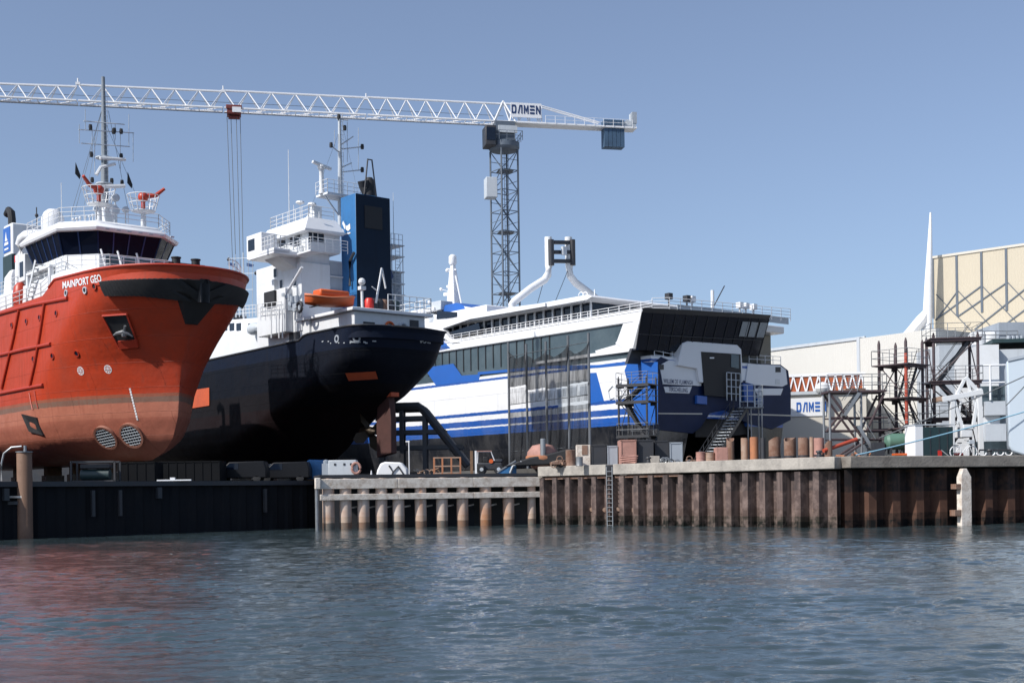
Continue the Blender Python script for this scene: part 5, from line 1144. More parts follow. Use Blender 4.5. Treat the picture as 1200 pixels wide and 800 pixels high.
# ------------------------------------------------------------------ tower crane
def crane():
    Y = 155.0; base = at(591, 560, Y); cx = base.x-.1+.6; zt_ = at(588, 176, Y).z
    t = thing('tower_crane', 'white jib tower crane on a grey lattice mast rising behind the ferry', 'crane', (cx*1.14, Y*1.14, 3.25), R(12.3)); t.scale = (1.14, 1.14, 1.14)
    h = zt_-3.25; hw = 1.2; cm = M['cranemast']
    mb = MB(); mb.box((0, 0, .6), (6, 6, 1.2)); mb.build('foundation', M['concrete2'], t)
    mb = MB(); seg = 2.35; n = int((h-1)/seg); seg = (h-1.0)/n; rot = Matrix.Rotation(R(22), 4, 'Z')
    C4 = [rot @ Vector((a*hw, b*hw, 0)) for a, b in ((-1, -1), (1, -1), (1, 1), (-1, 1))]
    for c in C4: mb.tube(c+Vector((0, 0, 1)), c+Vector((0, 0, h)), .12, 6)
    for k in range(n):
        z = 1.0+k*seg
        for i in range(4):
            a, b = C4[i], C4[(i+1) % 4]; up = Vector((0, 0, z)); u2 = Vector((0, 0, z+seg))
            mb.tube(a+up, b+up, .06, 4)
            if (k+i) % 2: mb.tube(a+up, b+u2, .055, 4)
            else: mb.tube(b+up, a+u2, .055, 4)
            mm = Vector((0, 0, z+seg/2)); 
            if (k+i) % 2: mb.tube(a+mm, b+mm, .04, 4)
        mb.tube(C4[0]+Vector((0, 0, z)), C4[2]+Vector((0, 0, z)), .035, 4)
    mb.build('mast', cm, t, ang=0)
    mb = MB(); ladder(mb, (0.2, -.3, 1), (.2, -.3, h), .5, (1, 0, 0), step=.45)
    for k in range(0, n, 3): mb.box((.1, 0, 1+k*seg), (1.9, 1.9, .06))
    mb.build('mast_ladder', cm, t)
    # slewing unit, cab and operator's box
    mb = MB(); mb.lathe((0, 0, h), [(1.7, 0), (1.9, .3), (1.9, .9), (1.5, 1.1)], 20); mb.build('slewing_ring', cm, t)
    zj = at(560, 144, Y).z-3.25  # lower chord level
    mb = MB(); mb.bx(-1.2, 1.2, -1.1, 1.1, h+1.1, zj)
    mb.build('slewing_tower', cm, t)
    mb = MB(); mb.bx(-.9, 1.4, -1.35, -1.1, h+1.9, zj-.6); mb.build('switch_cabinet', M['lgrey'], t)
    mb = MB(); mb.bx(-2.6, -1.3, -1.9, .3, zj-3.2, zj-.8); cb = mb.build('cab', M['dark'], t, bevel=.1)
    mb = MB(); mb.bx(-2.5, -1.4, -1.94, -1.9, zj-2.6, zj-1.1); mb.build('cab_window', M['glass'], cb)
    mb = MB(); z_ = at(573, 222, Y).z-3.25; mb.bx(-2.5, -1.15, -1.4, .2, z_-1.2, z_+1.2); mb.build('lift_cage', M['lgrey'], t, bevel=.05)
    mb = MB(); rail(mb, [(-1.9, -1.9, h+.9), (1.9, -1.9, h+.9), (1.9, 1.9, h+.9)], 1.1, .04, 2, .9); mb.build('ring_rail', cm, t)
    # jib: triangular truss towards -x
    W = M['clean']
    def truss(x0, x1, hh0, hh1, half, z0, bay, name, par):
        mb = MB(); n = int(abs(x1-x0)/bay); dx = (x1-x0)/n
        for i in range(n):
            a = x0+dx*i; b = a+dx; ha = hh0+(hh1-hh0)*i/n; hb = hh0+(hh1-hh0)*(i+1)/n
            for s_ in (-1, 1): mb.tube((a, s_*half, z0), (b, s_*half, z0), .12, 6)
            mb.tube((a, 0, z0+ha), (b, 0, z0+hb), .13, 6)
            mb.tube((a, -half, z0), (a, half, z0), .06, 4); mb.tube((a, -half, z0), (b, half, z0), .05, 4)
            for s_ in (-1, 1): mb.tube((a, 0, z0+ha), ((a+b)/2, s_*half, z0), .075, 4); mb.tube(((a+b)/2, s_*half, z0), (b, 0, z0+hb), .075, 4)
        return mb.build(name, W, par, ang=0)
    for k, (a, b, h0, h1) in enumerate(((0, -16.5, 2.35, 2.3), (-16.7, -33, 2.25, 2.2), (-33.2, -49, 2.1, 2.0), (-49.2, -66, 1.8, 1.55))):
        s_ = truss(a, b, h0, h1, .8, zj, 2.35 if k < 3 else 2.0, 'jib_section', t)
    mb = MB()
    for x in (-16.6, -33.1, -49.1): mb.tube((x, 0, zj+2.0), (x, 0, zj+2.75), .09, 5); mb.box((x, 0, zj+2.15), (.5, .25, .3))
    mb.build('jib_pin', W, t)
    mb = MB(); mb.tube((-66, .8, zj-.15), (0, .8, zj-.15), .03, 4); mb.tube((-66, 0, zj+.8), (0, 0, zj+.9), .03, 4); mb.build('trolley_rope', M['cable'], t)
    mb = MB(); mb.loftpoly([[(-1.3, -.9, zj), (1.3, -.9, zj), (1.3, .9, zj), (-1.3, .9, zj)], [(-.3, -.15, zj+2.6), (.3, -.15, zj+2.6), (.3, .15, zj+2.6), (-.3, .15, zj+2.6)]], cap=False)
    mb = MB()
    for a in ((-1.3, -.9), (1.3, -.9), (1.3, .9), (-1.3, .9)): mb.bar((a[0], a[1], zj), (0, 0, zj+2.7), .16, .16)
    mb.build('apex_frame', W, t)
    # counter jib
    xr = 16.6
    mb = MB()
    for s_ in (-1, 1): mb.tube((0, s_*.8, zj), (xr, s_*.8, zj), .14, 6)
    for i in range(8): a = xr*i/8; mb.tube((a, -.8, zj), (a+xr/8, .8, zj), .07, 4)
    mb.bx(0, xr, -.7, .7, zj-.1, zj-.02)
    mb.tube((0, 0, zj+2.4), (4.6, 0, zj+2.3), .13, 6)
    for s_ in (-.3, .3): mb.tube((4.6, s_, zj+2.3), (12.0, s_, zj+.6), .09, 6)
    for i in range(4): mb.tube((1.2*i, 0, zj+2.4), (1.2*i+.6, -.8, zj), .07, 4); mb.tube((1.2*i+.6, -.8, zj), (1.2*i+1.2, 0, zj+2.35), .07, 4)
    mb.tube((4.6, 0, zj+2.3), (4.6, -.8, zj), .09, 5); mb.build('counter_jib', W, t)
    mb = MB(); rail(mb, [(5, -1.0, zj), (16, -1.0, zj)], .9, .03, 2, 1.2); mb.build('counter_jib_rail', W, t)
    mb = MB(); mb.bx(.7, 4.5, -1.0, -.9, zj+.55, zj+2.3); sg = mb.build('sign_board', W, t)
    damen(sg, Vector((2.6, -1.03, zj+1.5)), 3.6, Vector((1, 0, 0)), 1.05, M['navy'])
    mb = MB()
    for k in range(5): mb.bx(12.5+k*.52, 12.5+k*.52+.48, -.7, .7, zj-2.4, zj+.9)
    mb.build('counterweight', mat('counterweight_blue', (.05, .10, .17, 1), .6, dirt=.5), t)
    mb = MB(); mb.lathe((15.6, -.4, zj+.55), [(.5, 0), (.5, .9)], 12, 'y'); mb.bx(15.0, 16.5, -.7, .7, zj, zj+.3); mb.bx(16.0, 16.7, -.3, .3, zj+.2, zj+1.9); mb.build('winch', M['lgrey'], t)
    mb = MB(); mb.bx(16.2, 16.8, -.36, .36, zj+.7, zj+2.1); mb.build('winch_cabinet', M['grey'], t)
    # trolley, ropes
    xt = -31.9
    mb = MB(); mb.bx(xt-.8, xt+.8, -.9, .9, zj-.6, zj-.1); mb.bx(xt-.9, xt+.9, -1.0, -.9, zj-.1, zj+.35); mb.box((xt, 0, zj-.85), (1.3, .6, .3)); tr = mb.build('trolley', mat('trolley_red', (.17, .035, .03, 1), .6), t, bevel=.06)
    mb = MB(); mb.bx(xt-.2, xt+.8, -1.06, -1.0, zj-.5, zj+.1); mb.build('trolley_plate', M['clean'], tr)
    mb = MB()
    for dx, dy in ((-.8, -.25), (-.35, .25), (.25, -.25), (.7, .25)): mb.tube((xt+dx, dy, zj-.8), (xt+dx*.75+.35, dy, 20), .035, 5)
    mb.build('hoist_rope', M['cable'], tr)
    mb = MB(); mb.bx(xt-.4, xt+1.1, -.4, .4, 18.5, 20.1); mb.lathe((xt+.35, 0, 17.8), [(.15, -.3), (.25, .2), (.2, .8)], 8); mb.build('hook_block', M['dark'], tr)

def damen(parent, c, width, u, hgt, m, up=Vector((0, 0, 1))):
    """the yard's blocky name with a barless A: outline letters cut by gaps"""
    L_ = [[[(0, 0), (.26, 0), (.26, 1), (0, 1)], [(.26, .8), (.62, .8), (.85, 1), (.26, 1)], [(.26, 0), (.85, 0), (.62, .2), (.26, .2)], [(.62, .2), (.85, 0), (1, .25), (1, .75), (.85, 1), (.62, .8), (.72, .68), (.72, .32)]],
          [[(0, 0), (.27, 0), (.62, 1), (.36, 1)], [(.74, 0), (1, 0), (1, 1), (.62, 1), (.55, .8), (.74, .8)]],
          [[(0, 0), (.24, 0), (.24, 1), (0, 1)], [(.24, 1), (.24, .62), (.5, .1), (.5, .5)], [(.76, 1), (.5, .5), (.5, .1), (.76, .62)], [(.76, 0), (1, 0), (1, 1), (.76, 1)]],
          [[(0, 0), (1, 0), (1, .22), (0, .22)], [(0, .39), (1, .39), (1, .61), (0, .61)], [(0, .78), (1, .78), (1, 1), (0, 1)]],
          [[(0, 0), (.25, 0), (.25, 1), (0, 1)], [(.25, 1), (.25, .62), (.75, 0), (.75, .38)], [(.75, 0), (1, 0), (1, 1), (.75, 1)]]]
    mb = MB(); tot = 5+4*.28
    for i, polys in enumerate(L_):
        for p in polys: mb.add([c+u*((x+i*1.28)/tot-.5)*width+up*(z-.5)*hgt for x, z in p], [tuple(range(len(p)))])
    mb.build('sign_lettering', m, parent, ang=0)
crane()
# ------------------------------------------------------------------ halls behind
def clad(name, col, per=1.0, rough=.55, dirt=.2):
    """profiled sheet cladding: vertical ribs as relief"""
    m = mat(name, col, rough, dirt=dirt, dscale=.12, streak=.18, dcol=tuple(c*.75 for c in col[:3])+(1,))
    n = m.node_tree.nodes; L = m.node_tree.links; b = n['Principled BSDF']
    tc = n.new('ShaderNodeTexCoord'); wv = n.new('ShaderNodeTexWave'); wv.wave_type = 'BANDS'; wv.bands_direction = 'X'; wv.inputs['Scale'].default_value = per; L.new(tc.outputs['Object'], wv.inputs['Vector'])
    bp = n.new('ShaderNodeBump'); bp.inputs['Strength'].default_value = .35; bp.inputs['Distance'].default_value = .06; L.new(wv.outputs['Fac'], bp.inputs['Height']); L.new(bp.outputs[0], b.inputs['Normal'])
    return m
def halls():
    # long pale hall
    p0 = at(893, 413, 163); FR = Frame(p0.x, p0.y, 3.25, math.atan2(-13, 9.6))
    t = thing('long_white_hall', 'long low white clad hall behind the ferry and the scaffold towers', 'hall', FR.loc, FR.th)
    S = lambda px, py: FR.side(px, py, 0)
    wm = clad('white_cladding', (0.60, 0.59, 0.55, 1), 1.0)
    x1, z1 = S(1014, 397); x0, z0 = S(893, 413)
    mb = MB(); mb.bx(-60, x1, 0, 50, 0, (z0+z1)/2); mb.build('wall', wm, t)
    mb = MB(); mb.bx(-60, x1, -.15, .1, (z0+z1)/2, (z0+z1)/2+.35); mb.build('eave', M['lgrey'], t)
    xb, zb = S(1076, 386); mb = MB(); mb.bx(x1+.02, xb+3, -1.0, 49, 0, S(1030, 395)[1]); mb.build('taller_wall', wm, t)
    mb = MB(); mb.bx(x1-.4, x1+.02, -1.1, .3, 0, S(1020, 395)[1]); mb.build('corner_flashing', M['lgrey'], t)
    # grey plinth panels, painting the ferry's shade across the wall foot
    mb = MB(); a = S(905, 520); b = S(1020, 500); mb.bx(-20, xb, -.12, -.02, 0, 5.5); mb.build('plinth', M['grey'], t)
    # cream hall with dark mullions and crossed braces, receding
    p0 = at(1093, 303, 170); G = Frame(p0.x, p0.y, 3.25, math.atan2(-8.2, 8.8))
    t = thing('cream_hall', 'tall cream hall with dark vertical joints and crossed diagonal braces at the right edge', 'hall', G.loc, G.th)
    zt_ = G.side(1093, 303)[1]; mb = MB(); mb.bx(0, 60, 0, 40, 0, zt_); mb.build('wall', clad('cream_cladding_ribs', (0.50, 0.445, 0.345, 1), .8), t)
    mb = MB(); mb.bx(-.1, 60, -.15, .1, zt_, zt_+.3); mb.build('parapet', M['cream'], t)
    zc0 = G.side(1200, 388)[1]
    bottoms = {1093: 373, 1121: 369, 1150: 366, 1180: 364, 1209: 340}
    mb = MB()
    for px, py in ((1094, 373), (1122, 370), (1151, 366), (1180, 364), (1211, 360)):
        x, zb_ = G.side(px, py); mb.bx(x-.15, x+.15, -.1, .02, zb_, zt_)
    mb.build('joint_post', M['cranemast'], t)
    for (a, b, w_) in (((1096, 375), (1150, 335), .16), ((1122, 371), (1180, 331), .16), ((1142, 386), (1212, 330), .16), ((1162, 392), (1225, 345), .16), ((1097, 345), (1150, 400), .08), ((1123, 341), (1168, 390), .08), ((1152, 336), (1205, 392), .08), ((1181, 331), (1212, 364), .08), ((1097, 375), (1122, 341), .12)):
        mb = MB(); A = G.s3(*a, -.06); B = G.s3(*b, -.06); mb.bar(A, B, .1, w_); mb.build('diagonal_brace', M['cranemast'], t)
    # white spire with raking strut
    t2 = thing('white_spire', 'tall tapered white spire with a raking leg rising beside the cream hall', 'mast', at(1087, 540, 168).to_tuple()[:2]+(3.25,))
    o = Vector(t2.location); P = lambda px, py: at(px, py, 168)-o
    mb = MB(); mb.path([P(1086.5, 470), P(1087, 366), P(1088, 330), P(1089.5, 290), P(1090.5, 249)], [.5, .62, .5, .34, .12], 12); mb.build('spire', M['clean'], t2)
    mb = MB(); mb.path([P(1087, 364), P(1080, 375), P(1068, 389), P(1056, 402)], [.45, .8, .75, .7], 10); mb.build('raking_leg', M['clean'], t2)
    # low cream building with sign, and braced box truss on its roof
    p0 = at(925, 463, 140); B = Frame(p0.x, p0.y, 3.25, R(-14))
    t = thing('low_workshop', 'low cream workshop under the braced box girder, carrying the blue lettered sign', 'workshop', B.loc, B.th)
    S = lambda px, py, y=0: B.side(px, py, y)
    zr = S(925, 463)[1]; xr = S(1015, 460)[0]
    mb = MB(); mb.bx(-1, xr, 0, 12, 0, zr); mb.build('wall', M['cream'], t); 
    mb = MB(); mb.bx(-1.3, xr+.3, -.3, 12.3, zr, zr+.35); mb.build('roof_edge', M['lgrey'], t)
    mb = MB(); mb.prism(B.sides([(925, 467), (968, 465), (968, 487), (925, 488)]), -.12, -.02); sg = mb.build('sign_board', M['clean'], t)
    a = B.s3(933, 477, -.16); b = B.s3(968.5, 476, -.16); damen(sg, (a+b)/2, (b-a).length*.98, (b-a).normalized(), 1.05, M['blue'])
    t = thing('braced_box_girder', 'long rust brown box girder with white zigzag bracing lying on the low workshop roof', 'girder', (B.M @ Vector((0, 3, zr+.35))).to_tuple(), B.th)
    z1 = S(925, 437)[1]-zr-.35; L1 = S(957, 440)[0]
    mb = MB(); mb.bx(-1, xr-.3, 0, 4, 0.02, z1); mb.build('brown_panel', mat('rust_brown_sheet', (.34, .085, .03, 1), .8, dirt=.7, dcol=(.16, .06, .04, 1)), t)
    mb = MB(); mb.bx(-1.1, xr, -.15, -.02, z1-.2, z1+.1); mb.bx(-1.1, xr, -.15, -.02, 0, .2)
    n = 10; w_ = (xr+1)/n
    for i in range(n): mb.bar((-1+i*w_, -.1, .1), (-1+(i+.5)*w_, -.1, z1-.1), .1, .15); mb.bar((-1+(i+.5)*w_, -.1, z1-.1), (-1+(i+1)*w_, -.1, .1), .1, .15)
    mb.build('zigzag_bracing', M['clean'], t)
    t = thing('roof_tank', 'small round white tank at the corner of the low workshop', 'tank', at(964, 455, 138).to_tuple())
    mb = MB(); mb.sphere((0, 0, 0), .8, 12, sq=(1, 1, .9)); mb.tube((0, 0, -2.5), (0, 0, -.5), .15, 8); mb.build('shell', M['white'], t)
    # white building with balcony at the right, grey plant room above it
    Yb = 112
    p0 = at(1146, 535, Yb); W_ = Frame(p0.x, p0.y, 4.05, R(-8)); S = lambda px, py, y=0: W_.side(px, py, y)
    t = thing('white_office_block', 'white office block with railed balcony behind the white gantry frame', 'office', W_.loc, W_.th)
    mb = MB(); x0 = S(1146, 440)[0]; x1 = S(1171, 440)[0]; mb.bx(x0, x1, 0, 10, 0, S(1150, 404)[1]); mb.build('wall', M['white'], t)
    mb = MB(); mb.bx(x1+.02, x1+14, 1.0, 10, 0, S(1170, 408)[1]); mb.build('side_wall', M['lgrey'], t)
    mb = MB(); mb.bx(x1-.4, x1+14.2, .6, 10.2, S(1180, 399)[1]-.1, S(1180, 396)[1]); mb.build('roof_slab', M['teal'], t)
    mb = MB(); zb = S(1150, 471)[1]; zb2 = S(1150, 496)[1]
    for z_a, z_b in ((zb-1.2, zb), (zb2-1.6, zb2-.1)): mb.bx(x0+.4, x1+12, -.9, -.0, z_a, z_b)
    mb.build('balcony', M['lgrey'], t)
    mb = MB(); rail(mb, [(x0-1, -1.0, zb+.1), (x1+8, -1.0, zb+.1)], 3.0, .1, 2, 1.9); mb.build('balcony_rail', M['clean'], t)
    for px, py, w_, h_ in ((1157, 463, 1.8, 1.6), (1166, 463, 1.3, 1.6), (1175, 463, 1.6, 1.6)):
        mb = MB(); c = S(px, py, -.1); mb.bx(c[0]-w_/2, c[0]+w_/2, -.12, .0, c[1]-h_/2, c[1]+h_/2); mb.build('window', M['glass2'], t)
    for k in range(4):
        mb = MB(); c = S(1152+k*9, 516, -.1); mb.bx(c[0]-.9, c[0]+.8, -1.2, -.9, .3, 2.1); mb.build('ground_window', M['glass2'], t)
    p0 = at(1150, 385, 132); t = thing('roof_plant', 'grey rooftop machinery house with pale tanks and railing in front of the cream hall', 'plant room', (p0.x, p0.y, 3.25))
    mb = MB(); a = at(1171, 395, 132)-Vector(t.location); b = at(1215, 385, 132)-Vector(t.location); mb.bx(a.x, b.x, 0, 8, 0, b.z+.7); mb.build('wall', M['grey'], t)
    mb = MB(); q = at(1148, 403, 132)-Vector(t.location); mb.bx(q.x-4, a.x-.02, .5, 8, 0, q.z); mb.build('lower_roof', M['lgrey'], t)
    for px in (1154, 1168):
        mb = MB(); c = at(px, 402, 132)-Vector(t.location); mb.lathe((c.x, 2, c.z), [(.95, 0), (.95, 1.1), (.7, 1.35)], 14); mb.build('roof_vent', M['white'], t)
    mb = MB(); c = at(1144, 401, 131)-Vector(t.location); e = at(1196, 395, 131)-Vector(t.location); rail(mb, [(c.x, -.3, c.z), (e.x, -.3, c.z)], 1.2, .05, 3, 1.2); mb.build('roof_rail', M['galv'], t)
    mb = MB()
    for k in range(4): c = at(1182+k*5, 402, 131)-Vector(t.location); mb.tube((c.x, -.4, c.z-1), (c.x+.3, -.4, c.z+.8), .25, 8); mb.tube((c.x-.8, -.4, c.z), (c.x+.9, -.4, c.z+.1), .15, 8)
    mb.build('pipework', M['grey'], t)
    # pale grey bow section at the right edge
    F2 = Frame(*at(1181, 530, 81).xy, 4.05, R(-20)); S = F2.side
    t = thing('grey_hull_block', 'large smooth pale grey blue hull section standing at the right edge of the quay', 'hull section', F2.loc, F2.th)
    mb = MB(); pr = F2.sides([(1179, 423), (1182, 522), (1186, 529), (1205, 541), (1290, 541), (1290, 398), (1205, 416)])
    pr = [(x, max(z, .05)) for x, z in pr]
    mb.prism(pr, 0, 6); mb.build('shell_plate', mat('primer_blue_grey', (.46, .53, .60, 1), .5, dirt=.25, dscale=.3, dcol=(.36, .42, .48, 1)), t, bevel=.12)
    mb = MB(); q = F2.sides([(1181, 420), (1290, 396), (1290, 399), (1181, 423.5)]); mb.prism(q, -.08, .05); mb.build('top_flange', M['grey'], t)
halls()

# ------------------------------------------------------------------ scaffold towers
def stair_flight(mb, a, b, wd, side):
    a, b = Vector(a), Vector(b); sd = Vector(side).normalized()*wd/2
    for s_ in (-1, 1): mb.bar(a+sd*s_, b+sd*s_, .05, .22); mb.tube(a+sd*s_+Vector((0, 0, 1)), b+sd*s_+Vector((0, 0, 1)), .025, 4)
    n = max(2, int(abs(b.z-a.z)/.22))
    for i in range(n+1): p = a.lerp(b, i/n); mb.box(p, (.2, wd, .03) if abs(side[1]) > .5 else (wd, .2, .03))
def tower(name, label, px, py, Y, w_, d_, levels, top, m, rot=0.0, post_r=.1, over=.35, posts_top=None, x_brace=True, gauge=None):
    base = at(px, py, Y); t = thing(name, label, 'scaffold tower', (base.x, base.y, 4.05), rot, 'scaffold towers on the quay')
    for i, (sx, sy) in enumerate(((-1, -1), (1, -1), (1, 1), (-1, 1))):
        mb = MB(); pm = m
        mb.lathe((sx*w_/2, sy*d_/2, 0), [(post_r*1.6, 0), (post_r*1.6, .06), (post_r, .07), (post_r, (posts_top or top)-.25), (post_r*.4, posts_top or top)], 10)
        o = mb.build('post', pm, t)
        if gauge == i: mb = MB(); mb.lathe((sx*w_/2, sy*d_/2, 2.4), [(post_r*1.1, 0), (post_r*1.1, 4.6)], 10); mb.build('red_sleeve', mat('faded_signal_red', (.42, .07, .04, 1), .6, dirt=.7), o)
    zs = [0.15]+levels
    for k, z in enumerate(levels):
        mb = MB(); mb.box((0, 0, z), (w_+2*over, d_+2*over, .08)); mb.bar((-w_/2-.2, -d_/2-.1, z-.12), (w_/2+.2, -d_/2-.1, z-.12), .12, .16); mb.build('platform', m, t)
        mb = MB(); a = w_/2+over; b = d_/2+over; rail(mb, [(-a, -b, z), (a, -b, z), (a, b, z), (-a, b, z), (-a, -b, z)], 1.0, .025, 2, 1.3); mb.build('guard_rail', M['galv'], t)
    for k in range(len(zs)-1):
        z0, z1 = zs[k], zs[k+1]; mb = MB()
        for sy in (-1, 1):
            if x_brace: mb.tube((-w_/2, sy*d_/2, z0), (w_/2, sy*d_/2, z1), .045, 5) if (k+sy) % 2 else mb.tube((w_/2, sy*d_/2, z0), (-w_/2, sy*d_/2, z1), .045, 5)
            for sx in (-1, 1): mb.bar((sx*w_/2, sy*d_/2, z1-.15), (sx*(w_/2-.5), sy*d_/2, z1-.15), .06, .3)
        for sx in (-1, 1): mb.tube((sx*w_/2, -d_/2, z0), (sx*w_/2, d_/2, z1), .04, 5)
        mb.build('brace', m, t)
        mb = MB(); e = 1 if k % 2 == 0 else -1
        stair_flight(mb, (-e*(w_/2-.4), -d_/2+.5, z0), (e*(w_/2-.4), -d_/2+.5, z1), .7, (0, 1, 0)); mb.build('stair', M['dark'], t)
    return t
tower('scaffold_tower', 'dark scaffold tower with one red painted post, left of the taller railed tower', 1057, 531, 85, 2.0, 2.0, [2.1, 4.1, 6.3], 8.0, M['purple'], .72, gauge=0)
tower('scaffold_tower', 'tallest dark scaffold tower with railed top platform under the cream hall', 1117, 531, 88, 2.9, 2.4, [2.9, 5.4, 8.3], 8.7, M['purple'], -.12, over=.25)
def low_tower():
    b0 = at(1001, 535, 84); t = thing('scaffold_tower', 'low scaffold platform on spread diagonal legs with steps, beside the cut pipes', 'scaffold tower', (b0.x, b0.y, 4.05), 0, 'scaffold towers on the quay')
    P = lambda px, py, y=0: Vector((at(px, py, 84).x-b0.x, y, at(px, py, 84).z-4.05))
    for y in (-.8, .8):
        for px in (968.5, 1005):
            mb = MB(); a = P(px, 458, y); mb.tube((a.x, y, 0), (a.x, y, a.z), .08, 8); mb.build('post', M['galv'], t)
        mb = MB()
        for p0, p1 in (((969, 462), (1010, 518)), ((1032, 462), (1012, 505)), ((1010, 518), (984, 535)), ((1006, 462), (972, 505))): mb.tube(P(*p0, y), P(*p1, y), .08, 6)
        for py in (490, 505, 515): mb.tube(P(968, py, y), P(1036, py, y), .05, 5)
        mb.build('brace', M['purple'], t)
    mb = MB(); a, b = P(966, 460), P(1034, 460); mb.box(((a.x+b.x)/2, 0, a.z), (b.x-a.x, 2.0, .14)); mb.build('platform', M['purple'], t)
    mb = MB(); rail(mb, [(a.x, -1, a.z), (b.x, -1, a.z), (b.x, 1, a.z), (a.x, 1, a.z)], 1.1, .03, 2, 1.0); mb.build('guard_rail', M['galv'], t)
    mb = MB(); stair_flight(mb, P(984, 488, -.9), P(1001, 462, -.9), .7, (0, 1, 0)); stair_flight(mb, P(1020, 533, -.9), P(1000, 500, -.9), .7, (0, 1, 0)); mb.build('stair', M['galv'], t)
    mb = MB(); mb.box(P(1001, 458), (1.3, .8, .3)); mb.build('plank_stack', M['rust2'], t)
low_tower()
tower('scaffold_tower', 'small dark scaffold tower against the blue corner of the ferry', 748, 545, 106, 2.5, 2.0, [2.8, 5.6, 7.0], 7.7, M['dark'], -.5, post_r=.09, over=.15)

# access stair to the ferry's stern door
def gangway_stair():
    a = at(822, 540, 116); b = at(868, 478, 124); t = thing('access_stair', 'dark open tread stair climbing from the quay to the ferry stern door', 'stair', (a.x, a.y, 4.05))
    o = Vector(t.location); A = Vector((0, 0, 0)); B = b-o;  d = (B-A); sd = Vector((d.y, -d.x, 0)).normalized()
    for s_ in (-.7, .7):
        mb = MB(); mb.bar(A+sd*s_, B+sd*s_, .08, .36); mb.build('stringer', M['dark'], t)
        mb = MB(); rail_pts = [A+sd*s_, B+sd*s_]; rail(mb, rail_pts, 1.1, .03, 2, 1.2); mb.build('hand_rail', M['dark'], t)
    mb = MB(); n = 20
    for i in range(1, n): p = A.lerp(B, i/n); mb.bar(p-sd*.7, p+sd*.7, .3, .07)
    mb.build('tread', M['lgrey'], t)
    mb = MB(); mb.box(B+Vector((.9, .3, 0)), (2.4, 2.0, .1)); mb.build('landing', M['galv'], t)
    mb = MB(); L0 = B+Vector((-.2, -.7, .05)); rail(mb, [L0, L0+Vector((2.2, 0, 0)), L0+Vector((2.2, 2, 0))], 2.1, .045, 4, .7); mb.build('landing_rail', M['lgrey'], t)
    for dx in (.9, 1.95):
        for dy in (-.5, 1.2):
            mb = MB(); q = B+Vector((dx, dy, 0)); mb.tube((q.x, q.y, 0), q, .07, 6); mb.build('prop', M['galv'], t)
gangway_stair()

# sheltering screen: five tall poles with dark netting along the ferry's side
def screen():
    xs_ = [(597.5, 541), (618.5, 541), (641.5, 538), (667.5, 535), (691.5, 530)]; tops = [401, 403, 400, 393, 390]
    b0 = at(645, 545, 96.5); t = thing('screen_of_poles', 'screen of five tall poles hung with dark netting beside the ferry hull', 'screen', (b0.x, b0.y, 4.05))
    o = Vector(t.location); pts = []
    for i, ((px, py), tp) in enumerate(zip(xs_, tops)):
        Y = 101.5-i*2.4; b = at(px, py, Y)-o; b.z = -.8 if i < 2 else 0; c = at(px-1.2, tp, Y)-o; c.x = b.x; pts.append((b, c))
        mb = MB(); mb.tube(b, c, .1, 8); mb.build('pole', mat('screen_pole', (.13, .14, .155, 1), .5, dirt=.5), t)
    nm = bpy.data.materials.new('dark_netting'); nm.use_nodes = True; n = nm.node_tree.nodes; L = nm.node_tree.links; bs = n['Principled BSDF']; bs.inputs['Base Color'].default_value = (.02, .022, .026, 1); bs.inputs['Roughness'].default_value = .8
    tcn = n.new('ShaderNodeTexCoord'); nz = n.new('ShaderNodeTexNoise'); nz.inputs['Scale'].default_value = 1.1; nz.inputs['Detail'].default_value = 6; mpn = n.new('ShaderNodeMapping'); mpn.inputs['Scale'].default_value = (2.6, 2.6, .35); L.new(tcn.outputs['Object'], mpn.inputs['Vector']); L.new(mpn.outputs[0], nz.inputs['Vector'])
    mr = n.new('ShaderNodeMapRange'); mr.inputs['From Min'].default_value = .35; mr.inputs['From Max'].default_value = .65; mr.inputs['To Min'].default_value = .45; mr.inputs['To Max'].default_value = .75; L.new(nz.outputs['Fac'], mr.inputs['Value']); L.new(mr.outputs[0], bs.inputs['Alpha'])
    nm2 = nm.copy(); nm2.name = 'thin_netting'; mr2 = [q for q in nm2.node_tree.nodes if q.type == 'MAP_RANGE'][0]; mr2.inputs['To Min'].default_value = .1; mr2.inputs['To Max'].default_value = .6
    nm3 = nm.copy(); nm3.name = 'dense_netting'; mr3 = [q for q in nm3.node_tree.nodes if q.type == 'MAP_RANGE'][0]; mr3.inputs['To Min'].default_value = .7; mr3.inputs['To Max'].default_value = .9
    for i in range(4):
        (b0_, c0), (b1, c1) = pts[i], pts[i+1]; h0 = c0.z; 
        for (zt0, zt1, zl, m_, nm_) in ((c0.z-.7-.12*i, c1.z-.6, c0.z-3.6, nm3, 'net_panel'), (c0.z-3.7, c0.z-3.7, 5.2 if i < 2 else 4.8, nm2, 'net_panel'), (4.6, 4.6, .6, nm, 'net_panel')):
            vs = []; N = 18; K = 8
            for a in range(N+1):
                f = a/N; p = b0_.lerp(b1, f); zt_ = zt0+(zt1-zt0)*f-.55*math.sin(math.pi*f)*(1 if nm_ and m_ is nm3 else .1)
                for k in range(K+1):
                    g = k/K; vs.append((p.x+.05*math.sin(9*f+4*g), p.y+.22*math.sin(16*f+3*g+i)-.14, zt_+(zl-zt_)*g))
            fs = [(a*(K+1)+k, (a+1)*(K+1)+k, (a+1)*(K+1)+k+1, a*(K+1)+k+1) for a in range(N) for k in range(K)]
            mb = MB(); mb.add(vs, fs); mb.build(nm_, m_, t, ang=80)
    for zz in (1.5, 5.2, 9.0):
        mb = MB(); q = [p[0].copy() for p in pts]
        for v in q: v.z = zz
        mb.path(q, .03, 4); mb.build('cross_wire', M['cable'], t)
screen()
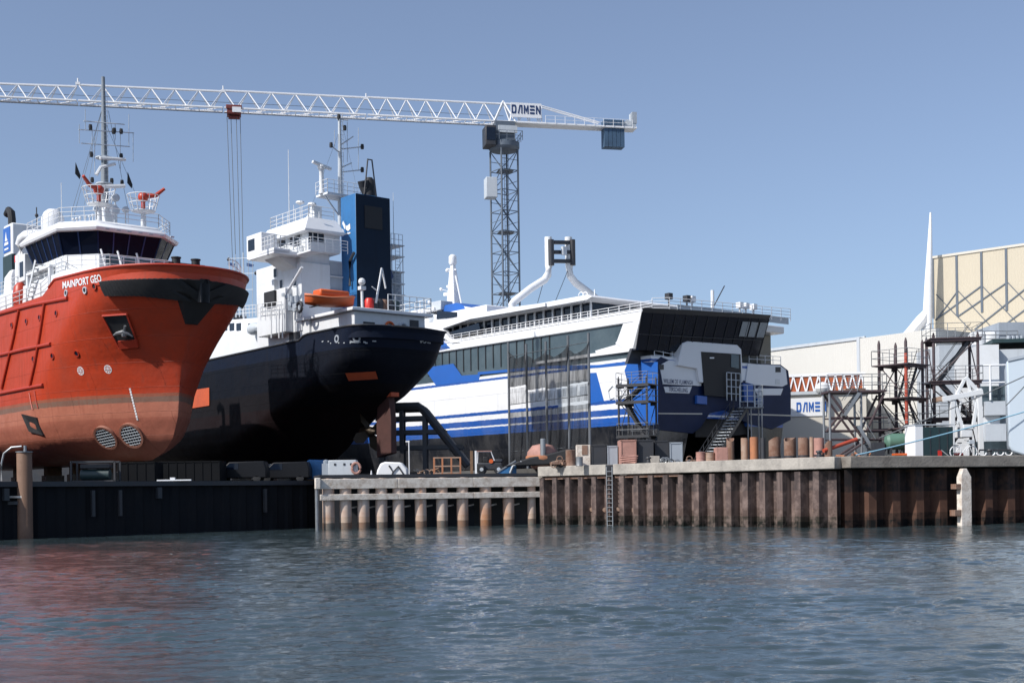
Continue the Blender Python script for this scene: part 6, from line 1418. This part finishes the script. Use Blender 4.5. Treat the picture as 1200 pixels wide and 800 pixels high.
# ------------------------------------------------------------------ gear on the quays
def put(name, label, cat, px, Y, z=4.05, rot=0.0, group=None):
    p = at(px, 540, Y); return thing(name, label, cat, (p.x, p.y, z), rot, group)
def hgt(px, py, Y, z): return at(px, py, Y).z-z
# cut pipe piles standing in a row
pl = [(856, 513, 9, 'rust'), (873, 513, 9, 'rust2'), (884, 512, 10, 'orange2'), (894.5, 513, 6, 'dark'), (908, 512, 14, 'rust'), (926, 512.5, 14, 'rust'), (942, 512.5, 13, 'rust'), (951.5, 512, 5, 'rust2'), (960, 513, 12, 'pink'), (971, 516, 9, 'rust')]
M['orange2'] = mat('orange_rust', (.42, .17, .08, 1), .8, dirt=.8, dscale=1.5, dcol=(.2, .1, .07, 1), streak=.6)
M['pink'] = mat('faded_red_lead', (.42, .22, .18, 1), .75, dirt=.7, dscale=1.8, dcol=(.2, .12, .1, 1), streak=.5)
wl = {'rust': 'brown', 'rust2': 'pale', 'orange2': 'orange', 'dark': 'thin black', 'pink': 'faded pink'}
plab = ['narrow brown pipe stub leftmost in the row of cut pipes behind the quay edge', 'pale rusty pipe stub second from left in the row of cut pipes', 'orange pipe stub in the row of cut pipes behind the quay edge', 'thin black pipe stub right of the orange one in the row', 'wide brown pipe stub just right of the thin black one', 'wide brown pipe stub in the middle of the right half of the row', 'wide brown pipe stub left of the thin pale one in the row', 'thin pale pipe stub between the wide brown and the faded pink one', 'faded pink pipe stub near the right end of the row of cut pipes', 'short brown pipe stub rightmost in the row of cut pipes']
for (px, py, wd, m_), lb in zip(pl, plab):
    Y = 79.5 + (975-px)*.055; t = put('pipe_stub', lb, 'pipe', px, Y, group='cut pipes standing on the quay'); h = hgt(px, py, Y, 4.05); r = wd/2*Y/F
    n = 18; out = []; inn = []
    for i in range(n):
        a = 2*math.pi*i/n; out.append((a, h-.25*max(0, math.cos(a*1.0+px))*(1 if wd > 8 else 0)))
    rg = lambda rr, f: [Vector((rr*math.cos(a), rr*math.sin(a), f(z_))) for a, z_ in out]
    mb = MB(); mb.loftpoly([rg(r, lambda q: 0), rg(r, lambda q: q), rg(r*.86, lambda q: q), rg(r*.86, lambda q: .1)]); mb.build('shell', M[m_], t)
    if wd > 10:
        mb = MB(); mb.lathe((0, 0, .25), [(r*1.04, 0), (r*1.04, .12)], 18); mb.build('ring', M['dark'], t)
# red pipe fender lying on the edge
t = put('red_pipe', 'slanting bright red pipe lying between the cut pipes and the low scaffold', 'pipe', 985, 79.5); o = Vector(t.location)
mb = MB(); mb.tube(at(965, 528, 79.5)-o, at(1004, 514.5, 80.5)-o, .12, 12); mb.build('pipe', mat('faded_pipe_red', (.45, .07, .035, 1), .55, dirt=.6), t)
# green tank
t = put('green_tank', 'green horizontal steel tank on a skid behind the pale cabinet', 'tank', 1052, 82); h = hgt(1052, 507, 82, 4.05)
mb = MB(); mb.lathe((0, 0, h-.55), [(.05, -.85), (.4, -.75), (.52, -.6), (.52, .5), (.4, .68), (.05, .75)], 20, 'x'); mb.build('shell', M['green'], t)
mb = MB(); mb.box((0, 0, .2), (1.6, .8, .12)); mb.box((-.5, 0, h-1.1), (.1, .7, .5)); mb.box((.5, 0, h-1.1), (.1, .7, .5)); mb.bx(-1.6, -.9, -.3, .4, 0, h-.6); mb.build('skid', M['dark'], t)
t = put('orange_pallet', 'low orange steel pallet under the green tank', 'pallet', 1058, 80.6); mb = MB(); mb.box((0, 0, .32), (1.2, .6, .12)); mb.box((0, 0, .1), (1.1, .5, .12)); mb.build('deck', M['orange'], t)
# cabinet
Y = 80; t = put('switch_cabinet', 'teal machine cabinet with a pale end wall on the quay edge', 'cabinet', 1091, Y, rot=R(10)); h = hgt(1090, 498.5, Y, 4.05)
mb = MB(); mb.bx(-.78, 1.25, -.5, .8, .08, h-.1); mb.build('body', M['teal'], t, bevel=.03)
mb = MB(); mb.bx(-1.32, -.78, -.52, .82, .03, h); mb.build('end_wall', M['clean'], t, bevel=.02)
mb = MB(); mb.bx(-1.36, 1.3, -.56, .86, h, h+.06); mb.build('roof', M['lgrey'], t)
mb = MB(); 
for x in (-.3, .3, .85): mb.bx(x-.02, x+.02, -.53, -.5, .15, h-.2)
mb.build('door_seam', M['dark'], t)
mb = MB(); mb.bx(.2, .45, -.55, -.5, .15, .5); mb.build('red_box', M['redwhite'], t)
# white gantry frame: two A frames with cross girder
def gantry():
    Y = 84; b0 = at(1130, 531, Y); t = thing('white_gantry', 'white steel A-frame gantry standing behind the parked bicycle', 'gantry', (b0.x, b0.y, 4.05))
    P = lambda px, py, y=0: Vector((at(px, py, Y+y).x-b0.x, y, at(px, py, Y+y).z-4.05))
    W = M['white']
    for y in (0, 1.6):
        for p0, p1, w_ in (((1115, 531), (1116, 470), .30), ((1150, 530), (1147, 455), .30), ((1147, 460), (1131, 442), .26), ((1116, 472), (1130, 445), .2), ((1118, 470), (1128, 502), .22), ((1146, 462), (1140, 502), .2), ((1133, 445), (1147, 490), .16), ((1128, 500), (1140, 500), .3), ((1122, 497), (1126, 470), .12)):
            a, b = P(*p0, y), P(*p1, y)
            if p0[1] > 525: a.z = 0
            mb = MB(); mb.bar(a, b, w_, w_); mb.build('strut', W, t, bevel=.02)
    mb = MB(); mb.bar(P(1104, 468), P(1151, 459), .4, .34); mb.bar(P(1104, 468, 1.6), P(1151, 459, 1.6), .4, .34); mb.build('girder', W, t, bevel=.02)
    mb = MB(); a, b = P(1126, 506), P(1139, 506); mb.box(((a.x+b.x)/2, .8, a.z), (b.x-a.x, 1.8, .7)); mb.build('winch_box', W, t, bevel=.04)
    mb = MB(); mb.bar(P(1104, 467), (P(1104, 467)+Vector((0, 1.6, 0))), .3, .3); mb.build('end_beam', M['rust2'], t)
gantry()
def bicycle():
    Y = 79.6; b0 = at(1129, 532, Y); t = thing('bicycle', 'white bicycle with a basket parked on the quay edge under the gantry', 'bicycle', (b0.x, b0.y, 4.12-.07), R(8))
    r = .36; W = M['clean']
    for x in (-.52, .55):
        mb = MB(); mb.path([(x+r*math.cos(a), 0, r+.03+r*math.sin(a)) for a in np.linspace(0, 2*math.pi, 28, endpoint=False)], .035, 6, closed=True); wh = mb.build('wheel', W, t)
        mb = MB()
        for k in range(8): a = k*math.pi/4; mb.tube((x, 0, r+.03), (x+r*math.cos(a), 0, r+.03+r*math.sin(a)), .006, 3)
        mb.build('spokes', M['galv'], wh)
    mb = MB()
    for a, b in (((-.52, 0, .39), (-.1, 0, .33)), ((-.1, 0, .33), (.36, 0, .85)), ((-.1, 0, .33), (-.22, 0, .9)), ((-.2, 0, .78), (.38, 0, .88)), ((-.52, 0, .39), (-.2, 0, .8)), ((.55, 0, .39), (.36, 0, .95))): mb.tube(a, b, .022, 6)
    mb.build('frame', W, t)
    mb = MB(); mb.path([(.36, 0, .95), (.33, 0, 1.08), (.2, -.25, 1.12)], .015, 5); mb.path([(.33, 0, 1.08), (.2, .25, 1.12)], .015, 5); mb.build('handlebar', M['dark'], t)
    mb = MB(); mb.box((-.24, 0, .95), (.26, .14, .06)); mb.build('saddle', M['black'], t, bevel=.02)
    mb = MB(); mb.box((.5, 0, 1.0), (.34, .34, .26)); mb.build('basket', M['lgrey'], t, bevel=.02)
    mb = MB(); mb.box((-.55, 0, .82), (.42, .16, .03)); mb.tube((-.55, .06, .8), (-.52, .03, .4), .01, 4); mb.build('carrier', M['dark'], t)
bicycle()
# ropes
def rope(name, label, pts, r, m):
    o = pts[0]; t = thing(name, label, 'rope', tuple(o)); n = 24; a, b = pts[0], pts[-1]
    sag = pts[1]; mb = MB(); q = []
    for i in range(n+1): f = i/n; p = a.lerp(b, f)-o; p.z -= sag*4*f*(1-f); q.append(p)
    mb.path(q, r, 6); mb.build('strand', m, t)
rope('mooring_rope', 'pale blue mooring rope rising from the quay edge to the grey hull section', [at(1003, 533, 78), .12, at(1215, 478, 78)], .045, mat('blue_rope', (.22, .42, .55, 1), .8))
rope('mooring_rope', 'black steel rope crossing in front of the scaffold towers', [at(1030, 513, 80.5), .1, at(1215, 434, 79)], .04, M['cable'])
rope('mooring_rope', 'thin dark rope drooping over the coping beside the bicycle', [at(1103, 527, 78.5), .02, at(1134, 551, 76.6)], .04, M['cable'])
rope('mooring_rope', 'short black rope on the face of the grey hull section', [at(1179, 475, 79.5), .02, at(1215, 437, 79.5)], .035, M['cable'])
# white rings / hose hooks on a low rail at far right
t = put('hose_rack', 'low rack of looped pale hoses between the gantry and the grey hull section', 'rack', 1170, 81.5)
mb = MB(); mb.tube((-1.2, 0, .55), (1.6, 0, .5), .05, 6); 
for x in (-1.2, 0, 1.5): mb.tube((x, 0, 0), (x, 0, .55), .04, 5)
mb.build('frame', M['dark'], t)
for k in range(5): mb = MB(); mb.path([(-1.0+k*.55+.22*math.cos(a), -.05, .38+.2*math.sin(a)) for a in np.linspace(math.pi, 2*math.pi, 9)], .05, 6); mb.build('hose_loop', M['clean'], t)
# middle quay: steel boxes, blocks, drums
def crate(label, px0, px1, py, Y, m, z=4.05, rot=0.0, depth=1.6, name='steel_box', cat='container', trim=True, m2=None):
    px = (px0+px1)/2; wd = (px1-px0)*Y/F; t = put(name, label, cat, px, Y, z, rot); h = hgt(px, py, Y, z)
    mb = MB(); mb.bx(-wd/2, wd/2, -.1, depth, .08, h); mb.build('body', M[m], t, bevel=.03)
    if trim:
        mb = MB()
        for x in np.linspace(-wd/2+.06, wd/2-.06, max(2, int(wd/.5))): mb.bx(x-.04, x+.04, -.14, -.1, .1, h-.05)
        mb.bx(-wd/2, wd/2, -.14, -.1, h-.1, h); mb.build('stiffener', M[m2 or m], t)
        mb = MB(); mb.bx(-wd/2+.1, -wd/2+.3, 0, depth-.1, 0, .08); mb.bx(wd/2-.3, wd/2-.1, 0, depth-.1, 0, .08); mb.build('skid', M['dark'], t)
    return t, wd, h
crate('faded pink steel box on the middle quay left of the black containers', 727, 746, 515, 89, 'pink', depth=2.2)
crate('black steel container right beside the faded pink box', 746.5, 766, 515, 89.3, 'dark', depth=2.2)  # dark colour stands for the unlit end of the pink box
crate('wide black container standing behind the small cream block', 767, 784, 516, 90, 'dark', depth=2.5)
crate('dark grey container with a pale lid right of the wide black one', 784.5, 800, 518, 90, 'grey', depth=2.5)
crate('black tarred box between the yellow block and the grey cover', 693, 711, 521, 90.5, 'dark', depth=1.8)
crate('grey covered case left of the faded pink steel box', 711.5, 724, 522, 90.5, 'grey', depth=1.8)
crate('small cream concrete block on the coping under the black containers', 762, 773, 534, 85, 'concrete', depth=.5, name='concrete_block', cat='block', trim=False)
crate('pale pink block at the foot of the access stair', 839, 853, 524, 84, 'pink', depth=.9, name='concrete_block', cat='block', trim=False)
t, wd, h = crate('tall weathered yellow timber block with a dark core at the left end of the coping', 675.5, 692, 521, 90.5, 'timber', depth=.8, name='timber_block', cat='block', trim=False)
mb = MB(); mb.bx(-.1, .3, -.14, -.05, h*.55, h*.98); mb.build('rust_patch', M['rust'], t)
def drum(label, px, py, Y, r, m, z=4.05, lid=None, name='steel_drum'):
    t = put(name, label, 'drum', px, Y, z); h = hgt(px, py, Y, z); mb = MB()
    mb.lathe((0, 0, 0), [(r, 0), (r*1.05, .03), (r, .06), (r, h*.48), (r*1.05, h*.5), (r, h*.52), (r, h-.05), (r*1.04, h-.02), (r*.9, h), (r*.05, h-.03)], 16); mb.build('shell', M[m], t)
    if lid: mb = MB(); mb.lathe((0, 0, h), [(r*.4, 0), (r*.4, .1)], 10); mb.build('lid', M[lid], t)
drum('tall brown drum stack left of the yellow timber block', 668.5, 527, 89.5, .33, 'rust', lid='dark')
drum('small pale grey can at the foot of the yellow timber block', 679, 535, 87.5, .24, 'galv')
drum('low red drum left of another at the foot of the access stair', 821, 529.5, 84.5, .3, 'pink', lid='dark')
drum('low red drum between the left one and the pale pink block', 832, 530, 84.5, .33, 'rust2')
# coil of hose
t = put('hose_coil', 'coil of pink hose lying on the coping beside the quay ladder', 'hose', 737, 86.6, 4.12); mb = MB()
mb.path([((.5+.03*k/10)*math.cos(k*.5), .3*math.sin(k*.5), .08+.012*k) for k in range(44)], .05, 6); mb.build('coil', M['pink'], t)
# clutter heaps: scrap chain, clamps
def scrap(label, px0, px1, Y, z, n, ms, seed, hmax=.6):
    rnd = random.Random(seed); t = put('scrap_heap', label, 'scrap', (px0+px1)/2, Y, z); wd = (px1-px0)*Y/F
    for k in range(n):
        mb = MB(); x = rnd.uniform(-wd/2, wd/2); y = rnd.uniform(-.4, .5); zz = rnd.uniform(.08, hmax*(1-abs(x)/wd)); q = rnd.random()
        Rm = Matrix.Rotation(rnd.uniform(0, 3), 4, 'Z') @ Matrix.Rotation(rnd.uniform(-.5, .5), 4, 'X')
        if q < .4: mb.box((x, y, zz), (rnd.uniform(.2, .6), rnd.uniform(.1, .3), rnd.uniform(.05, .2)), M=Rm)
        elif q < .75: mb.tube((x, y, zz), (x+rnd.uniform(-.6, .6), y+.2, zz+rnd.uniform(-.1, .3)), rnd.uniform(.04, .09), 7)
        else: mb.path([(x+.2*math.cos(a), y, zz+.2*math.sin(a)) for a in np.linspace(0, 6.28, 12, endpoint=False)], .045, 5, closed=True)
        mb.build('scrap_piece', M[rnd.choice(ms)], t)
scrap('heap of rusty chain and clamps between the round pot and the brown drum', 647, 664, 89.5, 4.05, 14, ['rust', 'rust2', 'dark'], 4, .7)
scrap('scatter of dark fittings and pipes in front of the black containers', 775, 815, 88, 4.05, 16, ['dark', 'rust', 'galv'], 9, .6)
scrap('loose rusty fittings under the low scaffold platform', 978, 1036, 83, 4.05, 18, ['rust', 'dark', 'orange2', 'galv'], 12, .6)
scrap('red and black cable fittings beside the teal cabinet', 1096, 1122, 82, 4.05, 10, ['dark', 'redwhite', 'rust'], 15, .6)
scrap('tangle of dark lumber beside the brown cage on the jetty', 487, 512, 94, 3.68, 12, ['wood', 'dark', 'rust2'], 21, .45)
# round mixing pot
t = put('round_buoy', 'round pink mooring buoy with a grey post, half under a dark tarpaulin', 'buoy', 636, 93, 3.7); h = hgt(636, 519, 93, 3.7)
mb = MB(); mb.lathe((0, 0, h*.55), [(.1, -1.0), (.7, -.9), (1.1, -.4), (1.15, 0), (1.1, .35), (.75, .8), (.2, .92)], 24); mb.build('float', M['pink'], t)
mb = MB(); mb.lathe((0, -.2, h*.55), [(1.2, -.28), (1.24, -.2), (1.24, -.02), (1.2, .05)], 24); mb.build('belt', M['orange2'], t)
mb = MB(); mb.lathe((0, -1.2, h*.55), [(.2, -.2), (.2, 1.2), (.15, 1.25)], 12); mb.build('post', M['galv'], t)
t = put('tarpaulin', 'black tarpaulin slung over gear from the jetty to the round buoy', 'tarpaulin', 640, 92, 3.7); mb = MB()
q = [(-3.0, .5), (-1.2, 1.1), (.2, 1.35), (1.6, 1.7), (3.0, 1.6), (3.0, 1.0), (1.4, .7), (0, .55), (-1.4, .5)]
mb.prism([(x, z) for x, z in q], -.4, .5); mb.build('sheet', M['black'], t, bevel=.1)
mb = MB(); mb.path([(-2.6, -.3, 0), (-2.4, -.3, .5), (-1.8, -.3, .8), (-.9, -.3, .9)], .1, 8); mb.build('hose', M['galv'], t)
# cage, posts and quad carrier on the jetty
def cage():
    t = put('mesh_cage', 'rust brown open cage of square bars on the dark jetty deck', 'cage', 524, 93, 3.68); h = hgt(524, 536, 93, 3.68)
    for x in (-.95, -.35, .3, .95):
        for y in (-.4, .5): mb = MB(); mb.bar((x, y, 0), (x, y, h), .08, .08); mb.build('bar', M['orange2'], t)
    mb = MB()
    for y in (-.4, .5):
        for z in (.1, h*.5, h): mb.bar((-1, y, z), (1, y, z), .07, .07)
    mb.build('frame', M['rust2'], t)
cage()
t = put('gate_post', 'pair of short posts, one brown one white, beside the cage', 'post', 555, 93, 3.68); h = hgt(555, 528, 93, 3.68)
mb = MB(); mb.box((-.15, 0, h/2), (.2, .2, h)); mb.build('brown_post', M['wood'], t); mb = MB(); mb.box((.16, 0, h/2), (.14, .2, h)); mb.build('white_post', M['clean'], t)
def carrier():
    t = put('yard_tractor', 'small dark yard tractor with pale roll bars parked on the jetty', 'tractor', 574, 94.5, 3.68); h = hgt(574, 529, 94.5, 3.68)
    mb = MB(); mb.bx(-1.0, .9, -.5, .5, .3, .85); mb.bx(.2, .95, -.45, .45, .85, 1.1); mb.build('body', M['dark'], t, bevel=.08)
    for x in (-.6, .65):
        for y in (-.6, .6): mb = MB(); mb.lathe((x, y-.12, .36), [(.2, 0), (.36, .02), (.36, .22), (.2, .24)], 16, 'y'); w_ = mb.build('wheel', M['black'], t); mb = MB(); mb.lathe((x, y-.14, .36), [(.14, 0), (.14, .03)], 10, 'y'); mb.build('hub', M['lgrey'], w_)
    mb = MB()
    for y in (-.45, .45): mb.path([(-.9, y, .8), (-.85, y, h), (.1, y, h), (.35, y, 1.0)], .04, 6)
    mb.tube((-.85, -.45, h), (-.85, .45, h), .04, 6); mb.build('roll_bar', M['clean'], t)
    mb = MB(); mb.bx(-1.0, .15, -.5, .5, h, h+.06); mb.build('canopy', M['pink'], t)
    mb = MB(); mb.bx(-.5, -.1, -.3, .3, .85, 1.3); mb.build('seat', M['black'], t, bevel=.05)
    mb = MB(); mb.lathe((.1, -.56, .95), [(.16, 0), (.16, .05)], 12, 'y'); mb.build('lamp', M['orange'], t)
carrier()
t = put('blue_ramp', 'blue steel ramp wedge lying on the jetty beside the yard tractor', 'ramp', 597, 93, 3.68)
mb = MB(); mb.prism([(-.9, 0), (.5, 0), (.5, .9), (.35, .9)], -.4, .4); mb.build('wedge', M['funnelblue'], t); mb = MB(); mb.bar((-.9, -.42, .1), (.45, -.42, .95), .08, .1); mb.build('edge_bar', M['galv'], t)
# left quay under the dark ship
def tent():
    t = put('tarp_shelter', 'rounded white tarpaulin shelter with dark straps below the dark ship stern', 'shelter', 460, 97, 3.35); h = hgt(460, 541, 97, 3.35)
    mb = MB(); mb.prism([(-1.25, 0), (-1.1, h*.55), (-.85, h*.92), (-.5, h), (.7, h*.96), (1.15, h*.6), (1.25, 0)], -.8, .8); mb.build('cover', M['clean'], t, bevel=.12)
    mb = MB(); mb.path([(-.2, -.86, h*.8), (.1, -.86, h*.45), (.5, -.86, h*.75), (.9, -.86, h*.3)], .06, 5); mb.path([(.1, -.86, h*.45), (-.1, -.86, 0)], .06, 5); mb.build('strap', M['dark'], t)
tent()
t = put('marker_pole', 'thin white pole standing by the white tarpaulin shelter', 'pole', 479.5, 95, 3.35); mb = MB(); mb.tube((0, 0, 0), (0, 0, hgt(479, 516, 95, 3.35)), .045, 6); mb.build('shaft', M['clean'], t); mb = MB(); mb.box((-.1, 0, hgt(479, 517, 95, 3.35)), (.3, .06, .1)); mb.build('tip_plate', M['clean'], t)
t = put('traffic_cone', 'small white cone left of the white tarpaulin shelter', 'cone', 435, 95, 3.35); mb = MB(); mb.lathe((0, 0, 0), [(.2, 0), (.2, .04), (.14, .05), (.03, .75)], 12); mb.build('cone', M['clean'], t)
def genset():
    t = put('generator', 'pale grey generator with an orange ring buoy hung on its end', 'generator', 403, 97, 3.35); h = hgt(403, 539, 97, 3.35)
    mb = MB(); mb.bx(-1.1, 1.0, -.6, .6, .25, h); mb.build('housing', M['lgrey'], t, bevel=.06)
    mb = MB(); mb.bx(-1.6, -1.1, -.5, .5, .25, h*.85); mb.lathe((-1.35, 0, h*.85), [(.2, 0), (.25, .2), (.1, .3)], 10); mb.build('radiator', M['grey'], t)
    mb = MB(); mb.bx(-1.6, 1.0, -.5, -.3, 0, .25); mb.bx(-1.6, 1.0, .3, .5, 0, .25); mb.build('skid', M['dark'], t)
    for x in (-.6, .1, .6): mb = MB(); mb.bx(x-.07, x+.07, -.64, -.6, h*.75, h*.85); mb.build('latch', M['dark'], t)
    mb = MB(); mb.path([(1.0+.32*math.cos(a), -.7, h*.6+.4*math.sin(a)) for a in np.linspace(0, 6.28, 18, endpoint=False)], .1, 7, closed=True); mb.build('ring_buoy', M['pink'], t)
genset()
t = put('blue_cover', 'blue tarpaulin cover over gear behind the pale generator', 'cover', 382, 99, 3.35); mb = MB(); mb.prism([(-2.0, .2), (-1.6, 1.3), (-1.2, 1.7), (1.4, 1.6), (1.9, .2)], -1, 1); mb.build('sheet', M['funnelblue'], t, bevel=.1); mb = MB(); mb.bx(-1.8, 1.7, -.9, .9, 0, .3); mb.build('pallet', M['wood'], t)
def van(label, px, Y, m):
    t = put('parked_van', label, 'van', px, Y, 3.35); t.scale = (.85, .85, .8)
    mb = MB(); mb.prism([(-2.3, .35), (-2.35, 1.0), (-1.6, 1.15), (-.9, 1.85), (2.1, 1.9), (2.3, 1.2), (2.3, .35)], -.85, .85); mb.build('body', mat('van_black', (.01, .011, .014, 1), .45, spec=.2, dirt=.3), t, bevel=.1)  # body near-black, the deep shade of the quay put into its colour
    for x in (-1.5, 1.45):
        for y in (-.85, .7): mb = MB(); mb.lathe((x, y, .34), [(.2, 0), (.34, .02), (.34, .16), (.2, .18)], 16, 'y'); mb.build('wheel', M['black'], t)
    mb = MB(); mb.prism([(-1.45, 1.15), (-.85, 1.7), (-.1, 1.72), (-.1, 1.15)], -.87, -.83); mb.build('window', M['glass'], t)
    for y in (-.6, .6): mb = MB(); mb.box((-2.33, y, .75), (.06, .3, .16)); mb.build('headlight', M['lgrey'], t)
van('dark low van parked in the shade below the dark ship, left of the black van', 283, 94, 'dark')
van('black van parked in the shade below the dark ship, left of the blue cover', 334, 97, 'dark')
def compressor():
    t = put('compressor_skid', 'dark compressor unit in an open frame below the red ship thrusters', 'compressor', 113, 86, 3.35); h = hgt(113, 541, 86, 3.35)
    mb = MB()
    for x in (-1.5, 1.4):
        for y in (-.6, .6): mb.bar((x, y, 0), (x, y, h), .12, .12)
    for z in (.1, h):
        for y in (-.6, .6): mb.bar((-1.5, y, z), (1.4, y, z), .12, .12)
    mb.build('frame', M['dark'], t)
    mb = MB(); mb.lathe((0, 0, .55), [(.1, -1.1), (.38, -1.0), (.38, .9), (.1, 1.0)], 16, 'x'); mb.build('receiver', M['teal'], t)
    mb = MB(); mb.bx(-1.0, 1.0, -.4, .4, .95, h-.15); mb.build('engine_box', M['dark'], t, bevel=.06)  # grey unit coloured dark for the shade it stands in
    mb = MB(); mb.tube((-1.7, 0, 0), (-1.7, 0, h+.05), .06, 6); mb.build('stand_pipe', M['lgrey'], t)
compressor()
M['tar'] = mat('tarred_steel', (0.008, 0.009, 0.011, 1), 0.8, dirt=.5, dcol=(.015, .014, .014, 1), spec=.1)  # deep shade on the containers below the bow, put into the colour
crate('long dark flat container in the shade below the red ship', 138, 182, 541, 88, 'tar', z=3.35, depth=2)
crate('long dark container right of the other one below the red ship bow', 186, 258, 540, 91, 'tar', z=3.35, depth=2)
t = put('white_plank', 'white plank lying on the dark left quay edge', 'plank', 204, 82.5, 3.36); mb = MB(); mb.box((0, 0, .05), (2.2, .25, .08)); mb.box((-.1, 0, .15), (.3, .2, .15)); mb.build('board', M['clean'], t)
# dark trestle in front of the ferry flank
def trestle():
    Y = 113; b0 = at(492, 540, Y); t = thing('steel_trestle', 'dark steel trestle with a long raking beam between the dark ship and the ferry', 'trestle', (b0.x, b0.y, 3.25))
    P = lambda px, py, y=0: Vector((at(px, py, Y).x-b0.x, y, at(px, py, Y).z-3.25))
    for y in (0, 2.5):
        mb = MB(); mb.path([P(452, 477, y), P(490, 476, y), P(497, 481, y), P(548, 545, y)], .38, 8); mb.build('raking_beam', M['dark'], t)
        for py in (491, 507, 525): mb = MB(); mb.bar(P(440, py, y), P(505 + (py-491)*1.1, py-2, y), .3, .35); mb.build('cross_beam', M['dark'], t)
        for px in (446, 470, 497): mb = MB(); a = P(px, 478 if px < 490 else 484, y); mb.bar((a.x, y, 0), a, .35, .35); mb.build('leg', M['dark'], t)
trestle()
t = put('dock_arm', 'brown slung crane pad hanging between blocks left of the trestle', 'pad', 430, 108, 3.25) if False else None
# small bollards along the right coping
for k, (px, lb) in enumerate(((760, 'squat black bollard on the coping below the pink box and containers'), (960, 'squat black bollard on the coping in front of the faded pink pipe stub'), (1160, 'squat black bollard on the coping right of the bicycle'))):
    Y = {0: 84.3, 1: 75.6, 2: 77.6}[k]; t = put('bollard', lb, 'bollard', px, Y, 4.12, group='bollards on the coping'); mb = MB(); mb.lathe((0, 0, 0), [(.2, 0), (.14, .06), (.12, .26), (.2, .32), (.18, .4), (.02, .43)], 14); mb.build('post', M['dark'], t)

t = thing('far_shed', 'low dark shed far beyond the yard, glimpsed under the red ship', 'shed', (-75, 190, 3.25))  # dark block added to close the bright gap below the red hull
mb = MB(); mb.bx(-70, 66, 0, 25, 0, 8.5); mb.build('wall', M['dark'], t)
mb = MB(); mb.bx(-70.5, 66.5, -.5, 25.5, 8.5, 8.9); mb.build('roof', M['grey'], t)
